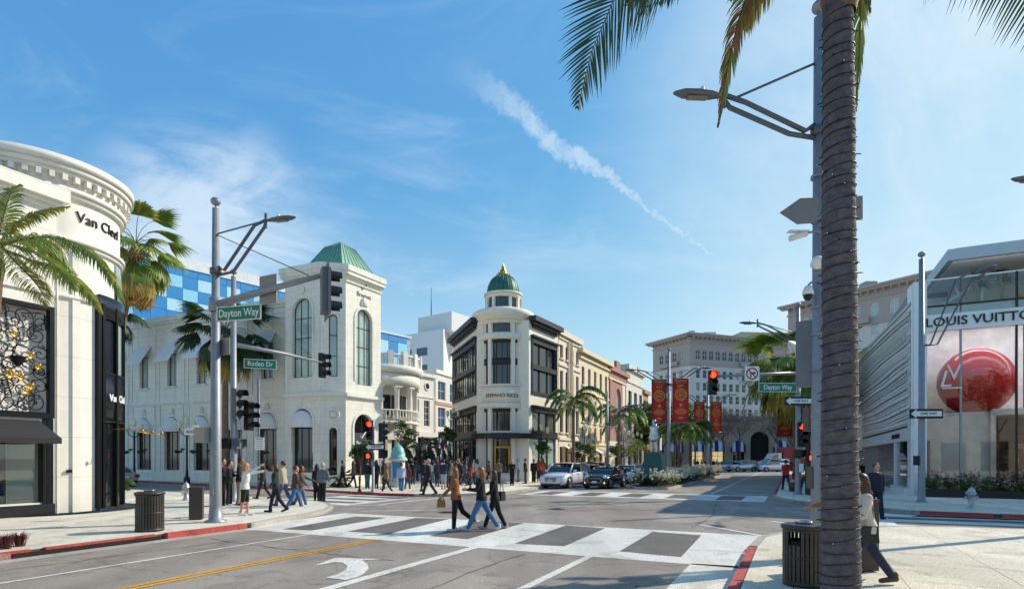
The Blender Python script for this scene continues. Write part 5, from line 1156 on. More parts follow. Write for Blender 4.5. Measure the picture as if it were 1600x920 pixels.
arrow_sign(g7+Vector((-.05, -.2, 4.75)), R(2), 1.5, .44, 'one way arrow on the far right signal pole')
q = thing('no_right_turn_sign', 'square white no right turn sign on the right mast arm', 'street sign', g7+Vector((-2.42, -.15, 6.15))); put('face', MB().bx(-.37, .37, -.01, .01, -.37, .37).mesh('face', signw), q)
m = MB(); m.lathe([(.24, -.013), (.31, -.013)], 28, 0, (0, 0, 0), ax='Y'); m.v = [(x, -.014, z) for x, y, z in m.v]; m.extr([(-.19, .15), (-.15, .19), (.19, -.15), (.15, -.19)][::-1], -.016, -.012); m.build('prohibition_ring', redp, q)
m = MB(); m.bx(-.1, -.04, -.013, -.01, -.2, .06); m.bx(-.04, .08, -.013, -.01, 0, .06); m.extr([(.08, -.05), (.2, .03), (.08, .11)], -.013, -.01); m.build('arrow', signb, q)
street_sign('XXX', g7+Vector((0, -.3, 2.32)), 0, .42, .2, 'small white block sign between the signals on the right pole', signw, signb, .16)
street_sign('', g7+Vector((.0, -.3, 1.35)), 0, .3, .5, 'small white notice low on the right signal pole', signw, signb, .1)
# right pole before the store with one way sign
g8 = P(1440, 792, 24.2); g8.z = KH
p8 = thing('lamp_pole', 'grey lamp pole standing before the glass store corner', 'street lamp', g8); m = MB(); m.lathe([(.26, 0), (.15, .1), (.13, .5), (.1, 10.2), (0, 10.2)], 14); pole_top(m, 10.2); m.build('pole', galv, p8)
m = MB()
for o_ in (0, .28): m.tube([(0, 0, 6.6-o_*.2), (.3+o_, -.1, 6.6), (.35+o_*2.2, -1.4, 8.9), (.5+o_*2.2, -1.9, 9.0)], .035, 6)
m.build('lamp_arm', galv2, p8); put('lamp_head', MB().ball((.9, -2.2, 9.05), (.18, .45, .09), 12, 8).mesh('lamp_head', galv2), p8)
arrow_sign(g8+Vector((.05, -.2, 3.7)), R(-3), 1.35, .4, 'one way arrow on the lamp pole before the glass store')
put('box', MB().box((-.22, 0, 1.75), (.16, .16, .4)).mesh('box', sigk), p8)
# pole at the hill street corner with signal and one way sign
g9 = P(583, 767, 31.5); g9.z = KH
p9 = thing('signal_pole', 'short grey signal pole at the kerb before the tower', 'signal pole', g9); put('pole', MB().lathe([(.16, 0), (.08, .1), (.07, 3.9), (0, 3.95)], 10).mesh('pole', galv), p9)
traffic_light(g9+Vector((-.18, -.1, 2.85)), R(-88), 'lit red signal on the short pole before the tower', 'red', .95)
traffic_light(g9+Vector((.5, .1, 2.75)), R(0), 'unlit signal turned away on the short pole before the tower', None, .95)
arrow_sign(g9+Vector((.15, -.25, 2.45)), R(0), 1.05, .34, 'one way arrow on the short pole before the tower')
ped_signal(g9+Vector((-.25, -.15, 1.75)), R(-90), 'pedestrian signal with red hand on the short pole before the tower', True); ped_signal(g9+Vector((.55, -.0, 1.85)), R(-60), 'dark pedestrian signal on the short pole before the tower')
# bins, boxes, hydrants, bollards
binm = M('bin_bronze', '4a4743', .45, .5, .2); bink = M('bin_liner', '161616', .7)
def bin_(p, label, s=1.):
    t = thing('litter_bin', label, 'litter bin', p, 0, 'slatted litter bins'); sl_ = MB().bx(.27, .285, -.022, .022, .06, .84).mesh('slat', binm)
    for i in range(30):
        if i in (17, 18, 19): put('slat', MESHC.setdefault('shortslat', MB().bx(.27, .285, -.022, .022, .06, .62).mesh('slat', binm)), t, (0, 0, 0), 2*PI*i/30)
        else: put('slat', sl_, t, (0, 0, 0), 2*PI*i/30)
    for z, h in ((.02, .05), (.42, .03), (.82, .04)): put('hoop', MB().lathe([(.262, z), (.29, z), (.29, z+h), (.262, z+h)], 30).mesh('hoop', binm), t)
    put('liner', MB().lathe([(0, .05), (.245, .05), (.245, .68), (.2, .68), (.2, .5), (0, .5)], 24).mesh('liner', bink), t)
    put('lid', MB().lathe([(.10, .875), (.31, .86), (.31, .90), (.25, .925), (.11, .93)], 30).mesh('lid', binm), t); put('ashtray', MB().lathe([(0, .91), (.1, .93), (.125, .955), (.1, .97), (.09, .95), (0, .94)], 20).mesh('ashtray', M('steel_bowl', 'a9abad', .25, .9)), t); t.scale = (s, s, s*.97); return t
gb = Vector(((1256-800)/FPX*8.45, 8.45, KH)); bin_(gb, 'slatted bronze litter bin beside the near palm trunk', 1.0)
gb = G(234, 829, KH); gb.z = KH; bin_(gb, 'slatted bronze litter bin by the red kerb on the left', 1.12)
def box_post(px, py, w, h, label, rz, Y=None):
    g = G(px, py, KH) if Y is None else P(px, py, Y); g.z = KH; t = thing('news_box', label, 'utility box', g, rz); m = MB(); m.bx(-w/2, w/2, -w/2.2, w/2.2, .02, h); m.build('body', M('box_bronze', '4b4540', .5, .3, .15), t)
    put('top', MB().bx(-w/2-.01, w/2+.01, -w/2.2-.01, w/2.2+.01, h, h+.03).mesh('top', M('box_bronze')), t); put('door', MB().bx(-w/2+.03, w/2-.03, -w/2.2-.012, -w/2.2, .1, h-.08).mesh('door', M('box_bronze')), t); return t
box_post(307, 811, .36, .95, 'dark box beside the tall left signal pole', R(20)); box_post(1343, 860, .42, 1.15, 'dark bronze box behind the striding woman on the right', R(-5), 9.6)
box_post(1275, 768, .8, 1.2, 'dark cabinet beside the far right signal pole', R(-8), 29)
hyd = M('hydrant_silver', 'b9bbbe', .4, .6, .15)
def hydrant(px, py, label):
    g = G(px, py, KH); g.z = KH; t = thing('fire_hydrant', label, 'fire hydrant', g, R(-20), 'silver fire hydrants')
    put('barrel', MB().lathe([(.17, 0), (.17, .05), (.11, .06), (.1, .5), (.15, .52), (.15, .58), (.12, .6), (.12, .68), (.06, .76), (.03, .77), (.03, .82), (0, .82)], 16).mesh('barrel', hyd), t)
    for a_, z, r in ((0, .42, .07), (PI, .42, .07), (-PI/2, .36, .09), (R(200), .6, .05)):
        m = MB(); m.tube([(0, 0, z), (.17, 0, z), (.19, 0, z)], [r*.8, r*.8, r], 10); m.build('outlet', hyd, t, (0, 0, 0), a_)
    return t
hydrant(291, 781, 'silver fire hydrant on the near left pavement behind the dark box'); hydrant(1518, 795, 'silver fire hydrant at the red kerb before the glass store')
bol = thing('bollard', 'short black bollard', 'bollard', (0, 0, 0), 0, 'black bollards at the hill street'); put('post', MB().lathe([(.11, 0), (.11, .1), (.06, .14), (.05, .6), (.08, .66), (.05, .72), (.07, .8), (0, .88)], 12).mesh('post', sigk), bol)
for i, (px, Y, lb) in enumerate(((562, 32, 'bollard left of the short signal pole'), (659, 32, 'bollard at the kerb just left of the man in black tracksuit'), (735, 34, 'bollard by the ramp before the domed store'), (700, 36, 'bollard in the middle of the hill street mouth'))):
    c = bol if i == 0 else dup(bol, (0, 0, 0), 0, lb); c.location = ((px-800)/FPX*Y, Y, KH); c['label'] = 'black '+lb
# information kiosk
gk = P(622, 745, 37); gk.z = KH; kb = M('kiosk_teal', '7fb3ad', .5, .1, .15); kw = M('kiosk_white', 'd0ccc0', .6)
t = thing('kiosk', 'small round kiosk with pale teal dome before the hill street', 'kiosk', gk)
put('base', MB().lathe([(0, 0), (.6, 0), (.6, .35), (.48, .4), (.48, 1.85), (0, 1.85)], 20).mesh('base', kw), t); put('dome', MB().lathe([(.62, 2.0), (.62, 2.1), (.52, 2.12), (.5, 2.4), (.38, 2.75), (.16, 3.0), (.04, 3.05), (0, 3.3)], 20).mesh('dome', kb), t)
put('cornice', MB().lathe([(.5, 1.83), (.66, 1.88), (.66, 2.0), (.5, 2.02)], 20).mesh('cornice', kw), t); t.scale = (.9, .9, .9); m = MB(); m.lathe([(.49, .65), (.49, 1.75)], 10, 0, (0, 0, 0), R(-125), R(-55)); m.build('poster', M('poster_blue', '2f86b8', .5, var=.4, scale=3), t); put('finial', MB().ball((0, 0, 3.3), (.07, .07, .1), 8, 6).mesh('finial', M('finial_red', '8a3a2c', .6)), t)
for a_ in (-135, -45, 45, 135): m = MB(); m.tube([(.53*math.cos(R(a_)), .53*math.sin(R(a_)), .35), (.53*math.cos(R(a_)), .53*math.sin(R(a_)), 1.85)], .05, 8); m.build('column', kw, t)
# ornate cast-iron lamps with hanging baskets / globes
leafd = M('leaf_dark', '2f4a22', .65, 0, .35, 5, trans=.2); leafm = M('leaf_mid', '4d6e2c', .6, 0, .35, 5, trans=.3); leafl = M('leaf_light', '7d9440', .6, 0, .3, 5, trans=.35); barkm = M('bark', '6b5a48', .9, 0, .3, 8, bump=.5, bscale=18)
def leaves(m, c, r, n, size, ms=(0, 1, 2), clumps=None, seed=None):
    rnd = random.Random(seed or n); r = r if isinstance(r, tuple) else (r, r, r); cl_ = []
    for k in range(clumps or max(4, n//60)):
        while True:
            q = Vector((rnd.uniform(-1, 1), rnd.uniform(-1, 1), rnd.uniform(-1, 1)))
            if q.length < 1: break
        cl_.append((Vector((q.x*r[0], q.y*r[1], q.z*r[2]))*.8, rnd.uniform(.25, .45), rnd.choice(ms)))
    for i in range(n):
        q, rr, mi = rnd.choice(cl_); d = Vector((rnd.gauss(0, 1), rnd.gauss(0, 1), rnd.gauss(0, 1))).normalized()*rr*rnd.uniform(.4, 1)
        p = Vector(c)+q+Vector((d.x*r[0], d.y*r[1], d.z*r[2])); a = Vector((rnd.gauss(0, 1), rnd.gauss(0, 1), rnd.gauss(0, .7))).normalized(); b = a.cross(Vector((rnd.gauss(0, 1), rnd.gauss(0, 1), rnd.gauss(0, 1)))).normalized(); s = size*rnd.uniform(.6, 1.3)
        m.add([p-a*s, p-b*s*.4, p+a*s, p+b*s*.4], ((0, 1, 2, 3),), mi if rnd.random() < .7 else rnd.choice(ms))
    return m
LV3 = [leafd, leafm, leafl]
glow = M('lamp_globe', 'e6dfb8', .4)
def iron_lamp(p, h, label, basket=True):
    t = thing('ornate_lamp', label, 'street lamp', p, 0, 'black ornate street lamps'); put('post', MB().lathe([(.22, 0), (.2, .4), (.1, .6), (.07, 1.2), (.06, h), (0, h)], 12).mesh('post', sigk), t)
    m = MB()
    for a in (0, PI): m.tube([(0, 0, h-.5), (.35*math.cos(a), 0, h-.35), (.5*math.cos(a), 0, h-.05), (.5*math.cos(a), 0, h+.05)], .03, 6)
    m.build('arm', sigk, t)
    for x in (-.5, 0, .5):
        z = h+(.05 if x else .3); put('lantern', MB().lathe([(.05, z), (.12, z+.08), (.17, z+.4), (.12, z+.46), (0, z+.6)], 8, 0, (x, 0, 0)).mesh('lantern', glow if x else glow), t)
    if basket:
        for x in (-.55, .55): put('hanging_basket', leaves(MB(), (x, 0, h*.62), (.45, .45, .3), 220, .08).mesh('hanging_basket', [leafd, leafd, leafm]), t)
    return t
for px, Y, h, lb in ((210, 43.5, 3.9, 'black ornate lamp with hanging baskets before the arched boutique, leftmost'), (292, 41, 3.9, 'black ornate lamp with hanging baskets left of the tall signal pole'), (600, 50, 4.4, 'black ornate lamp by the tower on the hill street'), (708, 52, 4.6, 'black ornate lamp before the dark side of the domed store'), (846, 47, 3.8, 'black ornate lamp in front of the cream shop row'), (914, 54, 4.2, 'black ornate lamp under the striped awnings of the cream row'), (975, 62, 4.2, 'black ornate lamp before the rose brick shop'), (996, 70, 4.2, 'black ornate lamp before the grey-white shop')):
    g = P(px, 740, Y); g.z = KH if not 595 < px < 720 else hz(Y); iron_lamp(g, h, lb, px < 300)
# avenue lamp poles with banners
banr = M('banner_red', 'a32a28', .75, var=.06, scale=1.5, trans=.25); bang = M('banner_gold', 'd7a64a', .6)
def banner(p, rz, w, h, label):
    t = thing('banner', label, 'banner', p, rz, 'red and gold street banners'); n = 8; m = MB()
    for i in range(n):
        a, b = -w/2+w*i/n, -w/2+w*(i+1)/n; y0, y1 = .05*math.sin(i*.8), .05*math.sin((i+1)*.8); m.quad((a, y0, 0), (b, y1, 0), (b, y1, h), (a, y0, h))
    m.build('cloth', banr, t); put('rod', MB().tube([(-w/2, 0, h+.03), (w/2, 0, h+.03)], .03, 6).mesh('rod', galv), t); put('rod', MB().tube([(-w/2, 0, -.03), (w/2, 0, -.03)], .03, 6).mesh('rod', galv), t)
    text('CELEBRATE', w*.145, .003, .003, 1, t, bang, (0, -.07, h*.95)); text('THE YEAR OF THE', w*.075, .002, .001, 1, t, bang, (0, -.07, h*.90)); text('RAT', w*.22, .003, .004, 1, t, bang, (0, -.07, h*.83))
    e = MB(); cz = h*.63; r = w*.36; y = -.075
    for r0, r1 in ((.86, 1.), (.6, .68)): e.lathe([(r*r0, y), (r*r1, y)], 24, 0, (0, 0, cz), ax='Y')
    for k in range(16): a = 2*PI*k/16; e.add([(r*.95*math.cos(a-.12), y, cz+r*.95*math.sin(a-.12)), (r*1.12*math.cos(a), y, cz+r*1.12*math.sin(a)), (r*.95*math.cos(a+.12), y, cz+r*.95*math.sin(a+.12))], ((0, 1, 2),))
    e.tube([(r*.45*math.cos(a)*(1-a/9), y, cz+r*.45*math.sin(a)*(1-a/9)) for a in [i*.5 for i in range(14)]], .035, 4); e.tube([(-r*.5, y, cz-r*.3), (0, y, cz+.0), (r*.5, y, cz-r*.35)], .03, 4)
    e.extr([(-w*.09, h*.40), (0, h*.35), (w*.09, h*.40), (w*.09, h*.42), (-w*.09, h*.42)], y, y+.01); e.build('gold_emblem', bang, t)
    for i, (z, ww, hh) in enumerate(((.30, .4, .012), (.265, .7, .012), (.225, .75, .02), (.19, .55, .012), (.09, .3, .025))): put('print_line', MB().bx(-w*ww/2, w*ww/2, y, y+.005, h*z, h*(z+hh)).mesh('print_line', bang), t)
    return t
gA = P(1045, 750, 43); gA.z = 0; pA = thing('lamp_pole', 'tall grey lamp pole with two red banners in the flower median', 'street lamp', gA)
m = MB(); m.lathe([(.22, 0), (.17, .1), (.15, .6), (.1, 9.9), (0, 9.9)], 12); pole_top(m, 9.9); m.build('pole', galv, pA); lamp_arm(pA, 7.6, 8.55, PI, 2.9); lamp_arm(pA, 7.6, 8.8, R(12), 3.2)
banner(gA+Vector((-.75, -.1, 4.6)), R(4), 1.15, 3.2, 'nearest red banner left of the median lamp pole'); banner(gA+Vector((.85, -.1, 4.65)), R(-3), 1.2, 3.25, 'nearest red banner right of the median lamp pole')
gB = P(1106, 740, 62); gB.z = 0; pB = thing('lamp_pole', 'farther grey lamp pole with two red banners at the median end', 'street lamp', gB)
m = MB(); m.lathe([(.22, 0), (.17, .1), (.15, .6), (.1, 9.9), (0, 9.9)], 12); pole_top(m, 9.9); m.build('pole', galv, pB); lamp_arm(pB, 7.6, 8.8, PI, 2.9); lamp_arm(pB, 7.6, 8.8, 0, 2.9)
banner(gB+Vector((-.95, -.1, 4.8)), R(3), 1.15, 3.2, 'farther red banner left of the second median pole'); banner(gB+Vector((.85, -.1, 4.8)), R(-3), 1.2, 3.2, 'farther red banner right of the second median pole')
gC = P(1030, 725, 74); gC.z = 0; pC = thing('lamp_pole', 'distant lamp pole with a half hidden red banner behind the statue', 'street lamp', gC); put('pole', MB().tube([(0, 0, 0), (0, 0, 9.5)], .09, 8).mesh('pole', galv), pC)
banner(gC+Vector((-.2, -.1, 5.0)), R(0), 1.3, 3.3, 'half hidden red banner behind the silver statue')
gD = P(1227, 740, 52); banner(Vector((gD.x, gD.y, 3.9)), R(-8), 1.3, 3.3, 'red banner half hidden under the drooping right palm'); q = thing('lamp_pole', 'lamp pole behind the drooping right palm', 'street lamp', (gD.x+.8, gD.y, 0)); put('pole', MB().tube([(0, 0, 0), (0, 0, 8.5)], .09, 8).mesh('pole', galv), q)
g0 = P(949, 750, 41); g0.z = KH; q = thing('lamp_pole', 'slim lamp pole in front of the shop row behind the black car', 'street lamp', g0); put('pole', MB().tube([(0, 0, 0), (0, 0, 6.6)], [.11, .07], 8).mesh('pole', galv), q); lamp_arm(q, 4.4, 5.6, R(5), 1.9)

# ---------------------------------------------------------------- palms and trees
frg = M('palm_green', '6c8a38', .5, 0, .35, 2, spec=.6, trans=.3); frd = M('palm_dark', '3a4f2a', .55, 0, .35, 2, trans=.25); fry = M('palm_yellowgreen', 'aaa548', .5, 0, .3, 2, trans=.3); frb = M('palm_dead_brown', '84593a', .8, 0, .35, 3, trans=.2); rach = M('palm_stalk', '7d6b3c', .6, 0, .3, 3)
def bez(pts, n):
    pts = [Vector(p) for p in pts]; out = []
    for i in range(n+1):
        t = i/n; q = pts[:]
        while len(q) > 1: q = [a.lerp(b, t) for a, b in zip(q, q[1:])]
        out.append(q[0])
    return out
def frond(pts, L, n=44, mats=None, droop=.5, wd=.035, base=.12, r=.03, seed=0, fan=.75, curl=.0, sv=None):
    rnd = random.Random(seed); c = bez(pts, 40); m = MB(); m.tube([c[i] for i in range(0, 41, 4)], [r*(1-i/10*.85) for i in range(11)], 5, 0)
    for i in range(n):
        t = base+(1-base)*(i+.5)/n; k = t*40; j = min(39, int(k)); p = c[j].lerp(c[j+1], k-j); d = (c[j+1]-c[j]).normalized(); side = d.cross(Vector((0, 0, 1))) if sv is None else Vector(sv)-d*d.dot(Vector(sv));
        side = side.normalized() if side.length > .05 else Vector((1, 0, 0)); up = side.cross(d)
        l = L*(math.sin(PI*min(1, (.18+t*.82)))**.6)*rnd.uniform(.85, 1.1)*(1 if t < .9 else .8)
        for s in (-1, 1):
            if rnd.random() < .03: continue
            v = (side*s*(1-min(.95, fan*t*.55))+d*(.35+fan*t*.62)+up*rnd.uniform(.0, .28)).normalized(); pts_ = [p]; q = p; segs = 4
            for g in range(segs):
                v = (v+Vector((0, 0, -droop*(.18+.22*g)*rnd.uniform(.7, 1.3)))+d*curl*.1).normalized(); q = q+v*l/segs; pts_.append(q)
            wv = d.cross(v); wv = (d-v*d.dot(v)); wv = wv.normalized() if wv.length > .01 else side; W_ = [.5, 1, .85, .5, .05]; mi = rnd.choice((1, 1, 2))
            vs = []
            for a, ww in zip(pts_, W_): vs += [a-wv*wd*ww*.5, a+wv*wd*ww*.5]
            m.add(vs, [(2*g, 2*g+1, 2*g+3, 2*g+2) for g in range(segs)], mi)
    return m.mesh('frond', mats or [rach, frg, frd])
def fan_leaf(Lp, r, mats, droop=.35, n=26, seed=0, spread=150):
    """fan palm leaf along +x: stalk then folded blade with hanging tips"""
    rnd = random.Random(seed); m = MB(); c = bez([(0, 0, 0), (Lp*.6, 0, Lp*.25), (Lp, 0, -Lp*droop*.3)], 10); m.tube(c[::2], [.022, .02, .018, .016, .014, .012], 4, 0); p = c[-1]; d0 = (c[-1]-c[-2]).normalized()
    for i in range(n):
        a = R(-spread/2+spread*i/(n-1)); v = Vector((math.cos(a), math.sin(a), d0.z*.8+.1)).normalized(); q = p; l = r*(.75+.25*math.cos(a))*rnd.uniform(.9, 1.05); pts_ = [p]
        for g in range(4):
            v = (v+Vector((0, 0, -droop*(.05+.32*g)*rnd.uniform(.8, 1.2)))).normalized(); q = q+v*l/4; pts_.append(q)
        wv = Vector((-math.sin(a), math.cos(a), 0)); vs = []; wdt = r*R(spread)/n
        for g, aa in enumerate(pts_): ww = [.0, .25, .5, .26, .02][g]*wdt; vs += [aa-wv*ww, aa+wv*ww+Vector((0, 0, .02))]
        m.add(vs, [(2*g, 2*g+1, 2*g+3, 2*g+2) for g in range(4)], rnd.choice((1, 1, 2)))
    return m.mesh('frond', mats)
trunkm = M('palm_trunk_grey', '5c565a', .9, 0, .38, 9, bump=1.0, bscale=30, stain=.6); trunkb = M('palm_trunk_brown', '7a6553', .9, 0, .3, 5, bump=.6, bscale=20)
def trunk_mesh(h, r0, r1, mat, lean=(0, 0), rings=.16, n=20, step=.012):
    m = MB(); prof = []; z = 0; rt_ = random.Random(int(h*100))
    while z < h:
        t = z/h; r = (r0+(r1-r0)*t+.06*r0*math.exp(-z*2))*(1+rt_.uniform(-.012, .012)); g = rings*rt_.uniform(.55, 1.55); st = step*rt_.uniform(.4, 1.5); prof += [(r*(1-st*1.3), z), (r*(1+st*1.6), z+g*.12), (r*(1+st*.8), z+g*.55), (r*(1-st*.4), z+g*.96)]; z += g
    prof.append((r1, h)); m.lathe(prof, n)
    m.v = [(x*(1+.012*math.sin(z*3.1+y*9))+lean[0]*(max(0, z)/h)**1.5+.005*math.sin(z*2.3), y*(1+.012*math.sin(z*4.3+x*11))+lean[1]*(max(0, z)/h)**1.5, z+.018*math.sin(math.atan2(y, x)*2+z*5)+.01*math.sin(math.atan2(y, x)*7+z*3)) for x, y, z in m.v]; return m.mesh('trunk', mat)
PM = {}
def palm(p, h, r, label, kind='pinnate', rr=(.16, .12), n=16, L=2.4, group=None, name='palm_tree', skirt=0, dark=False, seed=1, tm=None, lean=(0, 0), yel=False):
    t = thing(name, label, 'palm tree', p, 0, group); rnd = random.Random(seed); put('trunk', trunk_mesh(h, rr[0], rr[1], tm or trunkb, lean, n=12), t); mats = [rach, frd, frd] if dark else ([rach, frg, fry] if yel else [rach, frg, frd])
    if kind == 'pinnate': put('crownshaft', MB().lathe([(rr[1], h-.05), (rr[1]*1.15, h+.1), (rr[1]*.8, h+.55), (0, h+.7)], 12).mesh('crownshaft', M('crownshaft_green', '6f8040', .5)), t)
    for i in range(n):
        k = (kind, dark, i % 4, L, yel)
        if k not in PM:
            if kind == 'pinnate': e = .9-.42*(i % 4); PM[k] = frond([(0, 0, 0), (L*.3, 0, L*.42*(e+.3)), (L*.8, 0, L*.45*e), (L, 0, -L*.55+L*.25*e)], L*.3, 44, mats, .75, .085, .12, .04, i)
            else: PM[k] = fan_leaf(L*.55, L*.55, mats, .25+.3*(i % 4)/3, 22, i)
        o = put('frond', PM[k], t, (lean[0], lean[1], h+(.45 if kind == 'pinnate' else 0)), 2*PI*i*.618); el = {'pinnate': 0, 'fan': (-.9+1.75*(i/n))}[kind]
        if kind == 'fan': o.rotation_euler = (0, el+.2*rnd.uniform(-1, 1), 2*PI*i*.618)
        else: o.rotation_euler = (0, rnd.uniform(-.15, .15), 2*PI*i*.618)
        o.scale = [rnd.uniform(.85, 1.1)]*3
    if skirt:
        k = ('skirt', L)
        if k not in PM: PM[k] = [fan_leaf(L*.45, L*.66, [frb, M('palm_dead_straw', 'c09a58', .8, 0, .3, trans=.3), M('palm_straw_green', '9a9448', .8, 0, .3, trans=.3)], .9, 13, 50+i, 80) for i in range(3)]
        for i in range(skirt): o = put('dead_frond', PM[k][i % 3], t, (lean[0], lean[1], h-.1-.5*rnd.random()), 0); o.rotation_euler = (0, rnd.uniform(.5, 1.25), 2*PI*i*.618)
    return t
# left near coconut-like palm at the picture edge
gl = Vector((-11.95, 13.0, KH)); rnd = random.Random(5)
t = thing('palm_tree', 'feathery palm leaning in at the left edge before the iron screen', 'palm tree', gl); put('trunk', trunk_mesh(6.0, .17, .13, M('palm_trunk_red', '6e5548', .9, 0, .3, 5, bump=.5), (.3, 0), n=14), t)
put('crownshaft', MB().lathe([(.14, 5.9), (.17, 6.1), (.1, 6.8), (0, 6.9)], 12, 0, (.3, 0, 0)).mesh('crownshaft', M('palm_boot', '5d6a35', .7, 0, .4, 6)), t)
def px_on(px, py, Y, o): q = P(px, py, Y); return q-o
def pf(org, base, pts, L, mats, n=44, droop=.5, seed=0, wd=.04, fan=.75, **k):
    return frond([base]+[px_on(x, y, Y, org) for x, y, Y in pts], L, n, mats, droop, wd, seed=seed, fan=fan, **k)
b0 = Vector((.3, 0, 6.6)); GM = [rach, fry, frg]; DM = [rach, frg, fry]
for sd_, (pts, L, mt, dr_) in enumerate((([(60, 360, 12.8), (150, 350, 12.6), (195, 478, 12.4)], .55, DM, .9), ([(40, 420, 12.4), (110, 395, 12.0), (160, 490, 11.9)], .55, GM, .9), ([(30, 425, 12.7), (60, 430, 12.2), (75, 480, 11.9)], .5, [rach, fry, fry], .8),
        ([(20, 350, 13.2), (45, 330, 13.4), (110, 322, 13.5)], .28, [rach, fry, frg], .7), ([(5, 350, 13.3), (10, 300, 13.4), (28, 290, 13.6)], .4, GM, .5), ([(-30, 350, 13), (-80, 330, 13), (-130, 440, 13)], .55, GM, .8), ([(-20, 340, 12.5), (-60, 420, 12), (-60, 500, 11.6)], .5, GM, .8),
        ([(30, 380, 12.2), (90, 400, 11.6), (120, 455, 11.2)], .5, DM, .9), ([(-10, 330, 13.4), (-30, 280, 13.8), (-60, 300, 14)], .5, GM, .6), ([(25, 360, 13.6), (70, 370, 14.2), (120, 430, 14.6)], .5, DM, .8))):
    put('frond', pf(gl, b0+Vector((0, 0, .1*(sd_ % 3))), pts, L*1.3, mt, 64, dr_, sd_, .055), t)
# near right palm: trunk, string lights, crown above the frame
gr = Vector(((1313-800)/FPX*7.1, 7.1, KH)); HR = 7.42
pr = thing('palm_tree', 'near palm trunk wrapped in dark string lights with fronds hanging from the top', 'palm tree', gr)
put('trunk', trunk_mesh(HR, .215, .165, trunkm, (-.03, 0), .13, 40, .014), pr); put('crown_boot', MB().lathe([(.17, HR-.1), (.22, HR+.1), (.2, HR+.5), (.1, HR+1.1), (0, HR+1.2)], 24).mesh('crown_boot', M('palm_boot2', '7d5a34', .8, 0, .4, 6, bump=.5)), pr)
lw = thing('string_lights', 'dark string of small lights wound round the near palm trunk', 'string lights', gr); pts = []; bulbs = MB(); turns = 54
for i in range(turns*24+1):
    a = 2*PI*i/24; z = .1+(HR-.2)*i/(turns*24)+.012*math.sin(i*.37)+.012*math.sin(a+1.0)+.01*math.sin(i*.05); rr_ = (.215+(.165-.215)*z/HR)*1.045+.1*.215*math.exp(-z*2)
    pts.append((rr_*math.cos(a)-.03*(z/HR)**1.5, rr_*math.sin(a), z))
    if i % 11 == 3:
        d = Vector((math.cos(a), math.sin(a), random.uniform(-.4, .4))); p = Vector(pts[-1]); bulbs.tube([p, p+d*.05], [.008, .006], 4)
        if random.random() < .35: bulbs.ball(p+d*.055, .007, 5, 3, 1)
wm = MB(); wm.tube(pts, .006, 4, cap=False); wm.build('wire', sigk, lw); bulbs.build('light_bulbs', [sigk, signw], lw, kind='stuff')
b0 = Vector((-.03, 0, 8.05)); BM = [frb, frb, frg]; RM = [rach, frd, frd]; PS = (.95, .2, .25)
for sd_, (pts, L, mt, dr_, n_, k) in enumerate((
        ([(1200, -230, 7.0), (960, -150, 6.9), (902, 170, 6.8)], 1.0, RM, .08, 74, dict(fan=.95, sv=(.9, .3, .3))), ([(1180, -180, 6.6), (1060, -110, 6.2), (978, 10, 6.0)], .62, RM, .45, 56, dict(sv=(.7, .4, .5))), ([(1200, -170, 7.6), (1090, -110, 7.8), (1030, 5, 8.0)], .6, RM, .6, 50, dict(sv=(.8, .5, .2))), ([(1230, -160, 7.4), (1130, -150, 7.5), (1015, -60, 7.6)], .7, RM, .6, 50, {}),
        ([(1240, -120, 7.1), (1165, -100, 7.1), (1145, 60, 7.15), (1121, 200, 7.2)], .42, BM, .55, 64, dict(fan=1.3, sv=PS)), ([(1270, -110, 7.4), (1195, -90, 7.5), (1170, 30, 7.5), (1165, 40, 7.5)], .42, [rach, fry, frb], .7, 50, dict(fan=1.1, sv=PS)), ([(1250, -150, 6.8), (1190, -110, 6.5), (1140, 0, 6.5)], .5, [rach, frg, frb], .8, 50, dict(sv=PS)),
        ([(1340, -120, 7.3), (1352, -60, 7.4), (1345, 60, 7.5), (1338, 175, 7.5)], .32, [rach, frg, fry], .5, 56, dict(fan=1.5, sv=PS)), ([(1330, -140, 7.2), (1352, -80, 7.2), (1360, 20, 7.2)], .35, [rach, frd, fry], .6, 40, dict(fan=1.5, sv=PS)), ([(1330, -140, 7.8), (1420, -260, 8.6), (1560, -160, 9)], .6, RM, .6, 50, {}), ([(1380, -240, 7), (1600, -200, 6.6), (1685, 110, 6.4)], 1.0, RM, .10, 76, dict(fan=.45, sv=(.8, -.2, .6))),
        ([(1300, -260, 7), (1290, -400, 6), (1250, -500, 5)], .6, RM, .6, 44, {}), ([(1330, -200, 7.5), (1420, -320, 9), (1380, -300, 11)], .6, RM, .6, 44, {}), ([(1250, -200, 8), (1180, -260, 9.5), (1150, -230, 10.6)], .6, RM, .6, 44, {}))):
    k = dict(k); k.setdefault('fan', .75); put('frond', pf(gr, b0+Vector((0, 0, .04*sd_)), pts, L*1.15, mt, int(n_*1.25), dr_, 30+sd_, .03, r=.03, **k), pr)
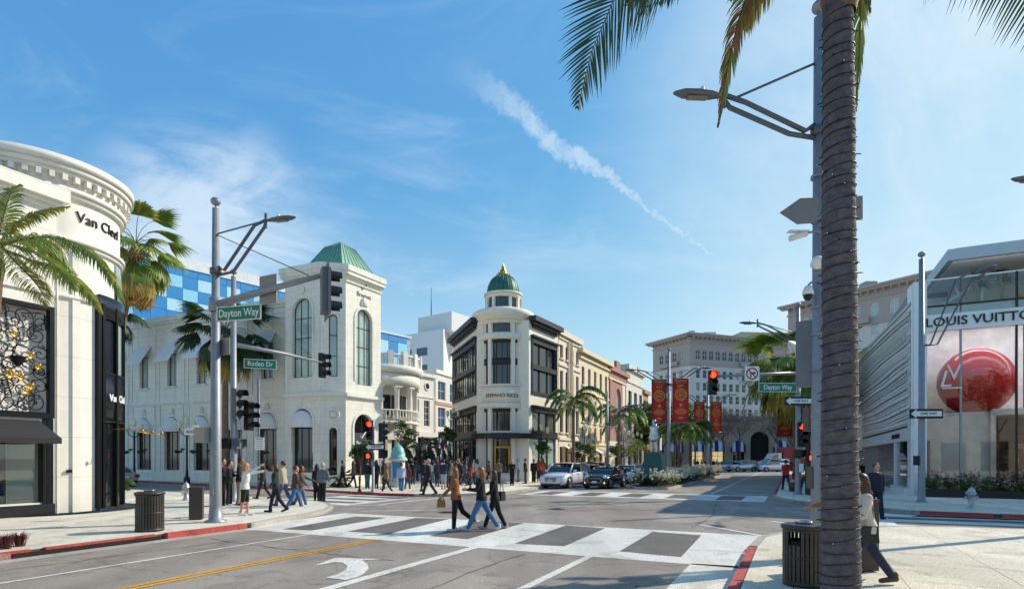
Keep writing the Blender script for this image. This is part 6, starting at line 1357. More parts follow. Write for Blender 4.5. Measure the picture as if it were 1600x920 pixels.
# fan palm behind the boutique
palm(P(160, 0, 30)*1 - Vector((0, 0, P(160, 0, 30).z)), 13.1, 0, 'fan palm with shaggy brown skirt behind the white boutique', 'fan', (.24, .2), 26, 2.8, skirt=34, seed=3, lean=(1.75, 0), yel=True)
palm(Vector(((352-800)/FPX*39.5, 39.5, KH)), 10.6, 0, 'dark fan palm growing before the arched boutique facade', 'fan', (.22, .17), 30, 3.4, dark=True, seed=6, skirt=5)
palm(Vector(((172-800)/FPX*44, 44, KH)), 13.2, 0, 'dark fan palm just showing at the edge of the black bay', 'fan', (.2, .17), 22, 3.0, dark=True, seed=8)
def on_u(px, u): k = (px-800)/FPX; v = vpx(px, u); return F(u, v, KH)
KG = 'slender palms along the avenue'
for px, u, pt, L, lb, sd_ in ((896, -15.9, 622, 2.7, 'slender palm before the cream shops behind the white car', 1), (967, -15.9, 644, 2.9, 'slender palm before the rose brick shop', 2)):
    q = on_u(px, u); palm(q, (715-pt)/FPX*q.y+2-.7, 0, lb, 'pinnate', (.15, .11), 16, L, KG, seed=sd_)
q = F(-8.1, 52, 0); palm(q, 4.2, 0, 'palm in the median behind the red banners', 'pinnate', (.15, .11), 15, 2.3, KG, seed=4)
q = F(-8.1, 46.5, 0); palm(q, 3.7, 0, 'shorter bright palm in the median beside the silver statue', 'pinnate', (.13, .1), 13, 2.0, KG, seed=9, yel=True)
palm(Vector(((1243-800)/FPX*50, 50, KH)), 10.2, 0, 'big drooping fan palm behind the right mast arm', 'fan', (.25, .2), 46, 5.0, seed=12, skirt=8, yel=True)
palm(Vector(((1262-800)/FPX*56, 56, KH)), 8.6, 0, 'second drooping fan palm lower behind the red signal', 'fan', (.25, .2), 34, 4.6, seed=13)
palm(Vector(((1345-800)/FPX*62, 62, KH)), 12.6, 0, 'small palm top showing right of the near trunk', 'pinnate', (.15, .11), 12, 2.2, seed=14)
# broad trees far along the avenue
def tree(p, h, cr, label, n=1500, size=.3, mats=LV3, name='tree', group=None, seed=1, th=.16):
    t = thing(name, label, 'tree', p, 0, group); rnd = random.Random(seed); m = MB(); m.tube([(0, 0, 0), (.05, 0, h*.4), (0, .1, h*.62)], [th, th*.75, th*.5], 8)
    for i in range(5): a = i*1.3+rnd.random(); m.tube([(0, 0, h*(.4+.04*i)), (cr[0]*.4*math.cos(a), cr[0]*.4*math.sin(a), h*.68), (cr[0]*.7*math.cos(a), cr[0]*.7*math.sin(a), h*.85)], [th*.5, th*.3, .02], 5)
    m.build('trunk', barkm, t); put('crown', leaves(MB(), (0, 0, h-cr[2]*.7), cr, n, size, seed=seed).mesh('crown', mats), t); return t
for i, (px, Y, h, c, lb) in enumerate(((1024, 72, 8.4, 3.0, 'leafy tree behind the silver statue'), (1054, 78, 9.3, 3.9, 'round leafy tree behind the near red banners'), (1086, 88, 9.4, 4.1, 'leafy tree between the red banners'), (1008, 76, 6.4, 2.0, 'small leafy tree left of the silver statue'))):
    tree(P(px, 0, Y)-Vector((0, 0, P(px, 0, Y).z)), h, (c, c, c*.75), lb, 2600, .3, group='leafy trees at the far end of the avenue', seed=20+i)
bare = M('bare_twigs', '7a665a', .9, 0, .3, 2); greyleaf = M('sparse_leaf_greyrose', '8d7068', .8, 0, .3, 2)
for i, (px, Y, h, lb) in enumerate(((1108, 100, 9.5, 'bare reddish tree just right of the leafy trees'), (1130, 104, 10.4, 'bare reddish tree before the hotel awnings'), (1156, 102, 10.6, 'bare reddish tree between the median poles and the arch'), (1214, 103, 10.4, 'bare tree right of the dark hotel arch'), (1236, 101, 9.6, 'bare tree beside the red truck'))):
    tree(P(px, 0, Y)-Vector((0, 0, P(px, 0, Y).z)), h, (3.9, 3.6, 2.8), lb, 2600, .13, [bare, greyleaf, bare], group='bare trees before the hotel', seed=40+i)
for i, (px, Y, h, c, lb) in enumerate(((562, 37.5, 3.0, .9, 'clipped round tree by the tower entrance'), (700, 47, 3.9, .95, 'clipped round tree at the dark side of the domed store'), (634, 49, 4.3, 1.35, 'bright leafy small tree behind the kiosk'), (848, 44, 3.0, .7, 'potted tree before the pale bay windows'), (905, 50, 3.2, 1.0, 'dark clipped tree under the striped awning'), (921, 52, 3.0, .9, 'light green shrub beside the awnings'), (968, 60, 3.4, 1.2, 'dark clipped tree before the brick shop'), (990, 66, 3.8, 1.4, 'flowering shrub tree before the grey-white shop'))):
    g = P(px, 0, Y); g.z = KH if not 560 < px < 720 else hz(Y); tree(g, h, (c, c, c*.8), lb, 900, .12, [leafl, leafm, leafl] if i in (2, 5, 7) else [leafd, leafm, leafd], 'clipped_tree', 'small clipped street trees', 60+i, .06)
for i, (px, Y, lb) in enumerate(((655, 55, 'spiky dark palm tuft beside the portico'), (532, 36.8, 'pot plant by the niche of the tower'))):
    g = P(px, 0, Y); g.z = hz(Y) if i == 0 else KH; palm(g, 1.6 if i == 0 else .5, 0, lb, 'fan', (.15, .12), 20, 2.4 if i == 0 else 1.0, dark=True, seed=70+i, name='palm_shrub')
# aloes on the store terrace
aloe = M('aloe_leaf', '566a3a', .6, 0, .3)
for i, (x, y, h, lb) in enumerate(((2.9, 1.6, 1.55, 'larger branching aloe in a pot on the store terrace'), (4.0, 2.2, 1.9, 'taller aloe behind the first on the store terrace'))):
    t = thing('potted_aloe', lb, 'potted plant', ff.loc(x, y, 9.4)+lv.location); m = MB(); m.tube([(0, 0, 0), (.05, 0, h*.5), (-.1, 0, h)], [.09, .06, .05], 8); m.tube([(.03, 0, h*.4), (.3, .1, h*.8)], [.06, .04], 6); m.build('stem', M('aloe_stem', '9a8d78', .8), t)
    m = MB()
    for c_ in ((-.1, 0, h), (.3, .1, h*.8)):
        for k in range(26):
            a = k*2.4; e = R(80-k*4.5); l = .5; d = Vector((math.cos(a)*math.cos(e), math.sin(a)*math.cos(e), math.sin(e))); p = Vector(c_); m.tube([p, p+d*l*.6, p+d*l+Vector((0, 0, -.12))], [.035, .025, .003], 4)
    m.build('leaves', aloe, t); put('pot', MB().lathe([(0, 0), (.22, 0), (.27, .35), (0, .35)], 14).mesh('pot', signw), t)

# the near side of the street behind the viewpoint, mirrored in the shop glass
for i, (x, y, h, lb) in enumerate(((6.5, -7, 9, 'broad tree on the pavement behind the viewpoint'), (15, -10, 10, 'second broad tree farther along behind the viewpoint'), (24, -4, 9, 'broad tree on the side street pavement out of view'), (-4, -14, 9, 'broad tree across behind the viewpoint'))):
    tree(Vector((x, y, KH)), h, (3.2, 3.2, 2.6), lb, 1500, .22, group='street trees behind the viewpoint', seed=200+i)
for i, (q0, q1, H, lb) in enumerate((((30, -24), (-20, -30), 12, 'cream shop building across the street behind the viewpoint'), ((52, 6), (30, -22), 11, 'pale shop building on the side street out of view'))):
    r_ = building('shop_building', lb, 'building', q0); fc = Face(r_, q0, q1); W = fc.W; n_ = int(W/4); do_windows(fc, [W*(k+.5)/n_ for k in range(n_)], [(7.2, 9.6, 1.6, False), (.4, 4.0, 2.8, False)], frame_k, g_dark, crm2 if i == 0 else greyw, H)
# ---------------------------------------------------------------- cars
tyre = M('tyre_rubber', '1c1c1d', .85); rimm = M('alloy_rim', 'a4a8ac', .3, .8); glassc = M('car_glass', '131b1c', .04, 0, .3, 1, spec=1.0, coat=.6); blackp = M('car_black_plastic', '1b1c1e', .6); chr_ = M('car_chrome', 'c6c9cc', .12, 1.)
hl = M('headlamp_glass', 'c9d2d8', .1, .2, coat=1); tl = M('tail_lamp', '8c1418', .2, coat=1); platem = M('licence_plate', 'd6d8da', .5); drl = M('fog_lamp_lit', 'ffd9b0', .3, emit='ffb070', es=2.5)
def car(p, ang, label, paint, kind='suv', group='cars on the avenue', lit=False, far=False):
    t = thing('parked_car' if far else 'car', label, 'car', p, ang, group)
    S = {'suv': dict(L=4.75, W=1.92, H=1.70, belt=1.08, hood=1.05, nose=.82, cab=(-2.15, -1.75, .35, 1.12), gc=.26, wr=.37, wb=1.42),
         'mini': dict(L=3.95, W=1.76, H=1.44, belt=.96, hood=.92, nose=.78, cab=(-1.85, -1.45, .25, .78), gc=.19, wr=.32, wb=1.25),
         'sedan': dict(L=4.75, W=1.85, H=1.45, belt=.93, hood=.90, nose=.70, cab=(-1.75, -1.0, .35, 1.15), gc=.2, wr=.33, wb=1.4),
         'van': dict(L=4.6, W=1.85, H=1.9, belt=1.08, hood=1.05, nose=.8, cab=(-2.22, -2.1, .55, 1.25), gc=.24, wr=.34, wb=1.35)}[kind]
    hL = S['L']/2; hw = S['W']/2; st = []
    for x, wf, zl, zs, zc in ((-hL, .80, .42, .75, .86), (-hL+.05, .90, .34, .9, 1.0), (-hL+.25, .97, S['gc'], S['belt']-.03, S['belt']), (-1.0, 1.0, S['gc'], S['belt'], S['belt']+.02), (0, 1.0, S['gc'], S['belt']-.02, S['belt']+.02), (S['cab'][3]-.1, 1.0, S['gc'], S['hood']-.05, S['hood']+.03),
                               (hL-.75, .985, S['gc'], S['nose']+.08, S['nose']+.17), (hL-.28, .94, S['gc'], S['nose']-.02, S['nose']+.09), (hL-.06, .84, .26, S['nose']-.12, S['nose']-.02), (hL, .74, .32, S['nose']-.26, S['nose']-.16)): st.append((x, wf*hw, zl, zs, zc))
    m = MB(); vs = []; n = 11
    for x, w_, zl, zs, zc in st:
        half = [(w_*.86, zl), (w_*.975, zl+.12), (w_, zl+(zs-zl)*.5), (w_*.985, zs-.07), (w_*.93, zs), (w_*.6, zc-.005)]
        for y, z in half: vs.append((x, y, z))
        vs.append((x, 0, zc))
        for y, z in half[::-1]: vs.append((x, -y, z))
    k = 13; fs = [(i*k+j, (i+1)*k+j, (i+1)*k+j+1, i*k+j+1) for i in range(len(st)-1) for j in range(k-1)]
    fs += [(i*k, i*k+k-1, (i+1)*k+k-1, (i+1)*k) for i in range(len(st)-1)]; m.add(vs, fs, 0, True); o = len(m.v)-len(vs); m.f.append(tuple(o+j for j in range(k))); m.mi.append(0); m.sm.append(False); m.f.append(tuple(o+(len(st)-1)*k+j for j in range(k-1, -1, -1))); m.mi.append(0); m.sm.append(False)
    m.build('body', paint, t)
    c0, c1, c2, c3 = S['cab']; b = S['belt']+.0; H = S['H']; wt = hw*.74; wbm = hw*.93; wm_ = hw*.86
    g = MB(); zz = [(c0, c3, b-.03, wbm), (c0*.94+c1*.06 if kind != 'sedan' else (c0*.7+c1*.3), c3*.55+c2*.45, b+(H-b)*.5, wm_), (c1, c2, H-.07, wt)]; vs = []
    for xa, xb, z, w_ in zz: vs += [(xa, -w_*.95, z), (xa, w_*.95, z), (xb, w_*.95, z), (xb, -w_*.95, z), ((xa+xb)/2, -w_, z), ((xa+xb)/2, w_, z)]
    fs = []
    for i in (0, 6): fs += [(i, i+1, i+7, i+6)[::-1], (i+2, i+3, i+9, i+8)[::-1], (i+1, i+5, i+11, i+7)[::-1], (i+5, i+2, i+8, i+11)[::-1], (i+3, i+4, i+10, i+9)[::-1], (i+4, i, i+6, i+10)[::-1]]
    g.add(vs, fs); g.build('windows', glassc, t)
    r = MB(); vs = []; nx_, ny_ = 6, 6
    for i in range(nx_+1):
        for j in range(ny_+1):
            x = c1-.05+(c2-c1+.12)*i/nx_; y = -wt*1.0+2*wt*1.0*j/ny_; e = (1-abs(2*i/nx_-1)**3)*.05+(1-abs(2*j/ny_-1)**2)*.04; vs.append((x, y, H-.08+e))
    r.add(vs, [(i*(ny_+1)+j, (i+1)*(ny_+1)+j, (i+1)*(ny_+1)+j+1, i*(ny_+1)+j+1) for i in range(nx_) for j in range(ny_)], 0, True)
    r.build('roof', paint if kind != 'x' else blackp, t)
    pm = MB()
    for s in (-1, 1):
        A = lambda i, f=1.012: Vector((zz[i][1], s*zz[i][3]*.95*f, zz[i][2])); Bk = lambda i, f=1.012: Vector((zz[i][0], s*zz[i][3]*.95*f, zz[i][2])); C_ = lambda i: Vector(((zz[i][0]*.5+zz[i][1]*.5), s*zz[i][3]*1.01, zz[i][2]))
        pm.tube([A(0), A(1), A(2)], .045, 6); pm.tube([Bk(0), Bk(1), Bk(2)], .07, 6); pm.tube([C_(0), C_(1), C_(2)], .03, 5); pm.tube([A(2), C_(2), Bk(2)], .035, 5)
        if kind == 'van': pm.add([Bk(0, 1.02), C_(0)+Vector((-.2, s*.01, 0)), C_(2)+Vector((-.2, s*.01, 0)), Bk(2, 1.02)], ((0, 1, 2, 3),))
    pm.build('pillars', paint, t)
    for s in (-1, 1):
        for fx in (-1, 1):
            wx = fx*S['wb']-(.02 if fx > 0 else 0); arch = MB(); arch.lathe([(0, s*(hw-.02)), (S['wr']+.07, s*(hw-.02)), (S['wr']+.07, s*(hw+.004)), (S['wr']+.02, s*(hw+.008))], 20, 0, (wx, 0, S['wr']+.01), ax='Y'); arch.build('wheel_arch', blackp, t)
            w_ = MB(); R0 = S['wr']; w_.lathe([(R0*.62, -.1), (R0*.95, -.11), (R0, -.06), (R0, .06), (R0*.95, .11), (R0*.64, .1)], 24, 0, (0, 0, 0), ax='Y'); wo_ = w_.build('wheel', tyre, t, (wx, s*(hw-.09), R0))
            q = MB(); q.lathe([(0, s*.085), (R0*.12, s*.1), (R0*.15, s*.07), (R0*.15, s*.05)], 12, 0, (0, 0, 0), ax='Y'); q.lathe([(R0*.55, s*.09), (R0*.66, s*.115), (R0*.66, s*.03)], 20, 0, (0, 0, 0), ax='Y'); q.lathe([(0, s*.02), (R0*.6, s*.02)], 14, 1, (0, 0, 0), ax='Y')
            for i in range(5 if not far else 4): a = 2*PI*i/5; q.box((0, s*.07, R0*.35), (.055, .04, R0*.52), 0, 0, Matrix.Rotation(a, 3, 'Y'))
            q.build('rim', [rimm, blackp], wo_)
        mr = MB(); mr.ball((c3-.28, s*(hw+.1), b+.07), (.07, .12, .08), 8, 6); mr.build('mirror', paint, t)
        l = MB(); zc = S['nose']-.02
        if kind == 'mini': l.ball((hL-.2, s*hw*.68, zc-.0), (.12, .15, .14), 12, 8)
        else: l.add([(hL-.02, s*hw*.42, zc-.1), (hL-.10, s*hw*.78, zc-.06), (hL-.42, s*hw*.955, zc+.03), (hL-.44, s*hw*.93, zc+.085), (hL-.16, s*hw*.8, zc+.06), (hL-.05, s*hw*.42, zc-.01)], ((0, 1, 2, 3, 4, 5) if s > 0 else (5, 4, 3, 2, 1, 0),)); l.v = [(x+.03, y*1.01, z+.01) for x, y, z in l.v]
        l.build('headlight', hl, t)
        l = MB(); l.box((-hL+.03, s*hw*.78, S['belt']-.18), (.12, .3, .2)); l.build('tail_light', tl, t)
        fg = MB(); fg.box((hL-.04, s*hw*.66, .42), (.06, .22, .1)); fg.build('fog_light', drl if lit else blackp, t)
        if not far:
            for x in (.25, -.75): put('door_handle', MB().box((x, s*(hw+.005), S['belt']-.14), (.2, .03, .035)).mesh('door_handle', paint), t)
            sl_ = MB()
            for x in (1.05, .02, -.95): sl_.box((x, s*(hw*1.0+.001), (S['gc']+S['belt'])/2+.03), (.012, .012, S['belt']-S['gc']-.2))
            sl_.build('door_seam', blackp, t)
    gz = S['nose']-.2; gr_ = MB(); gw = hw*.42 if kind != 'mini' else hw*.5
    pts = [(-gw, gz+.12), (gw, gz+.12), (gw*.9, gz-.14), (-gw*.9, gz-.14)]; gr_.add([(hL+.012, y, z) for y, z in pts]+[(hL-.1, y, z) for y, z in pts], ((0, 3, 2, 1), (0, 1, 5, 4), (3, 7, 6, 2), (0, 4, 7, 3), (1, 2, 6, 5))); go = gr_.build('grille', blackp, t)
    cb = MB()
    if kind == 'mini': cb.tube([(hL+.02, y, z) for y, z in ((-gw, gz+.1), (gw, gz+.1), (gw+.05, gz-.02), (gw*.8, gz-.15), (-gw*.8, gz-.15), (-gw-.05, gz-.02), (-gw, gz+.1))], .018, 5)
    else:
        for i in range(4): cb.box((hL+.02, 0, gz+.09-i*.06), (.015, gw*1.8, .018))
        cb.lathe([(0, .03), (.07, .02), (.075, 0)], 12, 0, (hL+.01, 0, gz+.0), ax='X')
    cb.build('chrome_trim', chr_, go)
    lb = MB(); lb.bx(hL-.16, hL-.0, -hw*.72, hw*.72, .2, .36); lb.bx(-hL+.0, -hL+.2, -hw*.8, hw*.8, .25, .45); lb.build('bumper', blackp, t)
    put('licence_plate', MB().box((hL+.03, 0, gz-.12), (.02, .34, .14)).mesh('licence_plate', platem), t); put('licence_plate', MB().box((-hL-.01, 0, .7), (.02, .34, .14)).mesh('licence_plate', platem), t)
    return t
pw_ = M('paint_white', 'd9dde0', .25, .0, .02, coat=1); pk_ = M('paint_black', '0d0f12', .22, .2, .1, coat=1); pg_ = M('paint_grey', '6c7074', .3, .5, .05, coat=1); psv = M('paint_silver', 'a9adb0', .3, .6, .05, coat=1)
aTo = math.atan2(-A1.y, -A1.x)
def onr(px, Y): q = P(px, 0, Y); q.z = 0; return q
car(onr(884, 39.2), aTo-R(4), 'white sport utility car leading the waiting traffic on the left', pw_, 'suv')
car(onr(946, 38.6), aTo-R(4), 'small black hatchback with lit fog lamps waiting at the crossing', pk_, 'mini', lit=True)
car(onr(925, 47), aTo-R(2), 'dark grey car partly hidden between the white car and the black hatchback', pg_, 'suv')
car(onr(981, 46.5), aTo, 'white sedan behind the black hatchback', pw_, 'sedan'); car(onr(1001, 56), aTo, 'second white sedan farther back behind the median planting', pw_, 'sedan', far=True)
car(onr(1158, 84), R(20)+PI, 'silver sport utility car driving in the right lane far ahead', psv, 'suv', far=True); bpy.context.scene
car(onr(1132, 100), R(175), 'pale sedan crossing before the hotel on the left', psv, 'sedan', far=True); car(onr(1176, 98), R(150), 'dark sedan crossing before the hotel arch', pg_, 'sedan', far=True)
car(onr(1206, 84), R(185), 'white delivery van near the red truck', pw_, 'van', far=True); car(Vector((-28.4, 40.5, 0)), R(150), 'pale parked car end seen right of the black bay', psv, 'sedan', far=True)
# red truck with white cab far ahead
tk = thing('truck', 'red box truck with white cab in front of the hotel arcade', 'truck', onr(1240, 92), R(180), None); redt = M('truck_red', '8e1f22', .5, var=.1)
put('box', MB().bx(-4.5, 2.2, -1.2, 1.2, 1.1, 3.7).mesh('box', redt), tk); put('cab', MB().extr([(2.4, .6), (5.2, .6), (5.2, 1.5), (4.3, 1.75), (3.7, 2.7), (2.4, 2.8)], -1.05, 1.05).mesh('cab', pw_), tk); put('cab_window', MB().extr([(2.9, 1.75), (4.2, 1.75), (3.65, 2.55), (2.9, 2.6)], -1.08, 1.08).mesh('cab_window', glassc), tk)
put('side_panel', MB().bx(-3.8, -.5, -1.23, 1.23, 1.9, 3.1).mesh('side_panel', M('truck_panel', 'b9a9a0', .6, var=.4, scale=1.2)), tk); put('chassis', MB().bx(-4.5, 4.9, -.9, .9, .6, 1.1).mesh('chassis', blackp), tk)
for x in (-3.2, 3.9):
    for s in (-1, 1): put('wheel', MB().lathe([(0, -.16), (.5, -.16), (.5, .16), (0, .16)], 18, 0, (0, 0, 0), ax='Y').mesh('wheel', tyre), tk, (x, s*1.0, .5))

# ---------------------------------------------------------------- people
skin_m = [M('skin_light', 'c68f74', .5, var=.05), M('skin_tan', '9c6848', .5, var=.05)]
HAIR = {'dark': M('hair_dark', '1d1512', .45, 0, .4, 20), 'brown': M('hair_brown', '4a2d1a', .45, 0, .4, 20), 'auburn': M('hair_auburn', '8a5630', .45, 0, .4, 20), 'grey': M('hair_grey', 'b0aca6', .6, 0, .2, 20), 'blond': M('hair_blond', 'b08a50', .5, 0, .3, 20)}
def cloth(c): return M('cloth_'+c, c, .85, 0, .14, 5, bump=.5, bscale=9)
def cap(m, p0, p1, r0, r1, n=10, flat=1.):
    p0, p1 = Vector(p0), Vector(p1); d = (p1-p0); L = d.length; d = d/L if L > 1e-6 else Vector((0, 0, 1)); pts = []; rs = []
    for a in (-85, -60, -30, 0): pts.append(p0+d*r0*math.sin(R(a))); rs.append(r0*math.cos(R(a)))
    pts.append((p0+p1)/2); rs.append((r0+r1)/2)
    for a in (0, 30, 60, 85): pts.append(p1+d*r1*math.sin(R(a))); rs.append(r1*math.cos(R(a)))
    m.tube(pts, rs, n, flat=flat)
def ringsm(m, rs, X, n=14):
    vs = []
    for y, z, rx, ry in rs:
        for i in range(n): a = 2*PI*i/n; vs.append(X(Vector((rx*math.cos(a), y+ry*math.sin(a), z))))
    k = len(rs); m.add(vs, [(j*n+i, j*n+(i+1) % n, (j+1)*n+(i+1) % n, (j+1)*n+i) for j in range(k-1) for i in range(n)]+[tuple(range(n-1, -1, -1)), tuple((k-1)*n+i for i in range(n))], 0, True)
def remesh(o, vox, it=2):
    r = o.modifiers.new('remesh', 'REMESH'); r.mode = 'VOXEL'; r.voxel_size = vox; r.use_smooth_shade = True
    s = o.modifiers.new('smooth', 'SMOOTH'); s.factor = .5; s.iterations = it
NP = [0]
def person(p, face, label, top='22242a', bot='2a2c34', shoe='1c1c1e', hair='dark', hl_=0, h=1.72, legs=(18, 5, -16, 22), arms=(-14, 12, 14, 14), lean=2, fem=False, sk=0, lod=1, sleeve=1., blen=1., toplen=0., group=None, hat=None, head=(0, 0), armout=(7, 7), skirt=None):
    """legs = left thigh, left knee, right thigh, right knee; arms = left swing, left elbow, right swing, right elbow (degrees)"""
    NP[0] += 1; t = thing('person', label, 'person', p, R(face)-PI/2, group); vox = (.0085, .017, .026)[lod]; s = h/1.75; RL = Matrix.Rotation(R(-lean), 3, 'X')
    hip = Vector((0, 0, .93))
    def X(v): return ((hip+RL @ (v-hip)) if v.z > .93 else v)
    K = 1.06 if not fem else .93
    B = MB(); TP = MB(); BT = MB()
    tor = [(-.01, .86, .172 if fem else .16, .115), (-.012, .95, .175 if fem else .158, .118), (0, 1.08, .13 if fem else .155, .095), (.014 if fem else .008, 1.22, .152*K, .115), (.012, 1.34, .178*K, .112), (0, 1.42, .165*K, .09), (-.005, 1.47, .09, .065)]
    ringsm(B, tor, X); g = .018
    ringsm(TP, [(y, z, rx+g+(.012 if z < 1.2 else 0), ry+g+(.01 if z < 1.2 else 0)) for y, z, rx, ry in ([(0, .86-toplen, .175+toplen*.12, .125+toplen*.1)]+tor[1:])], X)
    hd = X(Vector((0, .015, 1.625))); nk = X(Vector((0, -.01, 1.45))); HR_ = Matrix.Rotation(R(head[0]), 3, 'Z') @ Matrix.Rotation(R(head[1]), 3, 'X')
    cap(B, nk, X(Vector((0, .0, 1.56))), .056, .052)
    hm = MB(); hm.ball((0, 0, .015), (.076, .095, .108), 14, 12); hm.ball((0, .03, -.055), (.054, .06, .055), 12, 8); hm.ball((0, .1, -.005), (.012, .018, .022), 8, 6); hm.ball((0, .086, -.052), (.026, .012, .009), 8, 6); hm.ball((0, .078, -.09), (.025, .02, .018), 8, 6)
    for q in (-1, 1): hm.ball((q*.077, -.005, -.0), (.012, .022, .03), 8, 6); hm.ball((q*.03, .085, .03), (.022, .012, .008), 8, 6)
    B.add([hd+HR_ @ (Vector(v)*1.04) for v in hm.v], hm.f, 0, True)
    low = 9.; SH = []
    for q, (ta, kb) in ((-1, legs[:2]), (1, legs[2:])):
        H0 = Vector((q*.088, 0, .90)); d1_ = Vector((0, math.sin(R(ta)), -math.cos(R(ta)))); kn = H0+d1_*.43; a2 = R(ta-kb); d2_ = Vector((0, math.sin(a2), -math.cos(a2))); an = kn+d2_*.41
        cap(B, H0, kn, .09, .056); cap(B, kn, an, .054, .038); cap(B, kn+d2_*.08+Vector((0, -.01, 0)), kn+d2_*.2, .054, .046)
        pit = a2*.55 if kb > 15 else max(a2*.6, -.1); fd = Vector((0, math.cos(pit), math.sin(pit)*1.0)); fu = Vector((0, -fd.z, fd.y)); toe = an+fd*.17-fu*.055; heel = an-fd*.045-fu*.05; cap(B, heel, toe, .035, .028)
        SH.append((q, heel, toe, fd, fu, an)); low = min(low, heel.z-.035, toe.z-.03)
        if skirt is None:
            e = blen; cap(BT, H0+Vector((0, -.01, .02)), kn, .112 if fem else .106, .07+(.0 if e < 1 else 0));
            if e > .55: cap(BT, kn, kn.lerp(an, (e-.5)*2*.97), .076, .058 if fem else .07)
    if skirt is None: ringsm(BT, [(-.012, .82, .175, .13), (-.014, .92, .185 if fem else .17, .132), (0, 1.0, .155, .115), (0, 1.03, .14, .1)], lambda v: v)
    hands = []
    for q, (sa, eb), ao in ((-1, arms[:2], armout[0]), (1, arms[2:], armout[1])):
        S0 = X(Vector((q*.178*K, 0, 1.40))); A_ = R(sa); O_ = R(ao); d1_ = Vector((q*math.sin(O_), math.sin(A_)*math.cos(O_), -math.cos(A_)*math.cos(O_))); el = S0+d1_*.28; A2 = R(sa+eb); d2_ = Vector((q*math.sin(O_)*.3-q*(.25 if eb > 60 else 0), math.sin(A2), -math.cos(A2))).normalized(); wr = el+d2_*.25
        cap(B, S0, el, .047, .037); cap(B, el, wr, .037, .026); cap(TP, S0, S0.lerp(el, min(1, sleeve*2)), .066*(.95 if fem else 1.05), .052)
        if sleeve > .55: cap(TP, el, el.lerp(wr, (sleeve-.5)*2*.95), .05, .04)
        sd_ = Vector((0, 1, 0)) if abs(d2_.y) < .7 else Vector((0, 0, 1)); sd_ = (sd_-d2_*sd_.dot(d2_)).normalized(); nn = d2_.cross(sd_); pc = wr+d2_*.045
        for w_ in (-.022, 0, .022): cap(B, wr+d2_*.012+sd_*w_*.5, wr+d2_*.085+sd_*w_, .017, .013, 6)
        for fi, (w_, ln) in enumerate(((-.03, .055), (-.01, .072), (.01, .078), (.03, .07))):
            f0 = wr+d2_*.085+sd_*w_; f1 = f0+d2_*ln*.5-nn*q*ln*.12; f2 = f1+d2_*ln*.4-nn*q*ln*.35; B.tube([f0, f1, f2, f2+d2_*.004], [.0095, .0085, .007, .002], 6)
        th0 = wr+d2_*.03+sd_*.024; B.tube([th0, th0+sd_*.025+d2_*.025, th0+sd_*.03+d2_*.055], [.011, .01, .006], 6); hands.append(wr+d2_*.08)
    dz = -low
    def fin(mb, name, mat, vx=vox, it=2, rm=True):
        mb.v = [(v[0]*s, v[1]*s, (v[2]+dz)*s) for v in mb.v]; o = mb.build(name, mat, t)
        if rm: remesh(o, vx*s, it)
        return o
    fin(B, 'body', skin_m[sk], it=1)
    fin(TP, 'jacket' if sleeve > .6 else 'shirt', cloth(top), vox*1.25)
    if skirt is None: fin(BT, 'trousers' if blen > .6 else 'shorts', cloth(bot), vox*1.25)
    else:
        q = MB(); ringsm(q, [(0, 1.0, .15, .11), (0, .9, .18, .14), (0, .62, .24, .2), (0, .6, .23, .19)], lambda v: v); fin(q, 'skirt', cloth(skirt), vox*1.3)
    for q, heel, toe, fd, fu, an in SH:
        m = MB(); cap(m, heel+fu*.005, toe-fd*.0, .047, .04, 8); cap(m, heel+fu*.0, heel+fu*.075, .045, .042, 8); m.box(tuple((heel+toe)/2-fu*.035), (.085, .27, .02), 0, 0) if False else None; fin(m, 'shoe', cloth(shoe) if shoe != 'e0e0e0' else M('shoe_white', 'd9d9d9', .6), vox*1.1, 1)
    hm = MB()
    hm.ball((0, -.018, .035), (.088, .102, .105), 12, 10)
    if hl_: hm.ball((0, -.055, -.05), (.098, .068, .13), 12, 8); hm.ball((0, -.085, -.05-.09*hl_), (.098, .05, .10+.13*hl_), 12, 10); [hm.ball((q*.075, -.02, -.06-.05*hl_), (.03, .05, .08+.07*hl_), 8, 8) for q in (-1, 1)]
    hm.v = [tuple(v if not (v[1] > .045 and v[2] < .085) else (v[0]*1., .03, v[2])) for v in hm.v]
    m = MB(); m.add([hd+HR_ @ (Vector(v)*(1.06, 1.1, 1.14)[lod]) for v in hm.v], hm.f, 0, True); fin(m, 'hair', HAIR[hair], vox, 0 if lod else 1)
    if hat:
        m = MB(); q = MB(); q.lathe([(0, .135), (.07, .125), (.1, .07), (.1, .045), (.0, .045)], 14); q.ball((0, .1, .05), (.07, .07, .01), 10, 5); m.add([hd+HR_ @ Vector(v) for v in q.v], q.f, 0, True); fin(m, 'cap', cloth(hat), rm=False)
    if lod == 0:
        m = MB()
        for q in (-1, 1): m.ball(hd+HR_ @ Vector((q*.03, .091, .018)), (.019, .008, .014), 8, 6)
        fin(m, 'sunglasses', sigk, rm=False)
    t['_h'] = 0; del t['_h']
    RZ = Matrix.Rotation(R(face)-PI/2, 3, 'Z'); W_ = lambda v: Vector(p)+RZ @ (Vector((v.x, v.y, v.z+dz))*s)
    return t, [W_(x) for x in hands], W_
def gpt(px, py, z=0.): q = G(px, py, z); q.z = z; return q
WALK = dict(legs=(20, 4, -15, 18), arms=(-14, 12, 16, 20)); WALK2 = dict(legs=(-14, 22, 16, 5), arms=(14, 20, -12, 10)); STAND = dict(legs=(2, 2, -2, 2), arms=(2, 8, 4, 12)); FOLD = dict(legs=(3, 2, -3, 2), arms=(15, 95, 18, 90)); PHONE = dict(legs=(3, 3, -2, 2), arms=(25, 80, 10, 20))
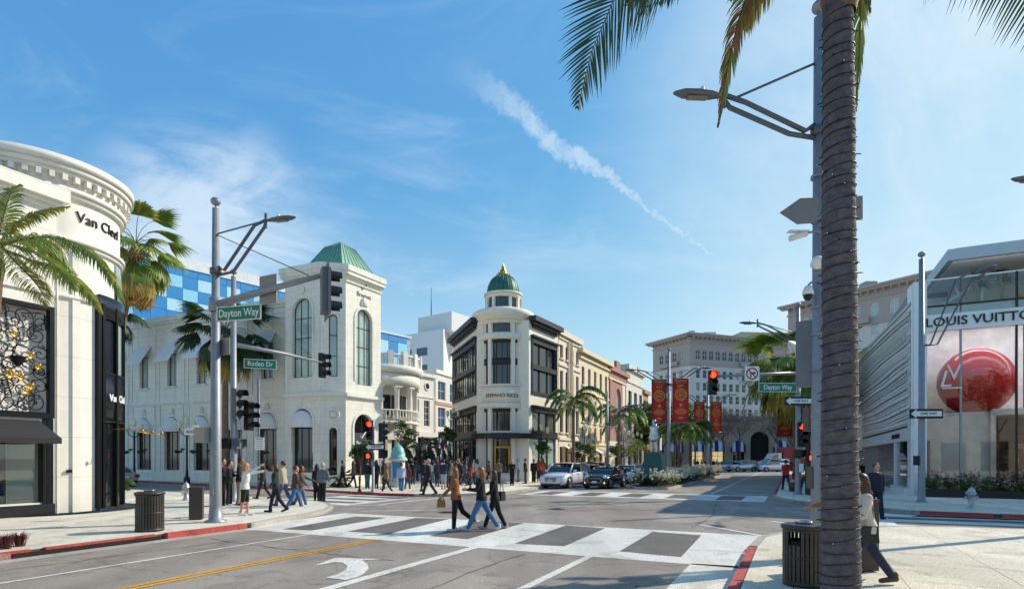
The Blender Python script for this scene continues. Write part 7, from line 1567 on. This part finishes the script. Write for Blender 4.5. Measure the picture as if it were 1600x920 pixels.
def bag(p, label, c, w_=.34, h_=.26, d_=.1, rz=0., strap=.25, name='handbag'):
    t = thing(name, label, 'bag', p, rz); m = MB(); m.extr([(-w_/2, -h_), (w_/2, -h_), (w_*.42, 0), (-w_*.42, 0)], -d_/2, d_/2); put('pouch', m.mesh('pouch', cloth(c)), t)
    put('strap', MB().tube([(-w_*.36, 0, 0), (-w_*.25, 0, strap*.8), (0, 0, strap), (w_*.25, 0, strap*.8), (w_*.36, 0, 0)], .012, 5).mesh('strap', cloth(c)), t); return t
# three women on the near crossing
_, hd_, _ = person(gpt(712, 829), 180, 'woman in a brown jacket leading the three on the crossing', '8a5630', '14161e', 'cfc9c4', 'auburn', 1, 1.70, (4, 2, -26, 26), (30, 12, 34, 12), 3, True, lod=0, head=(0, 4))
bag(hd_[0]+Vector((0, 0, -.05)), 'tan handbag carried by the leading woman on the crossing', '8a6a3c', .24, .2, .09, R(10), .06)
person(gpt(752, 829.5), 180, 'tall woman in black top and blue jeans in the middle of the crossing', '15161a', '3f6f9c', 'c8c8d0', 'auburn', 1.7, 1.79, (26, 3, -28, 6), (22, 72, 26, 62), 2, True, lod=0, head=(8, 0))
_, hd_, W_ = person(gpt(773, 826), 180, 'woman all in black with a shoulder bag last on the crossing', '121316', '101115', 'b9a8a0', 'brown', 1.1, 1.66, (22, 4, -18, 8), (18, 40, -6, 10), 3, True, lod=0)
bag(W_(Vector((.2, -.2, 1.12))), 'black rounded shoulder bag behind the last woman on the crossing', '18181b', .26, .26, .12, R(60), .22)
# striding woman on the right and the friend hidden by the palm
_, hd_, W_ = person(gpt(1352, 914, KH), 176, 'woman in cream sweater and jeans striding behind the near palm', 'd2c6b6', '27344c', '5c4a34', 'brown', 1.5, 1.68, (30, 6, -28, 8), (20, 40, 12, 30), 5, True, lod=0)
bag(W_(Vector((-.14, .05, .98))), 'dark green shoulder bag on the hip of the striding woman', '2c3630', .3, .24, .12, R(5), .38)
_, hd_, W_ = person(gpt(1318, 898, KH), 180, 'person in a tan coat mostly hidden by the near palm trunk', 'a5773e', '2a2624', '2a2624', 'brown', 1, 1.72, (10, 4, -12, 10), (10, 60, 30, 40), 3, True, lod=1, toplen=.2)
bag(P(1287, 822, 10.3), 'tan paper bag poking out left of the near palm trunk', 'b98f5c', .3, .3, .16, R(30), .12, 'paper_bag')
person(Vector(((1369-800)/FPX*19, 19, 0)), -95, 'bearded man in a navy suit walking toward the camera on the right', '1c2436', '1a2030', '1a1616', 'dark', 0, 1.80, (14, 4, -14, 12), (-8, 12, 10, 20), 0, lod=1)
person(P(1345, 748, 33)*1-Vector((0, 0, P(1345, 748, 33).z-KH)), -90, 'dark clothed person beyond the striding woman at the steel wall', '1a1a1e', '1a1a1e', '1a1a1e', 'dark', .6, 1.7, lod=2)
person(P(1228, 748, 33.5)*1-Vector((0, 0, P(1228, 748, 33.5).z-KH)), 90, 'man in a bright red shirt at the far right kerb', 'c8261e', '1a1f30', '1a1a1a', 'dark', 0, 1.74, lod=2, sleeve=.4)
# near left corner
KN = KH
L_ = [
 (347, 789, 5, 'man in dark suit standing right behind the tall pole', '1b1c20', '191a1e', 1.80, dict(PHONE), 'dark', 0, False, {}),
 (358, 790, 15, 'man in black jacket looking at his phone right of the tall pole', '191a1e', '15161a', 1.72, dict(PHONE), 'dark', 0, False, dict(shoe='d0d0d0')),
 (375, 789, 10, 'man in dark jacket and khaki trousers behind the photographing woman', '25262a', '8a8070', 1.84, dict(STAND), 'dark', 0, False, {}),
 (383, 805, 12, 'woman in white top and black shorts raising her arm for a photo', 'd6d3d0', '1a1a20', 1.66, dict(legs=(6, 4, -6, 4), arms=(95, 5, 112, 8)), 'blond', .7, True, dict(blen=.3, shoe='e0e0e0', lod=0)),
 (411, 779, 188, 'woman in dark coat walking left behind the corner group', '202328', '1c1c20', 1.62, dict(WALK), 'brown', .4, True, {}),
 (431, 800, 205, 'woman in dark green jumper with a plaid shirt at her waist', '1c332e', '1a1a20', 1.64, dict(WALK2), 'brown', .3, True, {}),
 (443, 790, 182, 'man in beige jacket and blue jeans walking behind the woman in green', 'b3a68e', '3c587c', 1.74, dict(WALK), 'brown', 0, False, {}),
 (461, 797, 25, 'man in brown sweater and baggy blue jeans stepping off the kerb', '4a3d38', '3d6490', 1.70, dict(WALK), 'brown', 0, False, dict(shoe='8a5a34')),
 (470, 794, 10, 'person in brown jacket just behind the man in baggy jeans', '5a4a42', '4c6a8a', 1.68, dict(legs=(15, 3, -14, 12), arms=(50, 20, 20, 20)), 'brown', .3, True, {}),
 (495, 784, 90, 'dark clothed companion left of the grey-haired man', '18191d', '18191d', 1.68, dict(STAND), 'dark', .4, True, {}),
 (504, 785, 80, 'grey-haired man in grey vest over a blue shirt', '666c74', '16171b', 1.74, dict(STAND), 'grey', 0, False, dict(armout=(14, 14))),
]
for px, py, fc_, lb, tp, bt, h, po, hr, hl_, fm, ex in L_:
    q = gpt(px, py, 0 if px > 455 else KN); kw_ = dict(lod=1); kw_.update(po); kw_.update(ex); kw_.setdefault('shoe', '1c1c1e'); person(q, fc_, lb, tp, bt, kw_.pop('shoe'), hr, hl_, h, fem=fm, sk=NP[0] % 3 == 1, **kw_)
# across the side street and on the hill street
Lr = [
 (219, 749, 90, 'person in a bright blue shirt far left before the arched boutique', '3f6fb0', '1a1a22', 'dark', 0, STAND), (535, 759, 0, 'man in black with a cap walking past the tower door', '18191c', '17181b', 'dark', 0, WALK), (552, 760, 5, 'woman with a pale bag beside the tower door', '2a2630', '1c1c22', 'brown', .5, WALK2),
 (574, 757, 90, 'person in dark jacket and teal trousers by the short signal pole', '1c1e22', '2c6a6c', 'dark', 0, STAND), (588, 756, 80, 'dark dressed person right of the short signal pole', '1a1a1d', '1c1c20', 'dark', .3, STAND), (599, 764, 200, 'dark clothed woman just left of the tan coated woman', '26211f', '1c1a1a', 'dark', .4, STAND),
 (604, 771, 190, 'woman in tan fur jacket walking past the kiosk', '8a6a50', '3a2c26', 'auburn', .8, WALK), (627, 770, 95, 'man in pale blue shirt and jeans stepping onto the crossing', 'a9bcd0', '3a6490', 'brown', 0, WALK), (637, 767, 85, 'woman in red and purple beside the pale blue shirted man', '7a2a40', '2a4a60', 'brown', .6, WALK2),
 (670, 773, 185, 'man in black tracksuit crossing toward the left', '15161a', '17181c', 'grey', 0, WALK), (662, 762, 100, 'dark clothed man left of the tracksuit man', '25252b', '1e1e24', 'dark', 0, STAND), (683, 760, 95, 'person with backpack right of the tracksuit man', '30303a', '22222c', 'brown', .3, WALK),
 (693, 764, 90, 'man in navy shirt and pale shorts at the ramp', '1c2a3e', '9aa6ac', 'dark', 0, STAND), (712, 757, 180, 'woman in red top in the crowd by the ramp', '8c2430', '1f1f26', 'brown', .5, WALK), (727, 758, 0, 'person in grey hood beside a pushchair', '5a5a62', '2a2a30', 'dark', .2, WALK), (736, 757, 185, 'child in bright red and white at the ramp', 'b02a30', 'b02a30', 'brown', .2, STAND),
 (741, 752, -90, 'man in dark red jumper before the domed store', '5a2026', '22222a', 'dark', 0, WALK), (700, 748, 90, 'child in blue on the hill street', '274a96', '1c1c24', 'dark', 0, WALK), (687, 750, 90, 'man in royal blue jacket on the hill street', '2a4688', '22242c', 'dark', 0, WALK2),
 (779, 757, 90, 'man in tan jacket before the brass door', '6d6250', '2a2826', 'brown', 0, STAND), (800, 758, -100, 'older man in black right of the brass door', '141416', '141416', 'grey', 0, FOLD), (821, 755, 180, 'slim man in black standing before the pale bay windows', '18181a', '38343a', 'dark', 0, STAND), (834, 754, -90, 'man in black beside the red-clad pair', '161618', '161618', 'dark', 0, STAND),
 (842, 753, 90, 'person in bright red by the white car', 'b8332c', '22304a', 'brown', .3, STAND), (848, 752, 90, 'second person in red by the white car', 'a83a34', '2a2a34', 'brown', .5, STAND)]
for i, (px, py, fc_, lb, tp, bt, hr, hl_, po) in enumerate(Lr):
    q = gpt(px, py, KH if 190 < px < 230 or px in (535, 552, 574, 588, 599) or px > 655 else 0); ch = 'child' in lb
    if q.y > 46: q.y = 45
    if 530 < px < 595: q = P(px, 0, 36.2 if px < 560 else 35); q.z = KH
    person(q, fc_, lb, tp, bt, '1c1c1e', hr, hl_, 1.2 if ch else random.uniform(1.64, 1.82), fem=hl_ > 0, sk=i % 4 == 2, lod=2, blen=.45 if 'shorts' in lb else 1., **po)
HC = ['1c1c20', '2a2a36', '8e9298', '5a2a2a', 'c0bcb6', '22304a', '3a3430']
for i, (px, Y) in enumerate(((652, 58), (660, 66), (664, 60), (671, 57), (678, 72), (682, 66), (688, 74), (692, 64), (697, 70), (702, 60), (706, 73), (711, 66), (716, 58), (676, 52), (668, 49), (656, 52))):
    q = P(px, 0, Y); q.z = hz(Y)
    person(q, random.choice((90, 90, -90, 80, 100)), 'person in %s on the hill street, %s' % (('black', 'dark blue', 'light grey', 'maroon', 'white', 'navy', 'brown')[i % 7], 'counted %s from the portico' % ('first', 'second', 'third', 'fourth', 'fifth', 'sixth', 'seventh', 'eighth', 'ninth', 'tenth', 'eleventh', 'twelfth', 'thirteenth', 'fourteenth', 'fifteenth', 'sixteenth')[i]), HC[i % 7], HC[(i*3+1) % 3], '1c1c1e', 'dark', i % 2*.5, random.uniform(1.62, 1.8), fem=i % 2 == 1, lod=2, group='strollers on the hill street', **(WALK if i % 3 else WALK2))
for i, (px, Y) in enumerate(((1058, 95), (1066, 93), (1084, 96), (1090, 94), (1096, 97), (1102, 93), (1109, 98), (1115, 95), (1120, 96))):
    q = P(px, 0, Y); q.z = 0
    person(q, random.choice((0, 180, -90)), 'tiny distant figure before the hotel arcade, %s of the row from the left' % ('first', 'second', 'third', 'fourth', 'fifth', 'sixth', 'seventh', 'eighth', 'ninth')[i], HC[(i*2) % 7], HC[i % 3], '1c1c1e', 'dark', 0, 1.72, lod=2, group='people before the hotel', **STAND)

NW = ('nearest the kiosk', 'just behind the kiosk', 'left of the ramp bollard', 'at the foot of the hill street', 'behind the tracksuit man', 'in the middle of the ramp crowd', 'left of the pushchair', 'beside the clipped tree', 'before the dark shop side', 'near the store corner', 'by the far wall of the hill street', 'under the ornate lamp')
rnd = random.Random(99)
for i, (px, Y) in enumerate(((645, 40), (652, 44), (664, 38), (676, 42), (682, 46), (690, 41), (706, 39), (716, 43), (722, 38), (730, 45), (738, 40), (746, 43), (660, 49), (672, 62), (685, 56), (694, 52), (704, 54), (699, 47), (764, 44), (810, 45), (669, 70), (690, 68), (700, 77), (708, 70))):
    q = P(px, 0, Y); q.z = hz(Y) if px < 735 else KH
    person(q, rnd.choice((90, 80, -90, 100, 180, 0)), ('woman' if i % 2 else 'man')+' in '+('black', 'dark grey', 'rust', 'pale blue', 'maroon', 'white', 'olive', 'navy')[i % 8]+' top '+NW[i % 12]+('' if i < 12 else ', farther uphill'), ('17181b', '4a4c52', 'a05a38', 'a9bcd2', '6c2830', 'd9d6d0', '656848', '24345a')[i % 8], ('1b1c22', '2c3c58', '22222a', '6f7a86')[i % 4], '1c1c1e', ('dark', 'brown', 'blond', 'dark', 'grey')[i % 5], (i % 2)*.7, rnd.uniform(1.6, 1.82), fem=i % 2 == 1, sk=i % 2, lod=2, group='strollers on the hill street', **(WALK, STAND, WALK2, PHONE)[i % 4])

# ---------------------------------------------------------------- planting, statue
rose_leaf = [M('rose_leaf_dark', '2c3d20', .6, 0, .3, 6, trans=.15), M('rose_leaf', '55682f', .6, 0, .3, 6, trans=.25), M('rose_leaf_dry', '7d7a48', .6, 0, .3, 6, trans=.2)]
mp = [(-9.7, 37.6), (-9.2, 36.6), (-8.0, 36.2), (-7.1, 36.8), (-6.9, 38), (-6.9, 66), (-7.4, 68.5), (-9.0, 68.5), (-9.7, 66)]
md = put('median', None, kind='structure'); MB().prism(W2(mp), -.02, .15).build('kerb', greyk, md); MB().prism(W2(inset(mp, .18)), .0, .2).build('soil', M('soil', '4a3c2e', .95, 0, .3, 4), md)
bed = MB(); fl_ = MB(); rnd = random.Random(17)
for i in range(340):
    v = 36.9+(67-36.9)*(rnd.random()**1.25); u = rnd.uniform(-9.4, -7.1); q = F(u, v, .2); hh = rnd.uniform(.55, 1.05)
    leaves(bed, (q.x, q.y, .2+hh*.5), (.36, .36, hh*.55), 70, .06, (0, 1, 2, 1), 4, i)
    if hh > .4:
        for k in range(15 if v > 40 else 8):
            a = rnd.uniform(0, 2*PI); r = rnd.uniform(0, .42); c = Vector((q.x+r*math.cos(a), q.y+r*math.sin(a), .2+hh*rnd.uniform(.6, 1.12))); s = rnd.uniform(.05, .09)
            for e in range(4): b = rnd.uniform(0, 2*PI); nrm = Vector((math.cos(b), math.sin(b), rnd.uniform(-.2, .9))).normalized(); tt_ = nrm.cross(Vector((0, 0, 1))).normalized(); bb = nrm.cross(tt_); fl_.add([c+nrm*s*.35+tt_*s, c+nrm*s*.35+bb*s, c+nrm*s*.35-tt_*s, c+nrm*s*.35-bb*s], ((0, 1, 2, 3),))
rb_ = bed.build('rose_bushes', rose_leaf, kind='stuff'); rb_['label'] = 'low green rose bushes filling the median bed'; rb_['category'] = 'flower bed'
rf_ = fl_.build('white_roses', M('rose_white', 'e8e2cc', .6, var=.06, trans=.2), kind='stuff'); rf_['label'] = 'white roses blooming over the median bed'; rf_['category'] = 'flowers'
# plinth and silver figure
gs = F(-8.4, 38.9, .2); st_ = thing('statue_plinth', 'dark green tapered plinth under the silver statue in the median', 'plinth', gs, ST)
def frus(m, w0, w1, z0, z1, mi=0): vs = [(i*w0/2, j*w0/2, z0) for i, j in ((-1, -1), (1, -1), (1, 1), (-1, 1))]+[(i*w1/2, j*w1/2, z1) for i, j in ((-1, -1), (1, -1), (1, 1), (-1, 1))]; m.add(vs, ((3, 2, 1, 0), (4, 5, 6, 7), (0, 1, 5, 4), (1, 2, 6, 5), (2, 3, 7, 6), (3, 0, 4, 7)), mi)
m = MB(); frus(m, 1.5, 1.62, 0, .5); m.build('base', M('plinth_dark', '14201f', .35, .3), st_); m = MB(); frus(m, 1.5, 1.05, .5, 2.15); m.build('plinth', M('plinth_green', '1c4a46', .25, .4, .2, 1.5), st_)
sv_ = M('cast_silver', 'b4b9bd', .16, 1., .12, 6, bump=.5, bscale=9); sf = thing('statue', 'polished silver figure standing on the dark green plinth', 'statue', gs+Vector((0, 0, 2.15)), ST)
m = MB(); idt = lambda v: v; ringsm(m, [(0, .8, .26, .2), (0, 1.0, .275, .21), (0, 1.12, .26, .19), (0, 1.3, .235, .17), (.02, 1.5, .25, .185), (.02, 1.64, .265, .185), (0, 1.76, .24, .15), (0, 1.85, .1, .1), (0, 1.98, .09, .09)], idt); m.ball((0, .02, 2.08), (.12, .15, .17), 14, 10)
for q in (-1, 1): cap(m, (q*.13, 0, 1.0), (q*.12, .02, .5), .165, .13); cap(m, (q*.12, .02, .5), (q*.12, 0, .02), .125, .1)
o = m.build('figure', sv_, sf); remesh(o, .03, 8); sf.scale = (1.35, 1.3, 1.0)
# hedge with flowers before the store
m = MB(); hf = MB(); rnd = random.Random(23)
for i in range(230):
    x = rnd.uniform(.3, 11); q = ff.loc(x, rnd.uniform(-.9, -.25), 0)+lv.location; hh = rnd.uniform(.5, 1.15); leaves(m, (q.x, q.y, KH+.3+hh*.4), (.3, .3, hh*.5), 60, .06, (0, 1, 2, 1), 4, 900+i)
    for k in range(7): c = Vector((q.x+rnd.uniform(-.3, .3), q.y+rnd.uniform(-.3, .2), KH+.3+hh*rnd.uniform(.3, .95))); b = Vector((rnd.gauss(0, 1), rnd.gauss(0, 1), rnd.gauss(0, 1))).normalized(); a = b.orthogonal().normalized()*.04; d = b.cross(a); hf.add([c+a, c+d, c-a, c-d], ((0, 1, 2, 3),), rnd.randint(0, 2))
hg = m.build('flower_hedge', [leafd, leafm, leafl], kind='stuff'); hg['label'] = 'dense low hedge in the planter before the glass store'; hg['category'] = 'hedge'
h2 = hf.build('hedge_flowers', [M('flower_pink', 'b06a86', .6), M('flower_pale', 'd6c6d0', .6), M('flower_red', '9a2c34', .6)], kind='stuff'); h2['label'] = 'small pink and pale flowers over the store hedge'; h2['category'] = 'flowers'
t = thing('planter', 'long low dark planter along the glass store front', 'planter', ff.loc(0, 0, 0)+lv.location, ff.a); put('trough', MB().bx(.2, 11.2, -1.05, -.12, KH, KH+.35).mesh('trough', M('planter_dark', '2c2a28', .7)), t)
# red-leaved grass at the left kerb, small shrub by the bay, red flowers on the far right corner
rg = M('red_grass', '5c2f2c', .6, 0, .35, 4, trans=.2)
for i, (px, py, lb) in enumerate(((8, 857, 'tuft of dark red grass at the left picture edge by the kerb'), (30, 853, 'right hand tuft of dark red grass by the red kerb'))):
    g = gpt(px, py, KH); t = MB(); rnd = random.Random(i)
    for k in range(130): a = rnd.uniform(0, 2*PI); l = rnd.uniform(.2, .38); r0 = rnd.uniform(0, .1); d = Vector((math.cos(a), math.sin(a), 0)); b = Vector((-d.y, d.x, 0))*.009; p0_ = d*r0; o_ = rnd.uniform(.15, .9); p1_ = p0_+d*l*.4*o_+Vector((0, 0, l*.7)); p2_ = p0_+d*l*o_+Vector((0, 0, l*rnd.uniform(.7, 1.0))); t.add([p0_-b, p0_+b, p1_+b, p1_-b, p2_], ((0, 1, 2, 3), (3, 2, 4)))
    tag(t.build('grass_tuft', rg, None, g), lb, 'grass', 'dark red grasses by the kerb')
sheet('tree_well', [F(-14.1, 3.2), F(-14.1, 5.2), F(-15.2, 5.2), F(-15.2, 3.2)], KH+.004, M('soil'))
g = gpt(197, 768, KH); tag(leaves(MB(), (0, 0, .35), (.45, .45, .35), 500, .06, seed=5).build('shrub', LV3, None, g), 'small bright green shrub right of the black bay', 'shrub')
g = P(1243, 745, 32); g.z = KH; t = thing('flower_pot', 'tall mass of red flowers beside the far right signal pole', 'flowers', g); put('pot', MB().lathe([(0, 0), (.3, 0), (.4, .5), (0, .5)], 14).mesh('pot', M('box_bronze')), t); m = leaves(MB(), (0, 0, 1.0), (.7, .6, .75), 500, .08, (0, 0, 1), seed=8); put('flowers', m.mesh('flowers', [M('flower_bright_red', 'c41e28', .6), leafd]), t)
print('people', NP[0])
